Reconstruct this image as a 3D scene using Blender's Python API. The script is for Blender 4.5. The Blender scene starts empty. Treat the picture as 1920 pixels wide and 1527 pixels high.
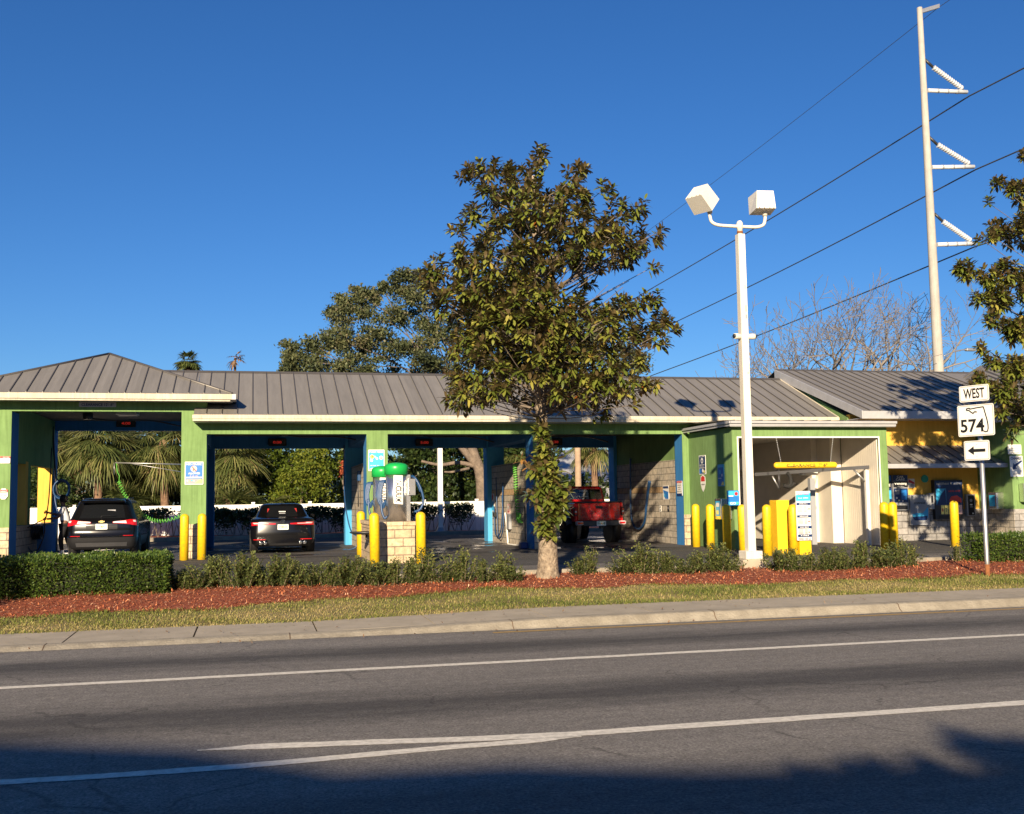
import bpy, math, random
import numpy as np
from mathutils import Vector, Matrix
random.seed(7); RNG = np.random.default_rng(11)
R = math.radians
scn = bpy.context.scene
COL = scn.collection

# ------------------------------------------------------------------ camera model (same numbers as the real camera below)
CAM_H = 1.82; FPX = 1998.0; YAW, PITCH, ROLL = 0.24005, 0.08546, -0.0149
_f = np.array([math.sin(YAW)*math.cos(PITCH), math.cos(YAW)*math.cos(PITCH), math.sin(PITCH)])
_r = np.array([math.cos(YAW), -math.sin(YAW), 0.0]); _u = np.cross(_r, _f)
_r, _u = _r*math.cos(ROLL)+_u*math.sin(ROLL), -_r*math.sin(ROLL)+_u*math.cos(ROLL)
def _ray(x, y): return _f*FPX+_r*(x-960)-_u*(y-763.5)
def at(x, y, Y):
    d = _ray(x, y); t = Y/d[1]; return Vector((d[0]*t, Y, d[2]*t+CAM_H))
def gnd(x, y, z):
    d = _ray(x, y); t = (z-CAM_H)/d[2]; return Vector((d[0]*t, d[1]*t, z))
def proj(p):
    v = np.array(p, float)-np.array([0, 0, CAM_H]); w = v@_f; return 960+FPX*(v@_r)/w, 763.5-FPX*(v@_u)/w
def onx(x, y, X):
    d = _ray(x, y); t = X/d[0]; return Vector((X, d[1]*t, d[2]*t+CAM_H))

# ------------------------------------------------------------------ materials
def _nt(name):
    m = bpy.data.materials.new(name); m.use_nodes = True
    nt = m.node_tree; b = nt.nodes['Principled BSDF']; return m, nt, b
def N(nt, t, **kw):
    n = nt.nodes.new(t)
    for k, v in kw.items():
        if k.startswith('i_'): n.inputs[k[2:].replace('_', ' ')].default_value = v
        else: setattr(n, k, v)
    return n
def mat(name, col, rough=.6, metal=0., var=.12, scale=3., bump=0., bscale=60., spec=.5, coat=0., emit=None, col2=None, dist=.01):
    m, nt, b = _nt(name)
    c = (*col, 1)
    b.inputs['Roughness'].default_value = rough; b.inputs['Metallic'].default_value = metal
    b.inputs['Specular IOR Level'].default_value = spec; b.inputs['Coat Weight'].default_value = coat
    tc = N(nt, 'ShaderNodeTexCoord')
    if var > 0 or col2:
        no = N(nt, 'ShaderNodeTexNoise'); no.inputs['Scale'].default_value = scale; no.inputs['Detail'].default_value = 6; no.inputs['Roughness'].default_value = .65
        nt.links.new(tc.outputs['Object'], no.inputs['Vector'])
        mx = N(nt, 'ShaderNodeMix', data_type='RGBA')
        mr = N(nt, 'ShaderNodeMapRange'); mr.inputs[1].default_value = .3; mr.inputs[2].default_value = .7
        nt.links.new(no.outputs['Fac'], mr.inputs[0]); nt.links.new(mr.outputs[0], mx.inputs['Factor'])
        c2 = (*col2, 1) if col2 else tuple(x*(1+var) for x in col)+(1,)
        c1 = c if col2 else tuple(x*(1-var) for x in col)+(1,)
        mx.inputs[6].default_value = c1; mx.inputs[7].default_value = c2
        nt.links.new(mx.outputs[2], b.inputs['Base Color'])
    else: b.inputs['Base Color'].default_value = c
    if bump > 0:
        n2 = N(nt, 'ShaderNodeTexNoise'); n2.inputs['Scale'].default_value = bscale; n2.inputs['Detail'].default_value = 5
        nt.links.new(tc.outputs['Object'], n2.inputs['Vector'])
        bp = N(nt, 'ShaderNodeBump'); bp.inputs['Strength'].default_value = bump; bp.inputs['Distance'].default_value = dist
        nt.links.new(n2.outputs['Fac'], bp.inputs['Height']); nt.links.new(bp.outputs['Normal'], b.inputs['Normal'])
    if emit:
        b.inputs['Emission Color'].default_value = (*emit[0], 1); b.inputs['Emission Strength'].default_value = emit[1]
    return m
def brickmat(name, c1, c2, mortar, axis, bw=.4, bh=.2, msize=.012, rough=.9, bump=.6, nvar=.25):
    m, nt, b = _nt(name); b.inputs['Roughness'].default_value = rough
    tc = N(nt, 'ShaderNodeTexCoord'); sp = N(nt, 'ShaderNodeSeparateXYZ'); cb = N(nt, 'ShaderNodeCombineXYZ')
    nt.links.new(tc.outputs['Object'], sp.inputs[0])
    nt.links.new(sp.outputs['X' if axis == 'x' else 'Y'], cb.inputs[0]); nt.links.new(sp.outputs['Z'], cb.inputs[1])
    br = N(nt, 'ShaderNodeTexBrick'); br.inputs['Scale'].default_value = 1
    br.inputs['Brick Width'].default_value = bw; br.inputs['Row Height'].default_value = bh; br.inputs['Mortar Size'].default_value = msize
    br.inputs['Mortar Smooth'].default_value = .2
    br.inputs['Color1'].default_value = (*c1, 1); br.inputs['Color2'].default_value = (*c2, 1); br.inputs['Mortar'].default_value = (*mortar, 1)
    nt.links.new(cb.outputs[0], br.inputs['Vector'])
    no = N(nt, 'ShaderNodeTexNoise'); no.inputs['Scale'].default_value = 9; no.inputs['Detail'].default_value = 8
    nt.links.new(tc.outputs['Object'], no.inputs['Vector'])
    mr = N(nt, 'ShaderNodeMapRange'); mr.inputs[1].default_value = .3; mr.inputs[2].default_value = .7; mr.inputs[3].default_value = 1-nvar; mr.inputs[4].default_value = 1+nvar
    nt.links.new(no.outputs['Fac'], mr.inputs[0])
    mx = N(nt, 'ShaderNodeVectorMath', operation='SCALE'); nt.links.new(br.outputs['Color'], mx.inputs[0]); nt.links.new(mr.outputs[0], mx.inputs['Scale'])
    nt.links.new(mx.outputs[0], b.inputs['Base Color'])
    bp = N(nt, 'ShaderNodeBump'); bp.inputs['Strength'].default_value = bump; bp.inputs['Distance'].default_value = .02
    mul = N(nt, 'ShaderNodeMath', operation='MULTIPLY_ADD'); mul.inputs[1].default_value = -1.; nt.links.new(br.outputs['Fac'], mul.inputs[0])
    n3 = N(nt, 'ShaderNodeTexNoise'); n3.inputs['Scale'].default_value = 40; nt.links.new(tc.outputs['Object'], n3.inputs['Vector'])
    nt.links.new(n3.outputs['Fac'], mul.inputs[2]); nt.links.new(mul.outputs[0], bp.inputs['Height']); nt.links.new(bp.outputs['Normal'], b.inputs['Normal'])
    return m
def leafmat(name, ramp, rough=.5, back=None, trans=.25, spec=.5):
    m, nt, b = _nt(name)
    b.inputs['Roughness'].default_value = rough; b.inputs['Specular IOR Level'].default_value = spec
    a = N(nt, 'ShaderNodeAttribute', attribute_name='rnd'); cr = N(nt, 'ShaderNodeValToRGB')
    el = cr.color_ramp.elements
    el[0].position = ramp[0][0]; el[0].color = (*ramp[0][1], 1); el[1].position = ramp[-1][0]; el[1].color = (*ramp[-1][1], 1)
    for p, c in ramp[1:-1]:
        e = el.new(p); e.color = (*c, 1)
    nt.links.new(a.outputs['Fac'], cr.inputs[0])
    colout = cr.outputs[0]
    if back:
        g = N(nt, 'ShaderNodeNewGeometry'); mx = N(nt, 'ShaderNodeMix', data_type='RGBA')
        nt.links.new(g.outputs['Backfacing'], mx.inputs['Factor']); nt.links.new(colout, mx.inputs[6]); mx.inputs[7].default_value = (*back, 1)
        colout = mx.outputs[2]
    nt.links.new(colout, b.inputs['Base Color'])
    if trans > 0:
        tr = N(nt, 'ShaderNodeBsdfTranslucent'); ms = N(nt, 'ShaderNodeMixShader'); ms.inputs[0].default_value = trans
        nt.links.new(colout, tr.inputs['Color'])
        nt.links.new(b.outputs[0], ms.inputs[1]); nt.links.new(tr.outputs[0], ms.inputs[2])
        nt.links.new(ms.outputs[0], nt.nodes['Material Output'].inputs['Surface'])
    return m
def stuccomat(name, col, wear=.25):
    m, nt, b = _nt(name); b.inputs['Roughness'].default_value = .85; b.inputs['Specular IOR Level'].default_value = .25
    tc = N(nt, 'ShaderNodeTexCoord')
    n1 = N(nt, 'ShaderNodeTexNoise'); n1.inputs['Scale'].default_value = 1.3; n1.inputs['Detail'].default_value = 8; n1.inputs['Roughness'].default_value = .7
    n2 = N(nt, 'ShaderNodeTexNoise'); n2.inputs['Scale'].default_value = 6; n2.inputs['Detail'].default_value = 4
    mp = N(nt, 'ShaderNodeMapping'); mp.inputs['Scale'].default_value = (3, 3, .25)
    nt.links.new(tc.outputs['Object'], n1.inputs['Vector']); nt.links.new(tc.outputs['Object'], mp.inputs[0]); nt.links.new(mp.outputs[0], n2.inputs['Vector'])
    ad = N(nt, 'ShaderNodeMath', operation='ADD'); nt.links.new(n1.outputs['Fac'], ad.inputs[0]); nt.links.new(n2.outputs['Fac'], ad.inputs[1])
    mr = N(nt, 'ShaderNodeMapRange'); mr.inputs[1].default_value = .7; mr.inputs[2].default_value = 1.3
    nt.links.new(ad.outputs[0], mr.inputs[0])
    mx = N(nt, 'ShaderNodeMix', data_type='RGBA'); nt.links.new(mr.outputs[0], mx.inputs['Factor'])
    mx.inputs[6].default_value = tuple(c*(1-wear) for c in col)+(1,); mx.inputs[7].default_value = tuple(min(1, c*(1+wear*.6)+.01) for c in col)+(1,)
    nt.links.new(mx.outputs[2], b.inputs['Base Color'])
    n3 = N(nt, 'ShaderNodeTexNoise'); n3.inputs['Scale'].default_value = 45; n3.inputs['Detail'].default_value = 6; nt.links.new(tc.outputs['Object'], n3.inputs['Vector'])
    bp = N(nt, 'ShaderNodeBump'); bp.inputs['Strength'].default_value = .35; bp.inputs['Distance'].default_value = .012
    nt.links.new(n3.outputs['Fac'], bp.inputs['Height']); nt.links.new(bp.outputs['Normal'], b.inputs['Normal'])
    return m

M = {}
M['green'] = stuccomat('green_stucco', (.165, .275, .095), .24)
M['blue'] = stuccomat('blue_paint', (.035, .19, .46), .15)
M['sunlit_blue'] = stuccomat('blue_paint_sunlit', (.07, .34, .62), .12)  # brighter copy of the blue: sunlight put into the colour of the rear piers
M['yellow_wall'] = stuccomat('yellow_stucco', (.72, .42, .07), .12)
M['ceil'] = mat('ceiling_board', (.16, .14, .12), .9)
M['block_y'] = brickmat('block_wall_y', (.38, .34, .28), (.48, .41, .32), (.15, .14, .12), 'y', .4, .2, .011)
M['block_x'] = brickmat('block_wall_x', (.26, .25, .24), (.33, .31, .29), (.12, .11, .10), 'x', .4, .2, .011)
M['tanblock_x'] = brickmat('tan_block_x', (.50, .38, .24), (.60, .47, .31), (.24, .19, .14), 'x', .40, .2, .012, bump=.9)
M['tanblock_y'] = brickmat('tan_block_y', (.50, .38, .24), (.60, .47, .31), (.24, .19, .14), 'y', .40, .2, .012, bump=.9)
M['roof'] = mat('metal_roof', (.235, .22, .20), .5, .2, .1, 1.2, .12, 8, dist=.02)
def roofmat():
    m, nt, b = _nt('metal_roof_panels'); b.inputs['Roughness'].default_value = .5; b.inputs['Metallic'].default_value = .2
    tc = N(nt, 'ShaderNodeTexCoord'); sp = N(nt, 'ShaderNodeSeparateXYZ'); nt.links.new(tc.outputs['Object'], sp.inputs[0])
    dv = N(nt, 'ShaderNodeMath', operation='DIVIDE'); dv.inputs[1].default_value = .405; nt.links.new(sp.outputs['X'], dv.inputs[0])
    fl = N(nt, 'ShaderNodeMath', operation='FLOOR'); nt.links.new(dv.outputs[0], fl.inputs[0]); wn = N(nt, 'ShaderNodeTexWhiteNoise', noise_dimensions='1D'); nt.links.new(fl.outputs[0], wn.inputs['W'])
    mp = N(nt, 'ShaderNodeMapping'); mp.inputs['Scale'].default_value = (7, .7, .7); nt.links.new(tc.outputs['Object'], mp.inputs[0]); no = N(nt, 'ShaderNodeTexNoise'); no.inputs['Scale'].default_value = 1.; no.inputs['Detail'].default_value = 7; no.inputs['Roughness'].default_value = .7; nt.links.new(mp.outputs[0], no.inputs['Vector'])
    a = N(nt, 'ShaderNodeMapRange'); a.inputs[3].default_value = .93; a.inputs[4].default_value = 1.06; nt.links.new(wn.outputs['Value'], a.inputs[0])
    c = N(nt, 'ShaderNodeMapRange'); c.inputs[1].default_value = .3; c.inputs[2].default_value = .7; c.inputs[3].default_value = .86; c.inputs[4].default_value = 1.1; nt.links.new(no.outputs['Fac'], c.inputs[0])
    mu = N(nt, 'ShaderNodeMath', operation='MULTIPLY'); nt.links.new(a.outputs[0], mu.inputs[0]); nt.links.new(c.outputs[0], mu.inputs[1])
    sc = N(nt, 'ShaderNodeVectorMath', operation='SCALE'); sc.inputs[0].default_value = (.235, .22, .20); nt.links.new(mu.outputs[0], sc.inputs['Scale']); nt.links.new(sc.outputs[0], b.inputs['Base Color'])
    bp = N(nt, 'ShaderNodeBump'); bp.inputs['Strength'].default_value = .25; bp.inputs['Distance'].default_value = .02; nt.links.new(no.outputs['Fac'], bp.inputs['Height']); nt.links.new(bp.outputs['Normal'], b.inputs['Normal'])
    return m
M['roof'] = roofmat()
M['roofseam'] = mat('metal_roof_seam', (.12, .11, .10), .45, .35, .1, 3)
M['fascia'] = stuccomat('cream_fascia', (.56, .50, .39), .22)
M['fascia_grey'] = mat('grey_fascia', (.42, .42, .43), .5, .2, .1, 3)
M['headwhite'] = mat('lamp_head_paint', (.72, .68, .60), .45, 0, .05, 5)
M['white'] = mat('white_paint', (.80, .77, .70), .45, 0, .05, 6)
M['lampwhite'] = stuccomat('cream_white_paint', (.70, .65, .55), .12)
M['yellow'] = mat('yellow_plastic', (.80, .54, .005), .45, 0, .1, 16, col2=(.60, .37, .015))
M['yellow_bar'] = mat('yellow_bar_plastic', (.86, .52, .02), .45, 0, .05, 5)
M['cap_green'] = mat('green_plastic', (.01, .36, .07), .35, 0, .06, 4)
M['steel'] = mat('stainless_steel', (.80, .78, .75), .27, .95, .08, 6)
M['metal'] = mat('galvanised', (.45, .45, .45), .45, .8, .12, 7)
M['dmetal'] = mat('dark_metal', (.06, .06, .065), .45, .5)
M['black'] = mat('black_plastic', (.015, .015, .017), .4)
M['rubber'] = mat('rubber', (.018, .018, .018), .85)
M['hoseblue'] = mat('blue_hose', (.012, .055, .15), .4)
M['hosegreen'] = mat('lime_hose', (.13, .46, .06), .4)
M['carblack'] = mat('black_car_paint', (.004, .004, .005), .22, 0, 0, spec=.35, coat=.35)
M['carred'] = mat('red_car_paint', (.80, .014, .018), .25, 0, .25, 4, coat=1.)
M['foam'] = mat('soap_foam', (.62, .52, .55), .7, 0, .15, 20)
M['glass'] = mat('dark_glass', (.008, .009, .011), .06, 0, 0, coat=.6)
M['lightred'] = mat('red_lens', (.55, .01, .015), .15, 0, .2, 30, coat=1.)
M['lens'] = mat('clear_lens', (.75, .72, .70), .12, 0, 0, coat=1.)
M['chrome'] = mat('chrome', (.75, .75, .75), .12, 1., 0)
M['seatred'] = mat('red_leather', (.42, .03, .03), .5)
M['plate'] = mat('licence_plate_white', (.72, .74, .70), .4, 0, 0)
M['plategreen'] = mat('plate_ink', (.03, .16, .08), .5, 0, 0)
M['orange'] = mat('orange_print', (.85, .28, .04), .5, 0, 0)
M['signwhite'] = mat('sign_white', (.82, .80, .74), .35, 0, .02, 5)
M['signblack'] = mat('sign_black', (.012, .012, .014), .4, 0, 0)
M['signblue'] = mat('sign_blue', (.02, .17, .52), .4, 0, .05, 8)
M['signnavy'] = mat('sign_navy', (.01, .035, .13), .4, 0, 0)
M['signcyan'] = mat('sign_cyan', (.05, .42, .72), .4, 0, 0)
M['signred'] = mat('sign_red', (.62, .03, .03), .4, 0, 0)
M['signyellow'] = mat('sign_yellow', (.85, .75, .22), .4, 0, 0)
M['signpink'] = mat('sign_pink', (.78, .50, .45), .4, 0, 0)
M['signgrey'] = mat('sign_grey', (.30, .31, .33), .5, 0, 0)
M['led'] = mat('led_red', (.3, .01, .01), .4, 0, 0, emit=((1, .05, .03), .12))
M['concrete'] = mat('concrete', (.44, .38, .29), .9, 0, .16, 2.2, .4, 70, col2=(.33, .285, .215))
M['curb'] = mat('curb_concrete', (.33, .295, .235), .95, 0, .2, 4, .6, 34, col2=(.20, .175, .135), dist=.02)
M['cream_panel'] = mat('cream_panel', (.70, .64, .54), .55, 0, .06, 3)
M['vinyl'] = mat('white_vinyl', (.82, .80, .76), .4, 0, .03, 3)
M['bark'] = mat('magnolia_bark', (.40, .32, .23), .9, 0, .3, 11, 1., 18, col2=(.11, .08, .055), dist=.05)
M['barkgrey'] = mat('oak_bark', (.23, .175, .13), .9, 0, .3, 5, .9, 12, col2=(.11, .085, .065), dist=.05)
M['limbbark'] = mat('limb_bark', (.15, .12, .095), .9, 0, .25, 8)
M['barkbare'] = mat('bare_bark', (.21, .185, .165), .9, 0, .2, 5)
M['palmbark'] = mat('palm_bark', (.25, .15, .09), .95, 0, .3, 9, 1., 12, col2=(.15, .09, .06), dist=.05)
M['poleconc'] = stuccomat('spun_concrete', (.40, .375, .335), .2)
M['wire'] = mat('cable', (.05, .055, .06), .5)
M['insul'] = mat('grey_porcelain', (.62, .64, .66), .3)
M['wood'] = mat('weathered_wood', (.34, .24, .16), .9, 0, .25, 4)
M['skin'] = mat('skin', (.16, .08, .05), .55, 0, .05)
M['hair'] = mat('hair', (.01, .008, .007), .8)
M['tee'] = mat('light_grey_cotton', (.62, .64, .68), .9, 0, .06, 14)
M['pants'] = mat('black_cotton', (.012, .012, .015), .9)
M['whitepaint'] = mat('road_paint', (.84, .79, .68), .75, 0, .2, 16, .3, 90, col2=(.50, .46, .39))
M['yellowpaint'] = mat('road_paint_yellow', (.50, .30, .06), .75, 0, .2, 9, col2=(.30, .21, .08))
M['signdim'] = mat('sign_dull_grey', (.42, .42, .46), .5, 0, 0)
M['rust'] = mat('rust', (.24, .09, .03), .9, 0, .3, 20)

# ------------------------------------------------------------------ mesh collector
class MB:
    def __init__(s): s.v = []; s.f = []; s.m = []; s.mats = []; s.smooth = []
    def _mi(s, m):
        m = M[m] if isinstance(m, str) else m
        if m not in s.mats: s.mats.append(m)
        return s.mats.index(m)
    def add(s, vs, fs, m, smooth=False, mtx=None):
        o = len(s.v); mi = s._mi(m)
        for v in vs:
            v = Vector(v); s.v.append(tuple(mtx @ v) if mtx else tuple(v))
        for f in fs: s.f.append(tuple(i+o for i in f)); s.m.append(mi); s.smooth.append(smooth)
        return s
    def box(s, x0, x1, y0, y1, z0, z1, m, mtx=None, bev=0):
        if x0 > x1: x0, x1 = x1, x0
        if y0 > y1: y0, y1 = y1, y0
        if z0 > z1: z0, z1 = z1, z0
        if bev <= 0:
            vs = [(x, y, z) for z in (z0, z1) for x, y in ((x0, y0), (x1, y0), (x1, y1), (x0, y1))]
            fs = [(0, 3, 2, 1), (4, 5, 6, 7), (0, 1, 5, 4), (1, 2, 6, 5), (2, 3, 7, 6), (3, 0, 4, 7)]
        else:
            b = min(bev, (x1-x0)*.45, (y1-y0)*.45, (z1-z0)*.45); vs = []; fs = []
            def ring(z, i): return [(x0+b+i, y0+i, z), (x1-b-i, y0+i, z), (x1-i, y0+b+i, z), (x1-i, y1-b-i, z), (x1-b-i, y1-i, z), (x0+b+i, y1-i, z), (x0+i, y1-b-i, z), (x0+i, y0+b+i, z)]
            e = b*.5
            rs = [ring(z0, e), ring(z0+e, 0), ring(z1-e, 0), ring(z1, e)]
            for r_ in rs: vs += r_
            for k in range(3):
                for i in range(8):
                    j = (i+1) % 8; fs.append((k*8+i, k*8+j, k*8+8+j, k*8+8+i))
            fs.append(tuple(range(7, -1, -1))); fs.append(tuple(24+i for i in range(8)))
        return s.add(vs, fs, m, False, mtx)
    def tube(s, pts, r, m, n=8, cap=True):
        pts = [Vector(p) for p in pts]; rs = r if isinstance(r, (list, tuple)) else [r]*len(pts)
        o = len(s.v); mi = s._mi(m); prev = None
        for i, p in enumerate(pts):
            t = (pts[min(i+1, len(pts)-1)]-pts[max(i-1, 0)])
            if t.length < 1e-9: t = Vector((0, 0, 1))
            t.normalize()
            if prev is None: a = Vector((1, 0, 0)) if abs(t.x) < .9 else Vector((0, 1, 0)); a = (a-t*a.dot(t)).normalized()
            else: a = (prev-t*prev.dot(t)); a = a.normalized() if a.length > 1e-6 else Vector((0, 1, 0))
            prev = a; b = t.cross(a)
            for k in range(n):
                w = 2*math.pi*k/n; s.v.append(tuple(p+(a*math.cos(w)+b*math.sin(w))*rs[i]))
        for i in range(len(pts)-1):
            for k in range(n):
                j = (k+1) % n; s.f.append((o+i*n+k, o+i*n+j, o+(i+1)*n+j, o+(i+1)*n+k)); s.m.append(mi); s.smooth.append(True)
        if cap:
            s.f.append(tuple(o+k for k in range(n-1, -1, -1))); s.m.append(mi); s.smooth.append(False)
            q = o+(len(pts)-1)*n; s.f.append(tuple(q+k for k in range(n))); s.m.append(mi); s.smooth.append(False)
        return s
    def lathe(s, c, prof, m, n=20, mtx=None):     # prof: (r, z) list, around z through c
        o = len(s.v); mi = s._mi(m); c = Vector(c)
        for r_, z in prof:
            for k in range(n):
                w = 2*math.pi*k/n; p = Vector((r_*math.cos(w), r_*math.sin(w), z)); p = (mtx @ p) if mtx else p
                s.v.append(tuple(c+p))
        for i in range(len(prof)-1):
            for k in range(n):
                j = (k+1) % n; s.f.append((o+i*n+k, o+i*n+j, o+(i+1)*n+j, o+(i+1)*n+k)); s.m.append(mi); s.smooth.append(True)
        q = o+(len(prof)-1)*n
        s.f.append(tuple(o+k for k in range(n-1, -1, -1))); s.m.append(mi); s.smooth.append(False)
        s.f.append(tuple(q+k for k in range(n))); s.m.append(mi); s.smooth.append(False)
        return s
    def prism(s, pts, d, m):      # pts: coplanar 3-D polygon, d: extrusion vector
        n = len(pts); d = Vector(d); vs = [Vector(p) for p in pts]+[Vector(p)+d for p in pts]
        fs = [tuple(range(n-1, -1, -1)), tuple(range(n, 2*n))]+[(i, (i+1) % n, n+(i+1) % n, n+i) for i in range(n)]
        return s.add(vs, fs, m)
    def weld(s):
        idx = {}; new = []; mp = []
        for v in s.v:
            k = tuple(round(c, 4) for c in v)
            if k not in idx: idx[k] = len(new); new.append(v)
            mp.append(idx[k])
        s.v = new; s.f = [tuple(mp[i] for i in f) for f in s.f]; return s
    def build(s, name, parent=None, org=None, kind=None):
        me = bpy.data.meshes.new(name)
        off = Vector((0, 0, 0))
        if parent is not None:
            p = parent
            while p is not None: off = off+p.location; p = p.parent
        elif org is not None: off = Vector(org)
        me.from_pydata([(v[0]-off.x, v[1]-off.y, v[2]-off.z) for v in s.v], [], s.f)
        for m in s.mats: me.materials.append(m)
        me.polygons.foreach_set('material_index', s.m); me.polygons.foreach_set('use_smooth', s.smooth); me.update()
        o = bpy.data.objects.new(name, me); COL.objects.link(o)
        if parent is not None: o.parent = parent
        elif org is not None: o.location = off
        if kind: o['kind'] = kind
        return o
def tag(o, label, cat, group=None):
    o['label'] = label; o['category'] = cat
    if group: o['group'] = group
    return o
def thing(name, loc, label, cat, group=None):
    o = bpy.data.objects.new(name, None); COL.objects.link(o); o.location = loc; o.empty_display_size = .2
    return tag(o, label, cat, group)
def copy_tree(o, parent=None):
    c = o.copy(); COL.objects.link(c); c.parent = parent
    for ch in list(o.children): copy_tree(ch, c)
    return c

# text -> triangles
def text_tris(body, size, off=0.):
    cu = bpy.data.curves.new('t', 'FONT'); cu.body = body; cu.size = size; cu.align_x = 'CENTER'; cu.align_y = 'CENTER'; cu.resolution_u = 3; cu.offset = off
    ob = bpy.data.objects.new('t', cu); me = ob.to_mesh()
    vs = [v.co.copy() for v in me.vertices]; fs = [tuple(p.vertices) for p in me.polygons]
    ob.to_mesh_clear(); bpy.data.objects.remove(ob); bpy.data.curves.remove(cu)
    return vs, fs
def frame(o, right, up, off=0.):
    r_ = Vector(right).normalized(); u_ = Vector(up).normalized(); n_ = r_.cross(u_); o = Vector(o)+n_*off
    return Matrix(((r_.x, u_.x, n_.x, o.x), (r_.y, u_.y, n_.y, o.y), (r_.z, u_.z, n_.z, o.z), (0, 0, 0, 1)))
def fit_text(mb, body, cx, cy, w, h, m, F, d=.004, bold=0.):
    vs, fs = text_tris(body, 1., .022 if bold else 0.)
    if not vs: return
    xs = [v.x for v in vs]; ys = [v.y for v in vs]; W = max(xs)-min(xs); H = max(ys)-min(ys)
    mx, my = (max(xs)+min(xs))/2, (max(ys)+min(ys))/2
    offs = [(0, 0)]
    for k, (bx, by) in enumerate(offs):
        mb.add([((v.x-mx)*w/W+cx+bx, (v.y-my)*h/H+cy+by, d+k*.0003) for v in vs], fs, m, False, F)
def rect(mb, x0, x1, y0, y1, m, F, d=.002):
    mb.add([(x0, y0, d), (x1, y0, d), (x1, y1, d), (x0, y1, d)], [(0, 1, 2, 3)], m, False, F)
def disc(mb, cx, cy, r_, m, F, d=.003, n=20, rx=1.):
    mb.add([(cx+r_*rx*math.cos(2*math.pi*k/n), cy+r_*math.sin(2*math.pi*k/n), d) for k in range(n)], [tuple(range(n))], m, False, F)
def rrect(w, h, r_, n=4):
    pts = []
    for cx, cy, a0 in ((w/2-r_, h/2-r_, 0), (-w/2+r_, h/2-r_, 90), (-w/2+r_, -h/2+r_, 180), (w/2-r_, -h/2+r_, 270)):
        for k in range(n+1):
            a = R(a0+90*k/n); pts.append((cx+r_*math.cos(a), cy+r_*math.sin(a)))
    return pts
def panel(mb, w, h, m, F, r_=.03, th=.012, cx=0, cy=0):
    p = rrect(w, h, r_); n = len(p)
    vs = [(x+cx, y+cy, 0) for x, y in p]+[(x+cx, y+cy, -th) for x, y in p]
    mb.add(vs, [tuple(range(n)), tuple(range(2*n-1, n-1, -1))]+[(i, n+i, n+(i+1) % n, (i+1) % n) for i in range(n)], m, False, F)

# ------------------------------------------------------------------ foliage
def leaf_object(name, m, P, D, L, W, rnd, parent=None, org=(0, 0, 0), droop=0., roll=None, six=True, kind=None):
    """P base points, D directions, L lengths, W widths, one small folded blade each"""
    P = np.asarray(P, float); D = np.asarray(D, float); n = len(P)
    D = D/np.linalg.norm(D, axis=1, keepdims=True)
    L = np.broadcast_to(np.asarray(L, float), (n,))[:, None]; W = np.broadcast_to(np.asarray(W, float), (n,))[:, None]
    up = np.tile([0, 0, 1.], (n, 1)); up[np.abs(D[:, 2]) > .95] = [1, 0, 0]
    A = np.cross(D, up); A /= np.linalg.norm(A, axis=1, keepdims=True); Nn = np.cross(A, D)
    if roll is not None:
        c, s_ = np.cos(roll)[:, None], np.sin(roll)[:, None]; A, Nn = A*c+Nn*s_, -A*s_+Nn*c
    g = np.array([0, 0, -1.])
    if six:
        pts = [P, P+D*L*.35+A*W*.5+g*droop*L*.1, P+D*L*.35-A*W*.5+g*droop*L*.1, P+D*L*.75+A*W*.42+Nn*L*.03+g*droop*L*.45, P+D*L*.75-A*W*.42+Nn*L*.03+g*droop*L*.45, P+D*L+g*droop*L*.8]
        V = np.stack(pts, 1).reshape(-1, 3); k = 6
        tri = np.array([[0, 2, 1], [1, 2, 4], [1, 4, 3], [3, 4, 5]])
    else:
        pts = [P, P+D*L*.5+A*W*.5, P+D*L+g*droop*L*.5, P+D*L*.5-A*W*.5]
        V = np.stack(pts, 1).reshape(-1, 3); k = 4; tri = np.array([[0, 3, 1], [1, 3, 2]])
    T = (tri[:, ::-1][None]+(np.arange(n)*k)[:, None, None]).reshape(-1, 3)
    me = bpy.data.meshes.new(name)
    off = np.array(org, float)
    if parent is not None:
        p = parent; off = np.zeros(3)
        while p is not None: off = off+np.array(p.location); p = p.parent
    V = V-off
    me.vertices.add(len(V)); me.vertices.foreach_set('co', V.ravel().astype(np.float32))
    me.loops.add(T.size); me.loops.foreach_set('vertex_index', T.ravel().astype(np.int32))
    me.polygons.add(len(T)); me.polygons.foreach_set('loop_start', (np.arange(len(T))*3).astype(np.int32))
    me.update(); me.validate()
    at_ = me.attributes.new('rnd', 'FLOAT', 'POINT'); at_.data.foreach_set('value', np.repeat(np.asarray(rnd, np.float32), k))
    me.materials.append(m)
    o = bpy.data.objects.new(name, me); COL.objects.link(o)
    if parent is not None: o.parent = parent
    else: o.location = off
    if kind: o['kind'] = kind
    return o
def rdir(n, up=0.):
    v = RNG.normal(size=(n, 3)); v[:, 2] += up; return v/np.linalg.norm(v, axis=1, keepdims=True)
M['mag_leaf'] = leafmat('magnolia_leaf', [(0, (.04, .065, .012)), (.4, (.12, .15, .024)), (.7, (.21, .22, .04)), (.9, (.33, .28, .06)), (.97, (.24, .12, .03)), (1., (.30, .08, .02))], .30, (.125, .09, .04), .15, .6)
M['oak_leaf'] = leafmat('oak_leaf', [(0, (.045, .06, .03)), (.5, (.11, .13, .055)), (.85, (.17, .17, .075)), (1, (.24, .21, .12))], .5, None, .25)
M['dark_leaf'] = leafmat('dark_leaf', [(0, (.010, .022, .006)), (.5, (.03, .055, .012)), (1, (.08, .105, .02))], .5, None, .15)
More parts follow.
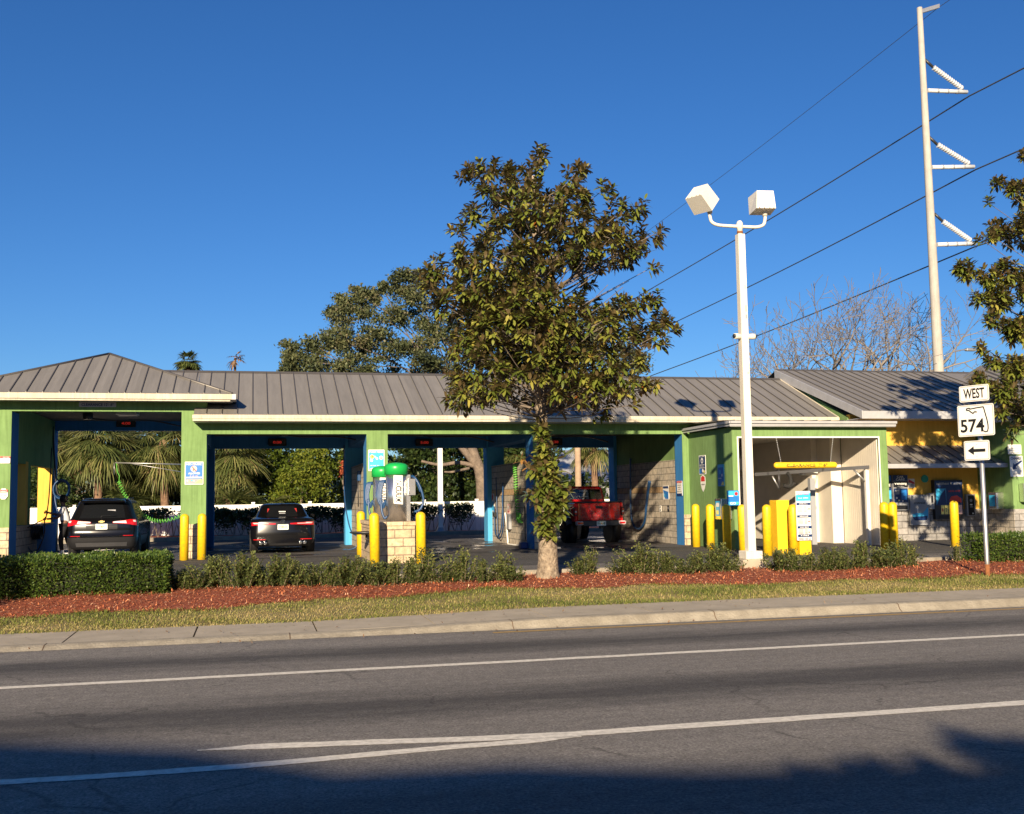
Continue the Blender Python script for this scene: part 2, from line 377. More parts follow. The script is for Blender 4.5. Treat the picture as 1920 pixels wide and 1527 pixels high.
M['bright_leaf'] = leafmat('bright_leaf', [(0, (.035, .06, .008)), (.5, (.10, .14, .015)), (1, (.20, .22, .03))], .45, None, .25)
M['hedge_leaf'] = leafmat('hedge_leaf', [(0, (.03, .06, .012)), (.5, (.075, .13, .022)), (.85, (.13, .18, .035)), (1, (.20, .22, .06))], .42, None, .25)
M['shrub_leaf'] = leafmat('shrub_leaf', [(0, (.06, .085, .03)), (.5, (.14, .17, .05)), (.8, (.25, .26, .08)), (1, (.40, .38, .13))], .45, None, .25)
M['palm_leaf'] = leafmat('palm_leaf', [(0, (.05, .075, .02)), (.5, (.14, .16, .045)), (.85, (.26, .25, .09)), (1, (.36, .28, .13))], .5, None, .25)
M['palm_dead'] = leafmat('palm_dead_leaf', [(0, (.16, .09, .05)), (1, (.36, .24, .14))], .8, None, .15)
M['grass'] = leafmat('grass_blade', [(0, (.07, .11, .02)), (.35, (.19, .23, .04)), (.7, (.38, .33, .11)), (1, (.52, .40, .19))], .7, None, .3)
M['chip'] = leafmat('mulch_chip', [(0, (.20, .045, .018)), (.45, (.46, .13, .045)), (.85, (.64, .25, .11)), (1, (.72, .46, .30))], .85, None, 0)
M['drytip'] = leafmat('orange_leaf', [(0, (.22, .10, .03)), (1, (.42, .22, .06))], .6, None, .2)
M['stem'] = mat('shrub_stem', (.22, .17, .11), .9)

# ------------------------------------------------------------------ setting: ground, road, kerb, pavement, beds, lot
LOT = .32; YF = 30.35; YR = 36.75
def asphalt(name, base, dark, tracks=None, wet=0):
    m, nt, b = _nt(name); b.inputs['Roughness'].default_value = .85; b.inputs['Specular IOR Level'].default_value = .3
    tc = N(nt, 'ShaderNodeTexCoord')
    n1 = N(nt, 'ShaderNodeTexNoise'); n1.inputs['Scale'].default_value = 42; n1.inputs['Detail'].default_value = 6; n1.inputs['Roughness'].default_value = .8
    n2 = N(nt, 'ShaderNodeTexNoise'); n2.inputs['Scale'].default_value = .9; n2.inputs['Detail'].default_value = 7; n2.inputs['Roughness'].default_value = .7
    mp = N(nt, 'ShaderNodeMapping'); mp.inputs['Scale'].default_value = (.16, 1.3, 1)
    nt.links.new(tc.outputs['Object'], n1.inputs['Vector']); nt.links.new(tc.outputs['Object'], mp.inputs[0]); nt.links.new(mp.outputs[0], n2.inputs['Vector'])
    mr1 = N(nt, 'ShaderNodeMapRange'); mr1.inputs[1].default_value = .35; mr1.inputs[2].default_value = .68; mr1.inputs[3].default_value = .38; mr1.inputs[4].default_value = 1.75
    nt.links.new(n1.outputs['Fac'], mr1.inputs[0])
    mr2 = N(nt, 'ShaderNodeMapRange'); mr2.inputs[1].default_value = .35; mr2.inputs[2].default_value = .65; nt.links.new(n2.outputs['Fac'], mr2.inputs[0])
    mx = N(nt, 'ShaderNodeMix', data_type='RGBA'); mx.inputs[6].default_value = (*base, 1); mx.inputs[7].default_value = (*dark, 1)
    fac = mr2.outputs[0]
    if tracks:       # oil and tyre-dark bands worn into the lanes
        sp = N(nt, 'ShaderNodeSeparateXYZ'); nt.links.new(tc.outputs['Object'], sp.inputs[0])
        n4 = N(nt, 'ShaderNodeTexNoise'); n4.inputs['Scale'].default_value = 1.; n4.inputs['Detail'].default_value = 6; n4.inputs['Roughness'].default_value = .7
        mp4 = N(nt, 'ShaderNodeMapping'); mp4.inputs['Scale'].default_value = (.35, 2., 1); nt.links.new(tc.outputs['Object'], mp4.inputs[0]); nt.links.new(mp4.outputs[0], n4.inputs['Vector'])
        tot = None
        for yc, hw, st in tracks:
            s1 = N(nt, 'ShaderNodeMath', operation='SUBTRACT'); nt.links.new(sp.outputs['Y'], s1.inputs[0]); s1.inputs[1].default_value = yc
            wob = N(nt, 'ShaderNodeMath', operation='MULTIPLY_ADD'); nt.links.new(n4.outputs['Fac'], wob.inputs[0]); wob.inputs[1].default_value = 1.3; nt.links.new(s1.outputs[0], wob.inputs[2])
            s15 = N(nt, 'ShaderNodeMath', operation='SUBTRACT'); nt.links.new(wob.outputs[0], s15.inputs[0]); s15.inputs[1].default_value = .65
            s2 = N(nt, 'ShaderNodeMath', operation='ABSOLUTE'); nt.links.new(s15.outputs[0], s2.inputs[0])
            s3 = N(nt, 'ShaderNodeMapRange'); s3.inputs[1].default_value = hw; s3.inputs[2].default_value = 0; s3.inputs[3].default_value = 0; s3.inputs[4].default_value = st
            nt.links.new(s2.outputs[0], s3.inputs[0])
            if tot is None: tot = s3.outputs[0]
            else:
                ad = N(nt, 'ShaderNodeMath', operation='MAXIMUM'); nt.links.new(tot, ad.inputs[0]); nt.links.new(s3.outputs[0], ad.inputs[1]); tot = ad.outputs[0]
        ml = N(nt, 'ShaderNodeMath', operation='MULTIPLY_ADD'); nt.links.new(mr2.outputs[0], ml.inputs[0]); ml.inputs[1].default_value = .35; nt.links.new(tot, ml.inputs[2]); ml.use_clamp = True
        fac = ml.outputs[0]
    nt.links.new(fac, mx.inputs['Factor'])
    n6 = N(nt, 'ShaderNodeTexNoise'); n6.inputs['Scale'].default_value = 9; n6.inputs['Detail'].default_value = 8; n6.inputs['Roughness'].default_value = .75; nt.links.new(tc.outputs['Object'], n6.inputs['Vector'])
    mr6 = N(nt, 'ShaderNodeMapRange'); mr6.inputs[1].default_value = .35; mr6.inputs[2].default_value = .65; mr6.inputs[3].default_value = .78; mr6.inputs[4].default_value = 1.22; nt.links.new(n6.outputs['Fac'], mr6.inputs[0])
    n7 = N(nt, 'ShaderNodeTexNoise'); n7.inputs['Scale'].default_value = 1.6; n7.inputs['Detail'].default_value = 5; nt.links.new(tc.outputs['Object'], n7.inputs['Vector'])
    vm = N(nt, 'ShaderNodeVectorMath', operation='MULTIPLY_ADD'); nt.links.new(n7.outputs['Color'], vm.inputs[0]); vm.inputs[1].default_value = (.9, .9, 0); nt.links.new(tc.outputs['Object'], vm.inputs[2])
    vo = N(nt, 'ShaderNodeTexVoronoi', feature='DISTANCE_TO_EDGE'); vo.inputs['Scale'].default_value = .42; nt.links.new(vm.outputs[0], vo.inputs['Vector'])
    ck = N(nt, 'ShaderNodeMapRange'); ck.inputs[1].default_value = .002; ck.inputs[2].default_value = .010; ck.inputs[3].default_value = .62; ck.inputs[4].default_value = 1; nt.links.new(vo.outputs['Distance'], ck.inputs[0])
    mk = N(nt, 'ShaderNodeMapRange'); mk.inputs[1].default_value = .44; mk.inputs[2].default_value = .50; nt.links.new(n2.outputs['Fac'], mk.inputs[0])
    cm = N(nt, 'ShaderNodeMath', operation='MAXIMUM'); nt.links.new(ck.outputs[0], cm.inputs[0]); nt.links.new(mk.outputs[0], cm.inputs[1])
    m67 = N(nt, 'ShaderNodeMath', operation='MULTIPLY'); nt.links.new(mr6.outputs[0], m67.inputs[0]); nt.links.new(cm.outputs[0], m67.inputs[1])
    m68 = N(nt, 'ShaderNodeMath', operation='MULTIPLY'); nt.links.new(mr1.outputs[0], m68.inputs[0]); nt.links.new(m67.outputs[0], m68.inputs[1])
    sc = N(nt, 'ShaderNodeVectorMath', operation='SCALE'); nt.links.new(mx.outputs[2], sc.inputs[0]); nt.links.new(m68.outputs[0], sc.inputs['Scale'])
    nt.links.new(sc.outputs[0], b.inputs['Base Color'])
    bp = N(nt, 'ShaderNodeBump'); bp.inputs['Strength'].default_value = .7; bp.inputs['Distance'].default_value = .012
    nt.links.new(n1.outputs['Fac'], bp.inputs['Height']); nt.links.new(bp.outputs['Normal'], b.inputs['Normal'])
    if wet:
        n5 = N(nt, 'ShaderNodeTexNoise'); n5.inputs['Scale'].default_value = .7; n5.inputs['Detail'].default_value = 5; nt.links.new(tc.outputs['Object'], n5.inputs['Vector'])
        mr5 = N(nt, 'ShaderNodeMapRange'); mr5.inputs[1].default_value = .48; mr5.inputs[2].default_value = .6; mr5.inputs[3].default_value = .75; mr5.inputs[4].default_value = .12
        nt.links.new(n5.outputs['Fac'], mr5.inputs[0]); nt.links.new(mr5.outputs[0], b.inputs['Roughness'])
        bp.inputs['Strength'].default_value = .12
        b.inputs['Specular IOR Level'].default_value = .5
    return m
M['asphalt'] = asphalt('asphalt_road', (.225, .207, .185), (.075, .070, .066), [(13.0, .8, .9), (9.7, 1.0, .95), (6.2, .9, .5)])
M['lot'] = asphalt('asphalt_lot', (.095, .09, .085), (.06, .057, .055))
M['lot_dry'] = asphalt('concrete_apron', (.20, .185, .165), (.12, .11, .10))
M['bayfloor'] = asphalt('wet_bay_floor', (.10, .09, .085), (.045, .042, .04), wet=1)
M['soil'] = mat('soil', (.10, .06, .035), .95, 0, .3, 3, .5, 30)
M['turf'] = mat('turf', (.13, .13, .04), .95, 0, .3, 2.2, .6, 50, col2=(.28, .20, .10))
M['mulchbase'] = mat('mulch_base', (.36, .085, .035), .95, 0, .3, 30, .9, 60, col2=(.18, .04, .018), dist=.03)

def sheet(name, x0, x1, y0, y1, z, m, nx=1, ny=1, zf=None):
    g = MB(); vs = []; fs = []
    for j in range(ny+1):
        for i in range(nx+1):
            x = x0+(x1-x0)*i/nx; y = y0+(y1-y0)*j/ny; vs.append((x, y, zf(x, y) if zf else z))
    for j in range(ny):
        for i in range(nx): a = j*(nx+1)+i; fs.append((a, a+1, a+nx+2, a+nx+1))
    g.add(vs, fs, m, bool(zf)); return g.build(name, kind='structure')
sheet('ground', -700, 700, -700, 900, -.03, 'turf')
sheet('road', -70, 90, -8, 14.85, 0, 'asphalt')
def line_strip(name, y, w, x0, x1, z, m, wob=.01):
    g = MB(); n = int((x1-x0)/.4); vs = []
    for i in range(n+1):
        x = x0+(x1-x0)*i/n; a = math.sin(x*1.7)*wob*.5+random.uniform(-wob, wob)*.4
        vs += [(x, y-w/2+a+random.uniform(-.006, .006), z), (x, y+w/2+a+random.uniform(-.006, .006), z)]
    g.add(vs, [(2*i, 2*i+2, 2*i+3, 2*i+1) for i in range(n)], m); return g.build(name, kind='structure')
line_strip('lane_line', 11.78, .15, -40, 60, .004, 'whitepaint')
def px_line(pts, w0):
    P = [gnd(a, b, 0) for a, b in pts]; out = []
    for a, b in zip(P[:-1], P[1:]):
        for k in range(8): out.append(a.lerp(b, k/8))
    out.append(P[-1]); g = MB(); vs = []
    for i, p in enumerate(out):
        e = w0*(1 if i < len(out)-8 else max(.15, (len(out)-1-i)/8)); j = random.uniform(-.006, .006); vs += [(p.x, p.y-e/2+j, .004), (p.x, p.y+e/2+random.uniform(-.006, .006), .004)]
    g.add(vs, [(2*i, 2*i+1, 2*i+3, 2*i+2) for i in range(len(out)-1)], 'whitepaint'); g.build('lane_line', kind='structure')
px_line([(4000, 1163), (1920, 1318.5), (1500, 1347.5), (1230, 1366), (1080, 1377), (900, 1386), (700, 1392.5), (480, 1401), (370, 1408)], .17)
px_line([(-3000, 1650), (-600, 1512), (0, 1468), (200, 1456), (450, 1438), (700, 1415), (850, 1401.5), (1000, 1390), (1090, 1382)], .14)
line_strip('edge_line', 14.36, .10, 3.2, 60, .004, 'yellowpaint')
def ks(x):      # the kerb drops towards the left of the frontage
    t = min(1, max(0, (x-.5)/4.5)); t = t*t*(3-2*t); return .05+.075*t
g = MB(); xs = [-40+.5*i for i in range(181)]; prof = []
for x in xs:
    h = ks(x); j = random.uniform(-.012, .012) if x > 3 else 0
    prof.append([(x, 14.60, .003), (x, 14.66+j, .008+h*.25), (x, 14.70+j, h-.015), (x, 14.74+j*.5, h), (x, 14.92, h+.003)])
vs = [p for q in prof for p in q]
g.add(vs, [(i*5+k, (i+1)*5+k, (i+1)*5+k+1, i*5+k+1) for i in range(len(xs)-1) for k in range(4)], 'curb', True)
for k in range(24):
    x = -30+3.05*k; h = ks(x); pf = [(14.60, .004), (14.66, .012+h*.25), (14.70, h-.010), (14.74, h+.004), (14.92, h+.006)]
    g.add([(x+dx, a, b) for a, b in pf for dx in (0, .012)], [(2*i, 2*i+1, 2*i+3, 2*i+2) for i in range(4)], 'soil')
g.build('kerb', kind='structure')
g = MB(); x = -38.; 
while x < 50:
    x1 = x+1.62; a, c = ks(x), ks(x1)
    xa, xb = x+.012, x1-.012
    vs = [(xa, 14.925, a+.002), (xb, 14.925, c+.002), (xb, 16.15, c+.01), (xa, 16.15, a+.01)]
    vs += [(p[0], p[1], p[2]-.04) for p in vs]
    g.add(vs, [(0, 1, 2, 3), (0, 4, 5, 1), (1, 5, 6, 2), (2, 6, 7, 3), (3, 7, 4, 0)], 'concrete'); x = x1
g.build('pavement', kind='structure')
def bedz(x, y):
    t = min(1, max(0, (y-16.1)/4.2)); return ks(x)+.0+(LOT-.03-ks(x))*t*t*(3-2*t)+.012*math.sin(x*2.1+y)*min(1, (y-16.1))
sheet('verge', -40, 60, 16.13, 19.0, 0, 'turf', 160, 8, lambda x, y: bedz(x, y)-.004)
sheet('under_pavement', -40, 60, 14.9, 16.2, -.005, 'soil')
def mfront(x):
    return 17.95+.55*math.exp(-((x-4.5)/3.2)**2)-.12*min(1, max(0, -x))*1.5+.10*math.sin(x*1.9)+.06*math.sin(x*4.7+1)
g = MB(); vs = []; nx = 300; ny = 10
for i in range(nx+1):
    x = -40+100*i/nx
    for j in range(ny+1):
        y = mfront(x)+(20.75-mfront(x))*j/ny; vs.append((x, y, bedz(x, y)+.012*min(1, j)+.01*math.sin(x*5+j)))
g.add(vs, [(i*(ny+1)+j, (i+1)*(ny+1)+j, (i+1)*(ny+1)+j+1, i*(ny+1)+j+1) for i in range(nx) for j in range(ny)], 'mulchbase', True)
g.build('mulch_bed', kind='structure')
# loose chips and grass blades: nobody could count them
n = 62000; X = RNG.uniform(-8, 20, n); Y = np.array([mfront(x) for x in X]); YY = Y-.10+(20.7-Y)*RNG.uniform(0, 1, n)**1.15
Z = np.array([bedz(a, b) for a, b in zip(X, YY)])+.02+RNG.uniform(0, .025, n)
D = RNG.normal(size=(n, 3)); D[:, 2] *= .28
tag(leaf_object('mulch_chips', M['chip'], np.stack([X, YY, Z], 1), D, RNG.uniform(.025, .08, n), RNG.uniform(.010, .024, n), RNG.uniform(0, 1, n), six=False, kind='stuff'), 'loose shredded red bark mulch along the planting bed', 'mulch')
n = 95000; X = RNG.uniform(-8, 20, n); Y0 = 16.08+RNG.uniform(-.06, .05, n)
Y1 = np.array([mfront(x) for x in X])+.06; YY = Y0+(Y1-Y0)*RNG.uniform(0, 1, n)
Z = np.array([bedz(a, b) for a, b in zip(X, YY)])-.01
patch = .5+.5*np.sin(X*.9+np.sin(YY*2.3)*1.4)*np.sin(YY*2.1+X*.33+.7*np.sin(X*2.7)); rnd = np.clip(RNG.normal(.84, .2, n)-.55*patch, 0, 1)
D = RNG.normal(size=(n, 3))*.55; D[:, 2] = np.abs(D[:, 2])+.45
tag(leaf_object('grass', M['grass'], np.stack([X, YY, Z], 1), D, RNG.uniform(.03, .085, n)*(.7+.7*patch), .011, rnd, droop=.35, six=False, kind='stuff'), 'patchy green and straw coloured grass between pavement and mulch', 'grass')

n = 900; X = RNG.uniform(-8, 20, n); YY = RNG.uniform(14.2, 18.6, n); Z = np.array([bedz(a, b) if b > 16.1 else (ks(a)+.012 if b > 14.8 else .01) for a, b in zip(X, YY)])+.008
D = RNG.normal(size=(n, 3)); D[:, 2] = np.abs(D[:, 2])*.25
tag(leaf_object('leaf_litter', M['palm_dead'], np.stack([X, YY, Z], 1), D, RNG.uniform(.02, .07, n), RNG.uniform(.012, .035, n), RNG.uniform(0, 1, n), six=False, kind='stuff'), 'small dry leaves and litter scattered on grass, pavement and gutter', 'leaf litter')
# lot
sheet('parking_lot', -60, 80, 20.75, 45.0, LOT, 'lot')
sheet('lot_apron', -60, 80, 20.95, 23.2, LOT+.004, 'lot_dry')
g = MB()
for x0, x1 in ((-60, 9.9), (10.9, 80)): g.box(x0, x1, 20.72, 20.90, LOT-.15, LOT+.07, 'curb', bev=.03)
g.build('lot_kerb', kind='structure')
line_strip('parking_line', 22.0, .10, 6.2, 7.2, LOT+.008, 'yellowpaint')
sheet('bay_floor', -6.2, 13.0, YF-.9, YR+3.2, LOT+.008, 'bayfloor')
g = MB(); g.box(-60, 80, 44.6, 44.85, LOT-.1, LOT+.16, 'curb', bev=.03); g.build('rear_kerb', kind='structure')
sheet('rear_bed', -60, 80, 44.85, 47.5, LOT+.12, 'mulchbase', 60, 4, lambda x, y: LOT+.13+.03*math.sin(x*2+y))
sheet('rear_yard', -60, 80, 47.5, 90, LOT+.05, 'turf')

# ------------------------------------------------------------------ car wash building
B = thing('car_wash_building', (3, YF, LOT), 'long green and blue self-service car wash with open bays under a grey metal roof', 'car wash')
ZB = 3.70; ZT = 4.31; ZEM = 3.98
PX = [(-1.87, -1.21), (3.16, 3.76), (8.05, 8.62), (12.76, 13.0)]
def pier(name, x0, x1, y0, y1, z1, front, side, stone=True, z0=LOT):
    """a pier with painted sides and a differently painted street face"""
    zs = LOT+.93 if stone else z0
    g = MB()
    g.box(x0, x1, y0+.02, y1, z0, z1, side)
    g.box(x0-.001, x1+.001, y0-.01, y0+.02, zs, z1, front)
    p = g.build('pier', B)
    if stone:
        g = MB(); g.box(x0-.002, x1+.002, y0-.03, y0+.02, LOT, zs, 'tanblock_x'); g.build('stone_base', p)
    return p
pier('pier', *PX[0], YF, YF+.9, ZT, 'green', 'blue')
pier('pier', *PX[1], YF, YF+.9, ZB, 'green', 'blue')
pier('pier', *PX[2], YF, YF+.9, ZB, 'green', 'blue')
pier('pier', *PX[3], YF, YF+.6, ZB, 'green', 'blue')
pier('pier', -7.6, -6.16, YF, YF+.9, ZT, 'green', 'blue')
# rear piers
for x0, x1, z1 in ((-1.87, -1.21, 4.4), (3.10, 3.76, 4.2), (8.05, 8.66, 4.2), (12.76, 13.1, 4.2), (-6.5, -6.16, 4.4)):
    g = MB(); g.box(x0, x1, YR-.05, YR+.55, LOT, z1, 'sunlit_blue' if x0 > 0 else 'blue'); g.build('rear_pier', B)
# street beams
g = MB(); g.box(-7.6, -1.87+.66, YF-.01, YF+.3, ZT, 4.9, 'green'); g.build('beam', B)
g = MB(); g.box(-1.21, 13.0, YF-.011, YF+.3, ZB, 4.15, 'green'); g.build('beam', B)
g = MB(); g.box(13.0, 17.5, YF+.25, YF+.45, 3.61, 4.1, 'green'); g.build('wall', B)
# rear beams
g = MB(); g.box(-6.5, -1.21, YR, YR+.4, 4.22, 5.0, 'blue'); g.build('rear_beam', B)
g = MB(); g.box(-1.21, 13.1, YR, YR+.4, 3.62, 4.3, 'blue'); g.build('rear_beam', B)
# side beams over the dividers
for x0, x1, z0, z1 in ((-1.8, -1.3, 3.6, 4.6), (3.2, 3.7, 3.62, 4.3), (8.1, 8.6, 3.62, 4.3)):
    g = MB(); g.box(x0, x1, YF+.9, YR-.05, z0, z1, 'blue'); g.build('side_beam', B)
# ceilings
g = MB(); g.box(-7.4, -1.5, YF+.3, YR+.3, 4.52, 4.6, 'ceil'); g.build('ceiling', B)
g = MB(); g.box(-1.2, 13.0, YF+.3, YR, 4.02, 4.1, 'ceil'); g.build('ceiling', B)
# divider walls
g = MB(); g.box(-1.66, -1.42, YF+.9, YR-.05, LOT, 4.2, 'blue'); g.build('divider_wall', B)
for x in (3.31, 8.21):
    g = MB(); g.box(x, x+.2, YF+.9, YR-.05, LOT, 2.93, 'block_y'); g.box(x-.01, x+.21, YF+.9, YR-.05, 2.93, 2.96, 'concrete'); g.build('divider_wall', B)
g = MB(); g.box(12.86, 13.0, YF+.6, YR-.05, LOT, 2.95, 'block_y'); g.box(12.87, 12.99, YF+.6, YR+.2, 2.95, 4.1, 'green'); g.build('divider_wall', B)
# orange course of blocks
M['block_o'] = brickmat('orange_block_y', (.42, .26, .12), (.46, .32, .17), (.16, .13, .10), 'y', .4, .2, .011)
for x in (8.205, 12.855):
    g = MB(); g.box(x-.002, x+.01, YF+.9, YR-.05, LOT+1.60, LOT+1.80, 'block_o'); g.build('block_course', B)
# tower bay side wall: block dado, blue end, yellow fins beyond the openings
g = MB(); g.box(-6.40, -6.16, YF+.9, YR-2.6, LOT, 1.22, 'block_y'); g.box(-6.42, -6.14, YF+.9, YR-2.6, 1.22, 1.27, 'concrete'); g.build('low_wall', B)
g = MB(); g.box(-6.40, -6.16, YR-2.6, YR-.05, LOT, 1.22, 'blue'); g.box(-6.42, -6.14, YR-2.6, YR-.05, 1.22, 1.27, 'concrete'); g.build('low_wall', B)
g = MB(); g.box(-6.40, -6.16, YF+.9, YR-.05, 2.98, 4.5, 'green'); g.build('side_header', B)
g = MB(); g.box(-6.40, -6.16, 32.35, 33.05, 1.27, 2.98, 'green'); g.build('side_pier', B)
for px0, px1, Y in ((33, 50, 32.3), (71, 98, 36.45)):
    a, b_ = at(px0, 900, Y), at(px1, 900, Y); g = MB(); g.box(a.x, b_.x-.02, Y, Y+.3, 1.28, 3.05, 'yellow_wall'); g.build('yellow_fin', B)
g = MB(); p = at(102, 1000, YR+.8); g.tube([(p.x, p.y, LOT), (p.x, p.y, 1.7)], .11, 'metal', 12); g.build('steel_post', B)

# roofs
def seam_roof(mbr, pts, up, spacing, seamdir, n0, n1, m='roof'):
    pass
def main_roof():
    y0, ye, z0, z1 = 29.82, 33.5, 4.20, 5.80; x0, x1 = -1.53, 17.75
    g = MB(); yb = 2*ye-y0
    g.add([(x0, y0, z0), (x1, y0, z0), (x1, ye, z1), (x0, ye, z1), (x0, yb, z0), (x1, yb, z0)], [(0, 1, 2, 3), (3, 2, 5, 4)], 'roof')
    g.add([(x0, y0, z0-.03), (x1, y0, z0-.03), (x1, ye, z1-.03), (x0, ye, z1-.03), (x0, yb, z0-.03), (x1, yb, z0-.03)], [(3, 2, 1, 0), (4, 5, 2, 3)], 'roof')
    # the roof runs on behind the tower
    g.add([(-5, 33.5-1.0, z1-.41), (x0, 33.5-1.0, z1-.41), (x0, ye, z1), (-5, ye, z1)], [(0, 1, 2, 3)], 'roof')
    x = -4.85; dz = (z1-z0)/(ye-y0)
    while x < x1:
        ys = y0 if x > x0 else 32.5; zz = z0+(ys-y0)*dz
        g.prism([(x-.011, ys, zz-.01), (x+.011, ys, zz-.01), (x+.011, ys, zz+.032), (x-.011, ys, zz+.032)], (0, ye-ys, z1-zz), 'roofseam'); x += .405
    g.prism([(-5, ye-.13, z1-.05), (-5, ye, z1+.035), (-5, ye+.13, z1-.05)], (x1+5, 0, 0), 'roofseam')
    # rake trim on the right
    g.prism([(x1, y0, z0+.01), (x1, y0, z0-.17), (x1, ye, z1-.17), (x1, ye, z1+.01)], (.05, 0, 0), 'fascia')
    g.build('roof', B)
    g = MB(); g.box(x0, x1-.02, y0-.02, y0+.02, 4.0, z0-.005, 'fascia')
    g.box(x0-.03, x1, y0-.12, y0-.02, 4.08, z0-.02, 'fascia'); g.box(x0-.02, x1, y0-.10, y0-.02, 4.015, 4.08, 'fascia')
    x = x0+.2
    while x < x1-.2: g.box(x, x+.012, y0-.1215, y0-.12, 4.07, 4.155, 'concrete'); x += .61
    g.build('gutter', B)
    g = MB(); g.box(x0, x1-.02, y0+.02, YF-.012, 4.0, 4.02, 'fascia_grey'); g.build('soffit', B)
    g = MB(); g.add([(13.0, YF+.3, 4.1), (x1-.1, YF+.3, 4.1), (x1-.1, 36.9, 4.1), (13, 36.9, 4.1)], [(0, 1, 2, 3)], 'ceil'); g.build('ceiling', B)
    # gable end wall
    g = MB(); g.prism([(x1-.2, 30.3, 3.9), (x1-.2, 30.3, 4.4), (x1-.2, ye, z1-.1), (x1-.2, 2*ye-30.3, 4.4), (x1-.2, 2*ye-30.3, 3.9)], (.1, 0, 0), 'green'); g.build('gable_wall', B)
main_roof()
def tower_roof():
    x0, x1, y0, y1, ze, za = -8.0, -.53, 29.8, 37.2, 4.76, 6.24; ax, ay = -4.1, 33.1
    g = MB(); A = (ax, ay, za); A2 = (ax, 33.6, za)
    c = [(x0, y0, ze), (x1, y0, ze), (x1, y1, ze), (x0, y1, ze)]
    g.add(c+[A, A2], [(0, 1, 4), (1, 2, 5, 4), (2, 3, 5), (3, 0, 4, 5)], 'roof')
    dz = (za-ze)/(ay-y0)
    x = x0+.25
    while x < x1:      # seams on the street slope end at the hips
        t = (x-x0)/(ax-x0) if x < ax else (x1-x)/(x1-ax)
        if t > .03: g.prism([(x-.011, y0, ze-.01), (x+.011, y0, ze-.01), (x+.011, y0, ze+.032), (x-.011, y0, ze+.032)], (0, (ay-y0)*t, (za-ze)*t), 'roofseam')
        x += .405
    for a, b_ in ((c[0], A), (c[1], A), (A, A2), (c[2], A2), (c[3], A2)): g.tube([a, b_], .045, 'roofseam', 6)
    y = y0+.3
    while y < y1:
        t = (y-y0)/(ay-y0) if y < ay else max(0, (y1-y)/(y1-33.6)); t = min(1, t)
        if t > .03: g.prism([(x1, y-.011, ze-.01), (x1, y+.011, ze-.01), (x1, y+.011, ze+.032), (x1, y-.011, ze+.032)], ((ax-x1)*t, 0, (za-ze)*t), 'roofseam')
        y += .405
    g.build('tower_roof', B)
    g = MB(); g.box(x0, x1, y0-.10, y0, 4.60, ze-.015, 'fascia'); g.box(x0, x1-.05, y0-.06, y0, 4.55, 4.60, 'fascia')
    g.box(x1, x1+.10, y0-.10, y1, 4.60, ze-.015, 'fascia_grey'); g.build('tower_gutter', B)
    g = MB(); g.box(x0, x1, y0, YF-.012, 4.57, 4.595, 'fascia_grey'); g.box(-1.2, x1, YF-.012, y1, 4.57, 4.595, 'fascia_grey'); g.build('tower_soffit', B)
    g = MB(); g.box(-1.22, -1.2, YF, YR+.4, 4.1, 4.57, 'green'); g.build('tower_side_wall', B)
tower_roof()

# ------------------------------------------------------------------ automatic bay annex
A_ = thing('wash_tunnel_annex', (15.4, 27.3, LOT), 'green fronted automatic wash annex with cream lined tunnel opening', 'wash bay')
YA = 27.3
g = MB(); g.box(12.96, 13.14, YA, YF+.24, LOT, 3.70, 'green'); g.build('side_wall', A_)
g = MB()
g.box(12.955, 13.10, YA-.012, YA+.1, LOT, 3.701, 'green'); g.box(17.55, 17.80, YA-.012, YA+.1, LOT, 3.701, 'green'); g.box(13.10, 17.55, YA-.0115, YA+.1, 3.44, 3.70, 'green')
g.build('front_frame', A_)
g = MB(); g.box(13.10, 13.14, YA-.03, YA-.012, LOT, 3.44, 'white'); g.box(17.51, 17.55, YA-.03, YA-.012, LOT, 3.44, 'white'); g.box(13.14, 17.51, YA-.03, YA-.012, 3.40, 3.44, 'white'); g.build('trim', A_)
def ribbed(g, x0, x1, y0, y1, z0, z1, m):      # thin wall with shallow vertical ribs
    g.box(x0, x1, y0, y1, z0, z1, m)
g = MB(); g.box(17.52, 17.76, YA+.1, 29.3, LOT, 3.6, 'cream_panel')
y = YA+.2
while y < 29.2: g.box(17.517, 17.52, y, y+.02, LOT+.12, 3.5, 'cream_panel'); y += .1
g.build('lining', A_)
g = MB(); g.box(17.14, 17.5, 29.3, 29.42, LOT, 3.6, 'cream_panel'); g.box(17.14, 17.3, 29.42, 30.1, LOT, 3.6, 'cream_panel'); g.box(16.95, 17.15, 30.1, 36.8, LOT, 3.6, 'cream_panel'); g.build('lining', A_)
g = MB(); g.box(13.14, 13.2, YA+.1, 36.8, LOT, 3.6, 'cream_panel'); g.build('lining', A_)
g = MB(); g.box(13.2, 16.95, 36.6, 36.8, 2.9, 3.6, 'cream_panel'); g.box(13.2, 13.8, 36.6, 36.8, LOT, 2.9, 'cream_panel'); g.build('lining', A_)
g = MB(); g.box(13.2, 17.5, YA+.1, 36.6, 3.55, 3.6, 'cream_panel'); g.build('ceiling', A_)
g = MB()
g.add([(12.80, YA-.25, 3.86), (17.95, YA-.25, 3.86), (17.95, YF+.2, 4.0), (12.80, YF+.2, 4.0)], [(0, 1, 2, 3)], 'roof')
x = 12.95
while x < 17.9: g.prism([(x-.01, YA-.25, 3.86), (x+.01, YA-.25, 3.86), (x+.01, YA-.25, 3.895), (x-.01, YA-.25, 3.895)], (0, 3.2, .14), 'roofseam'); x += .42
g.build('roof', A_)
g = MB(); g.box(12.80, 17.95, YA-.27, YA-.25, 3.72, 3.85, 'fascia_grey'); g.box(12.79, 17.96, YA-.32, YA-.27, 3.79, 3.86, 'fascia_grey')
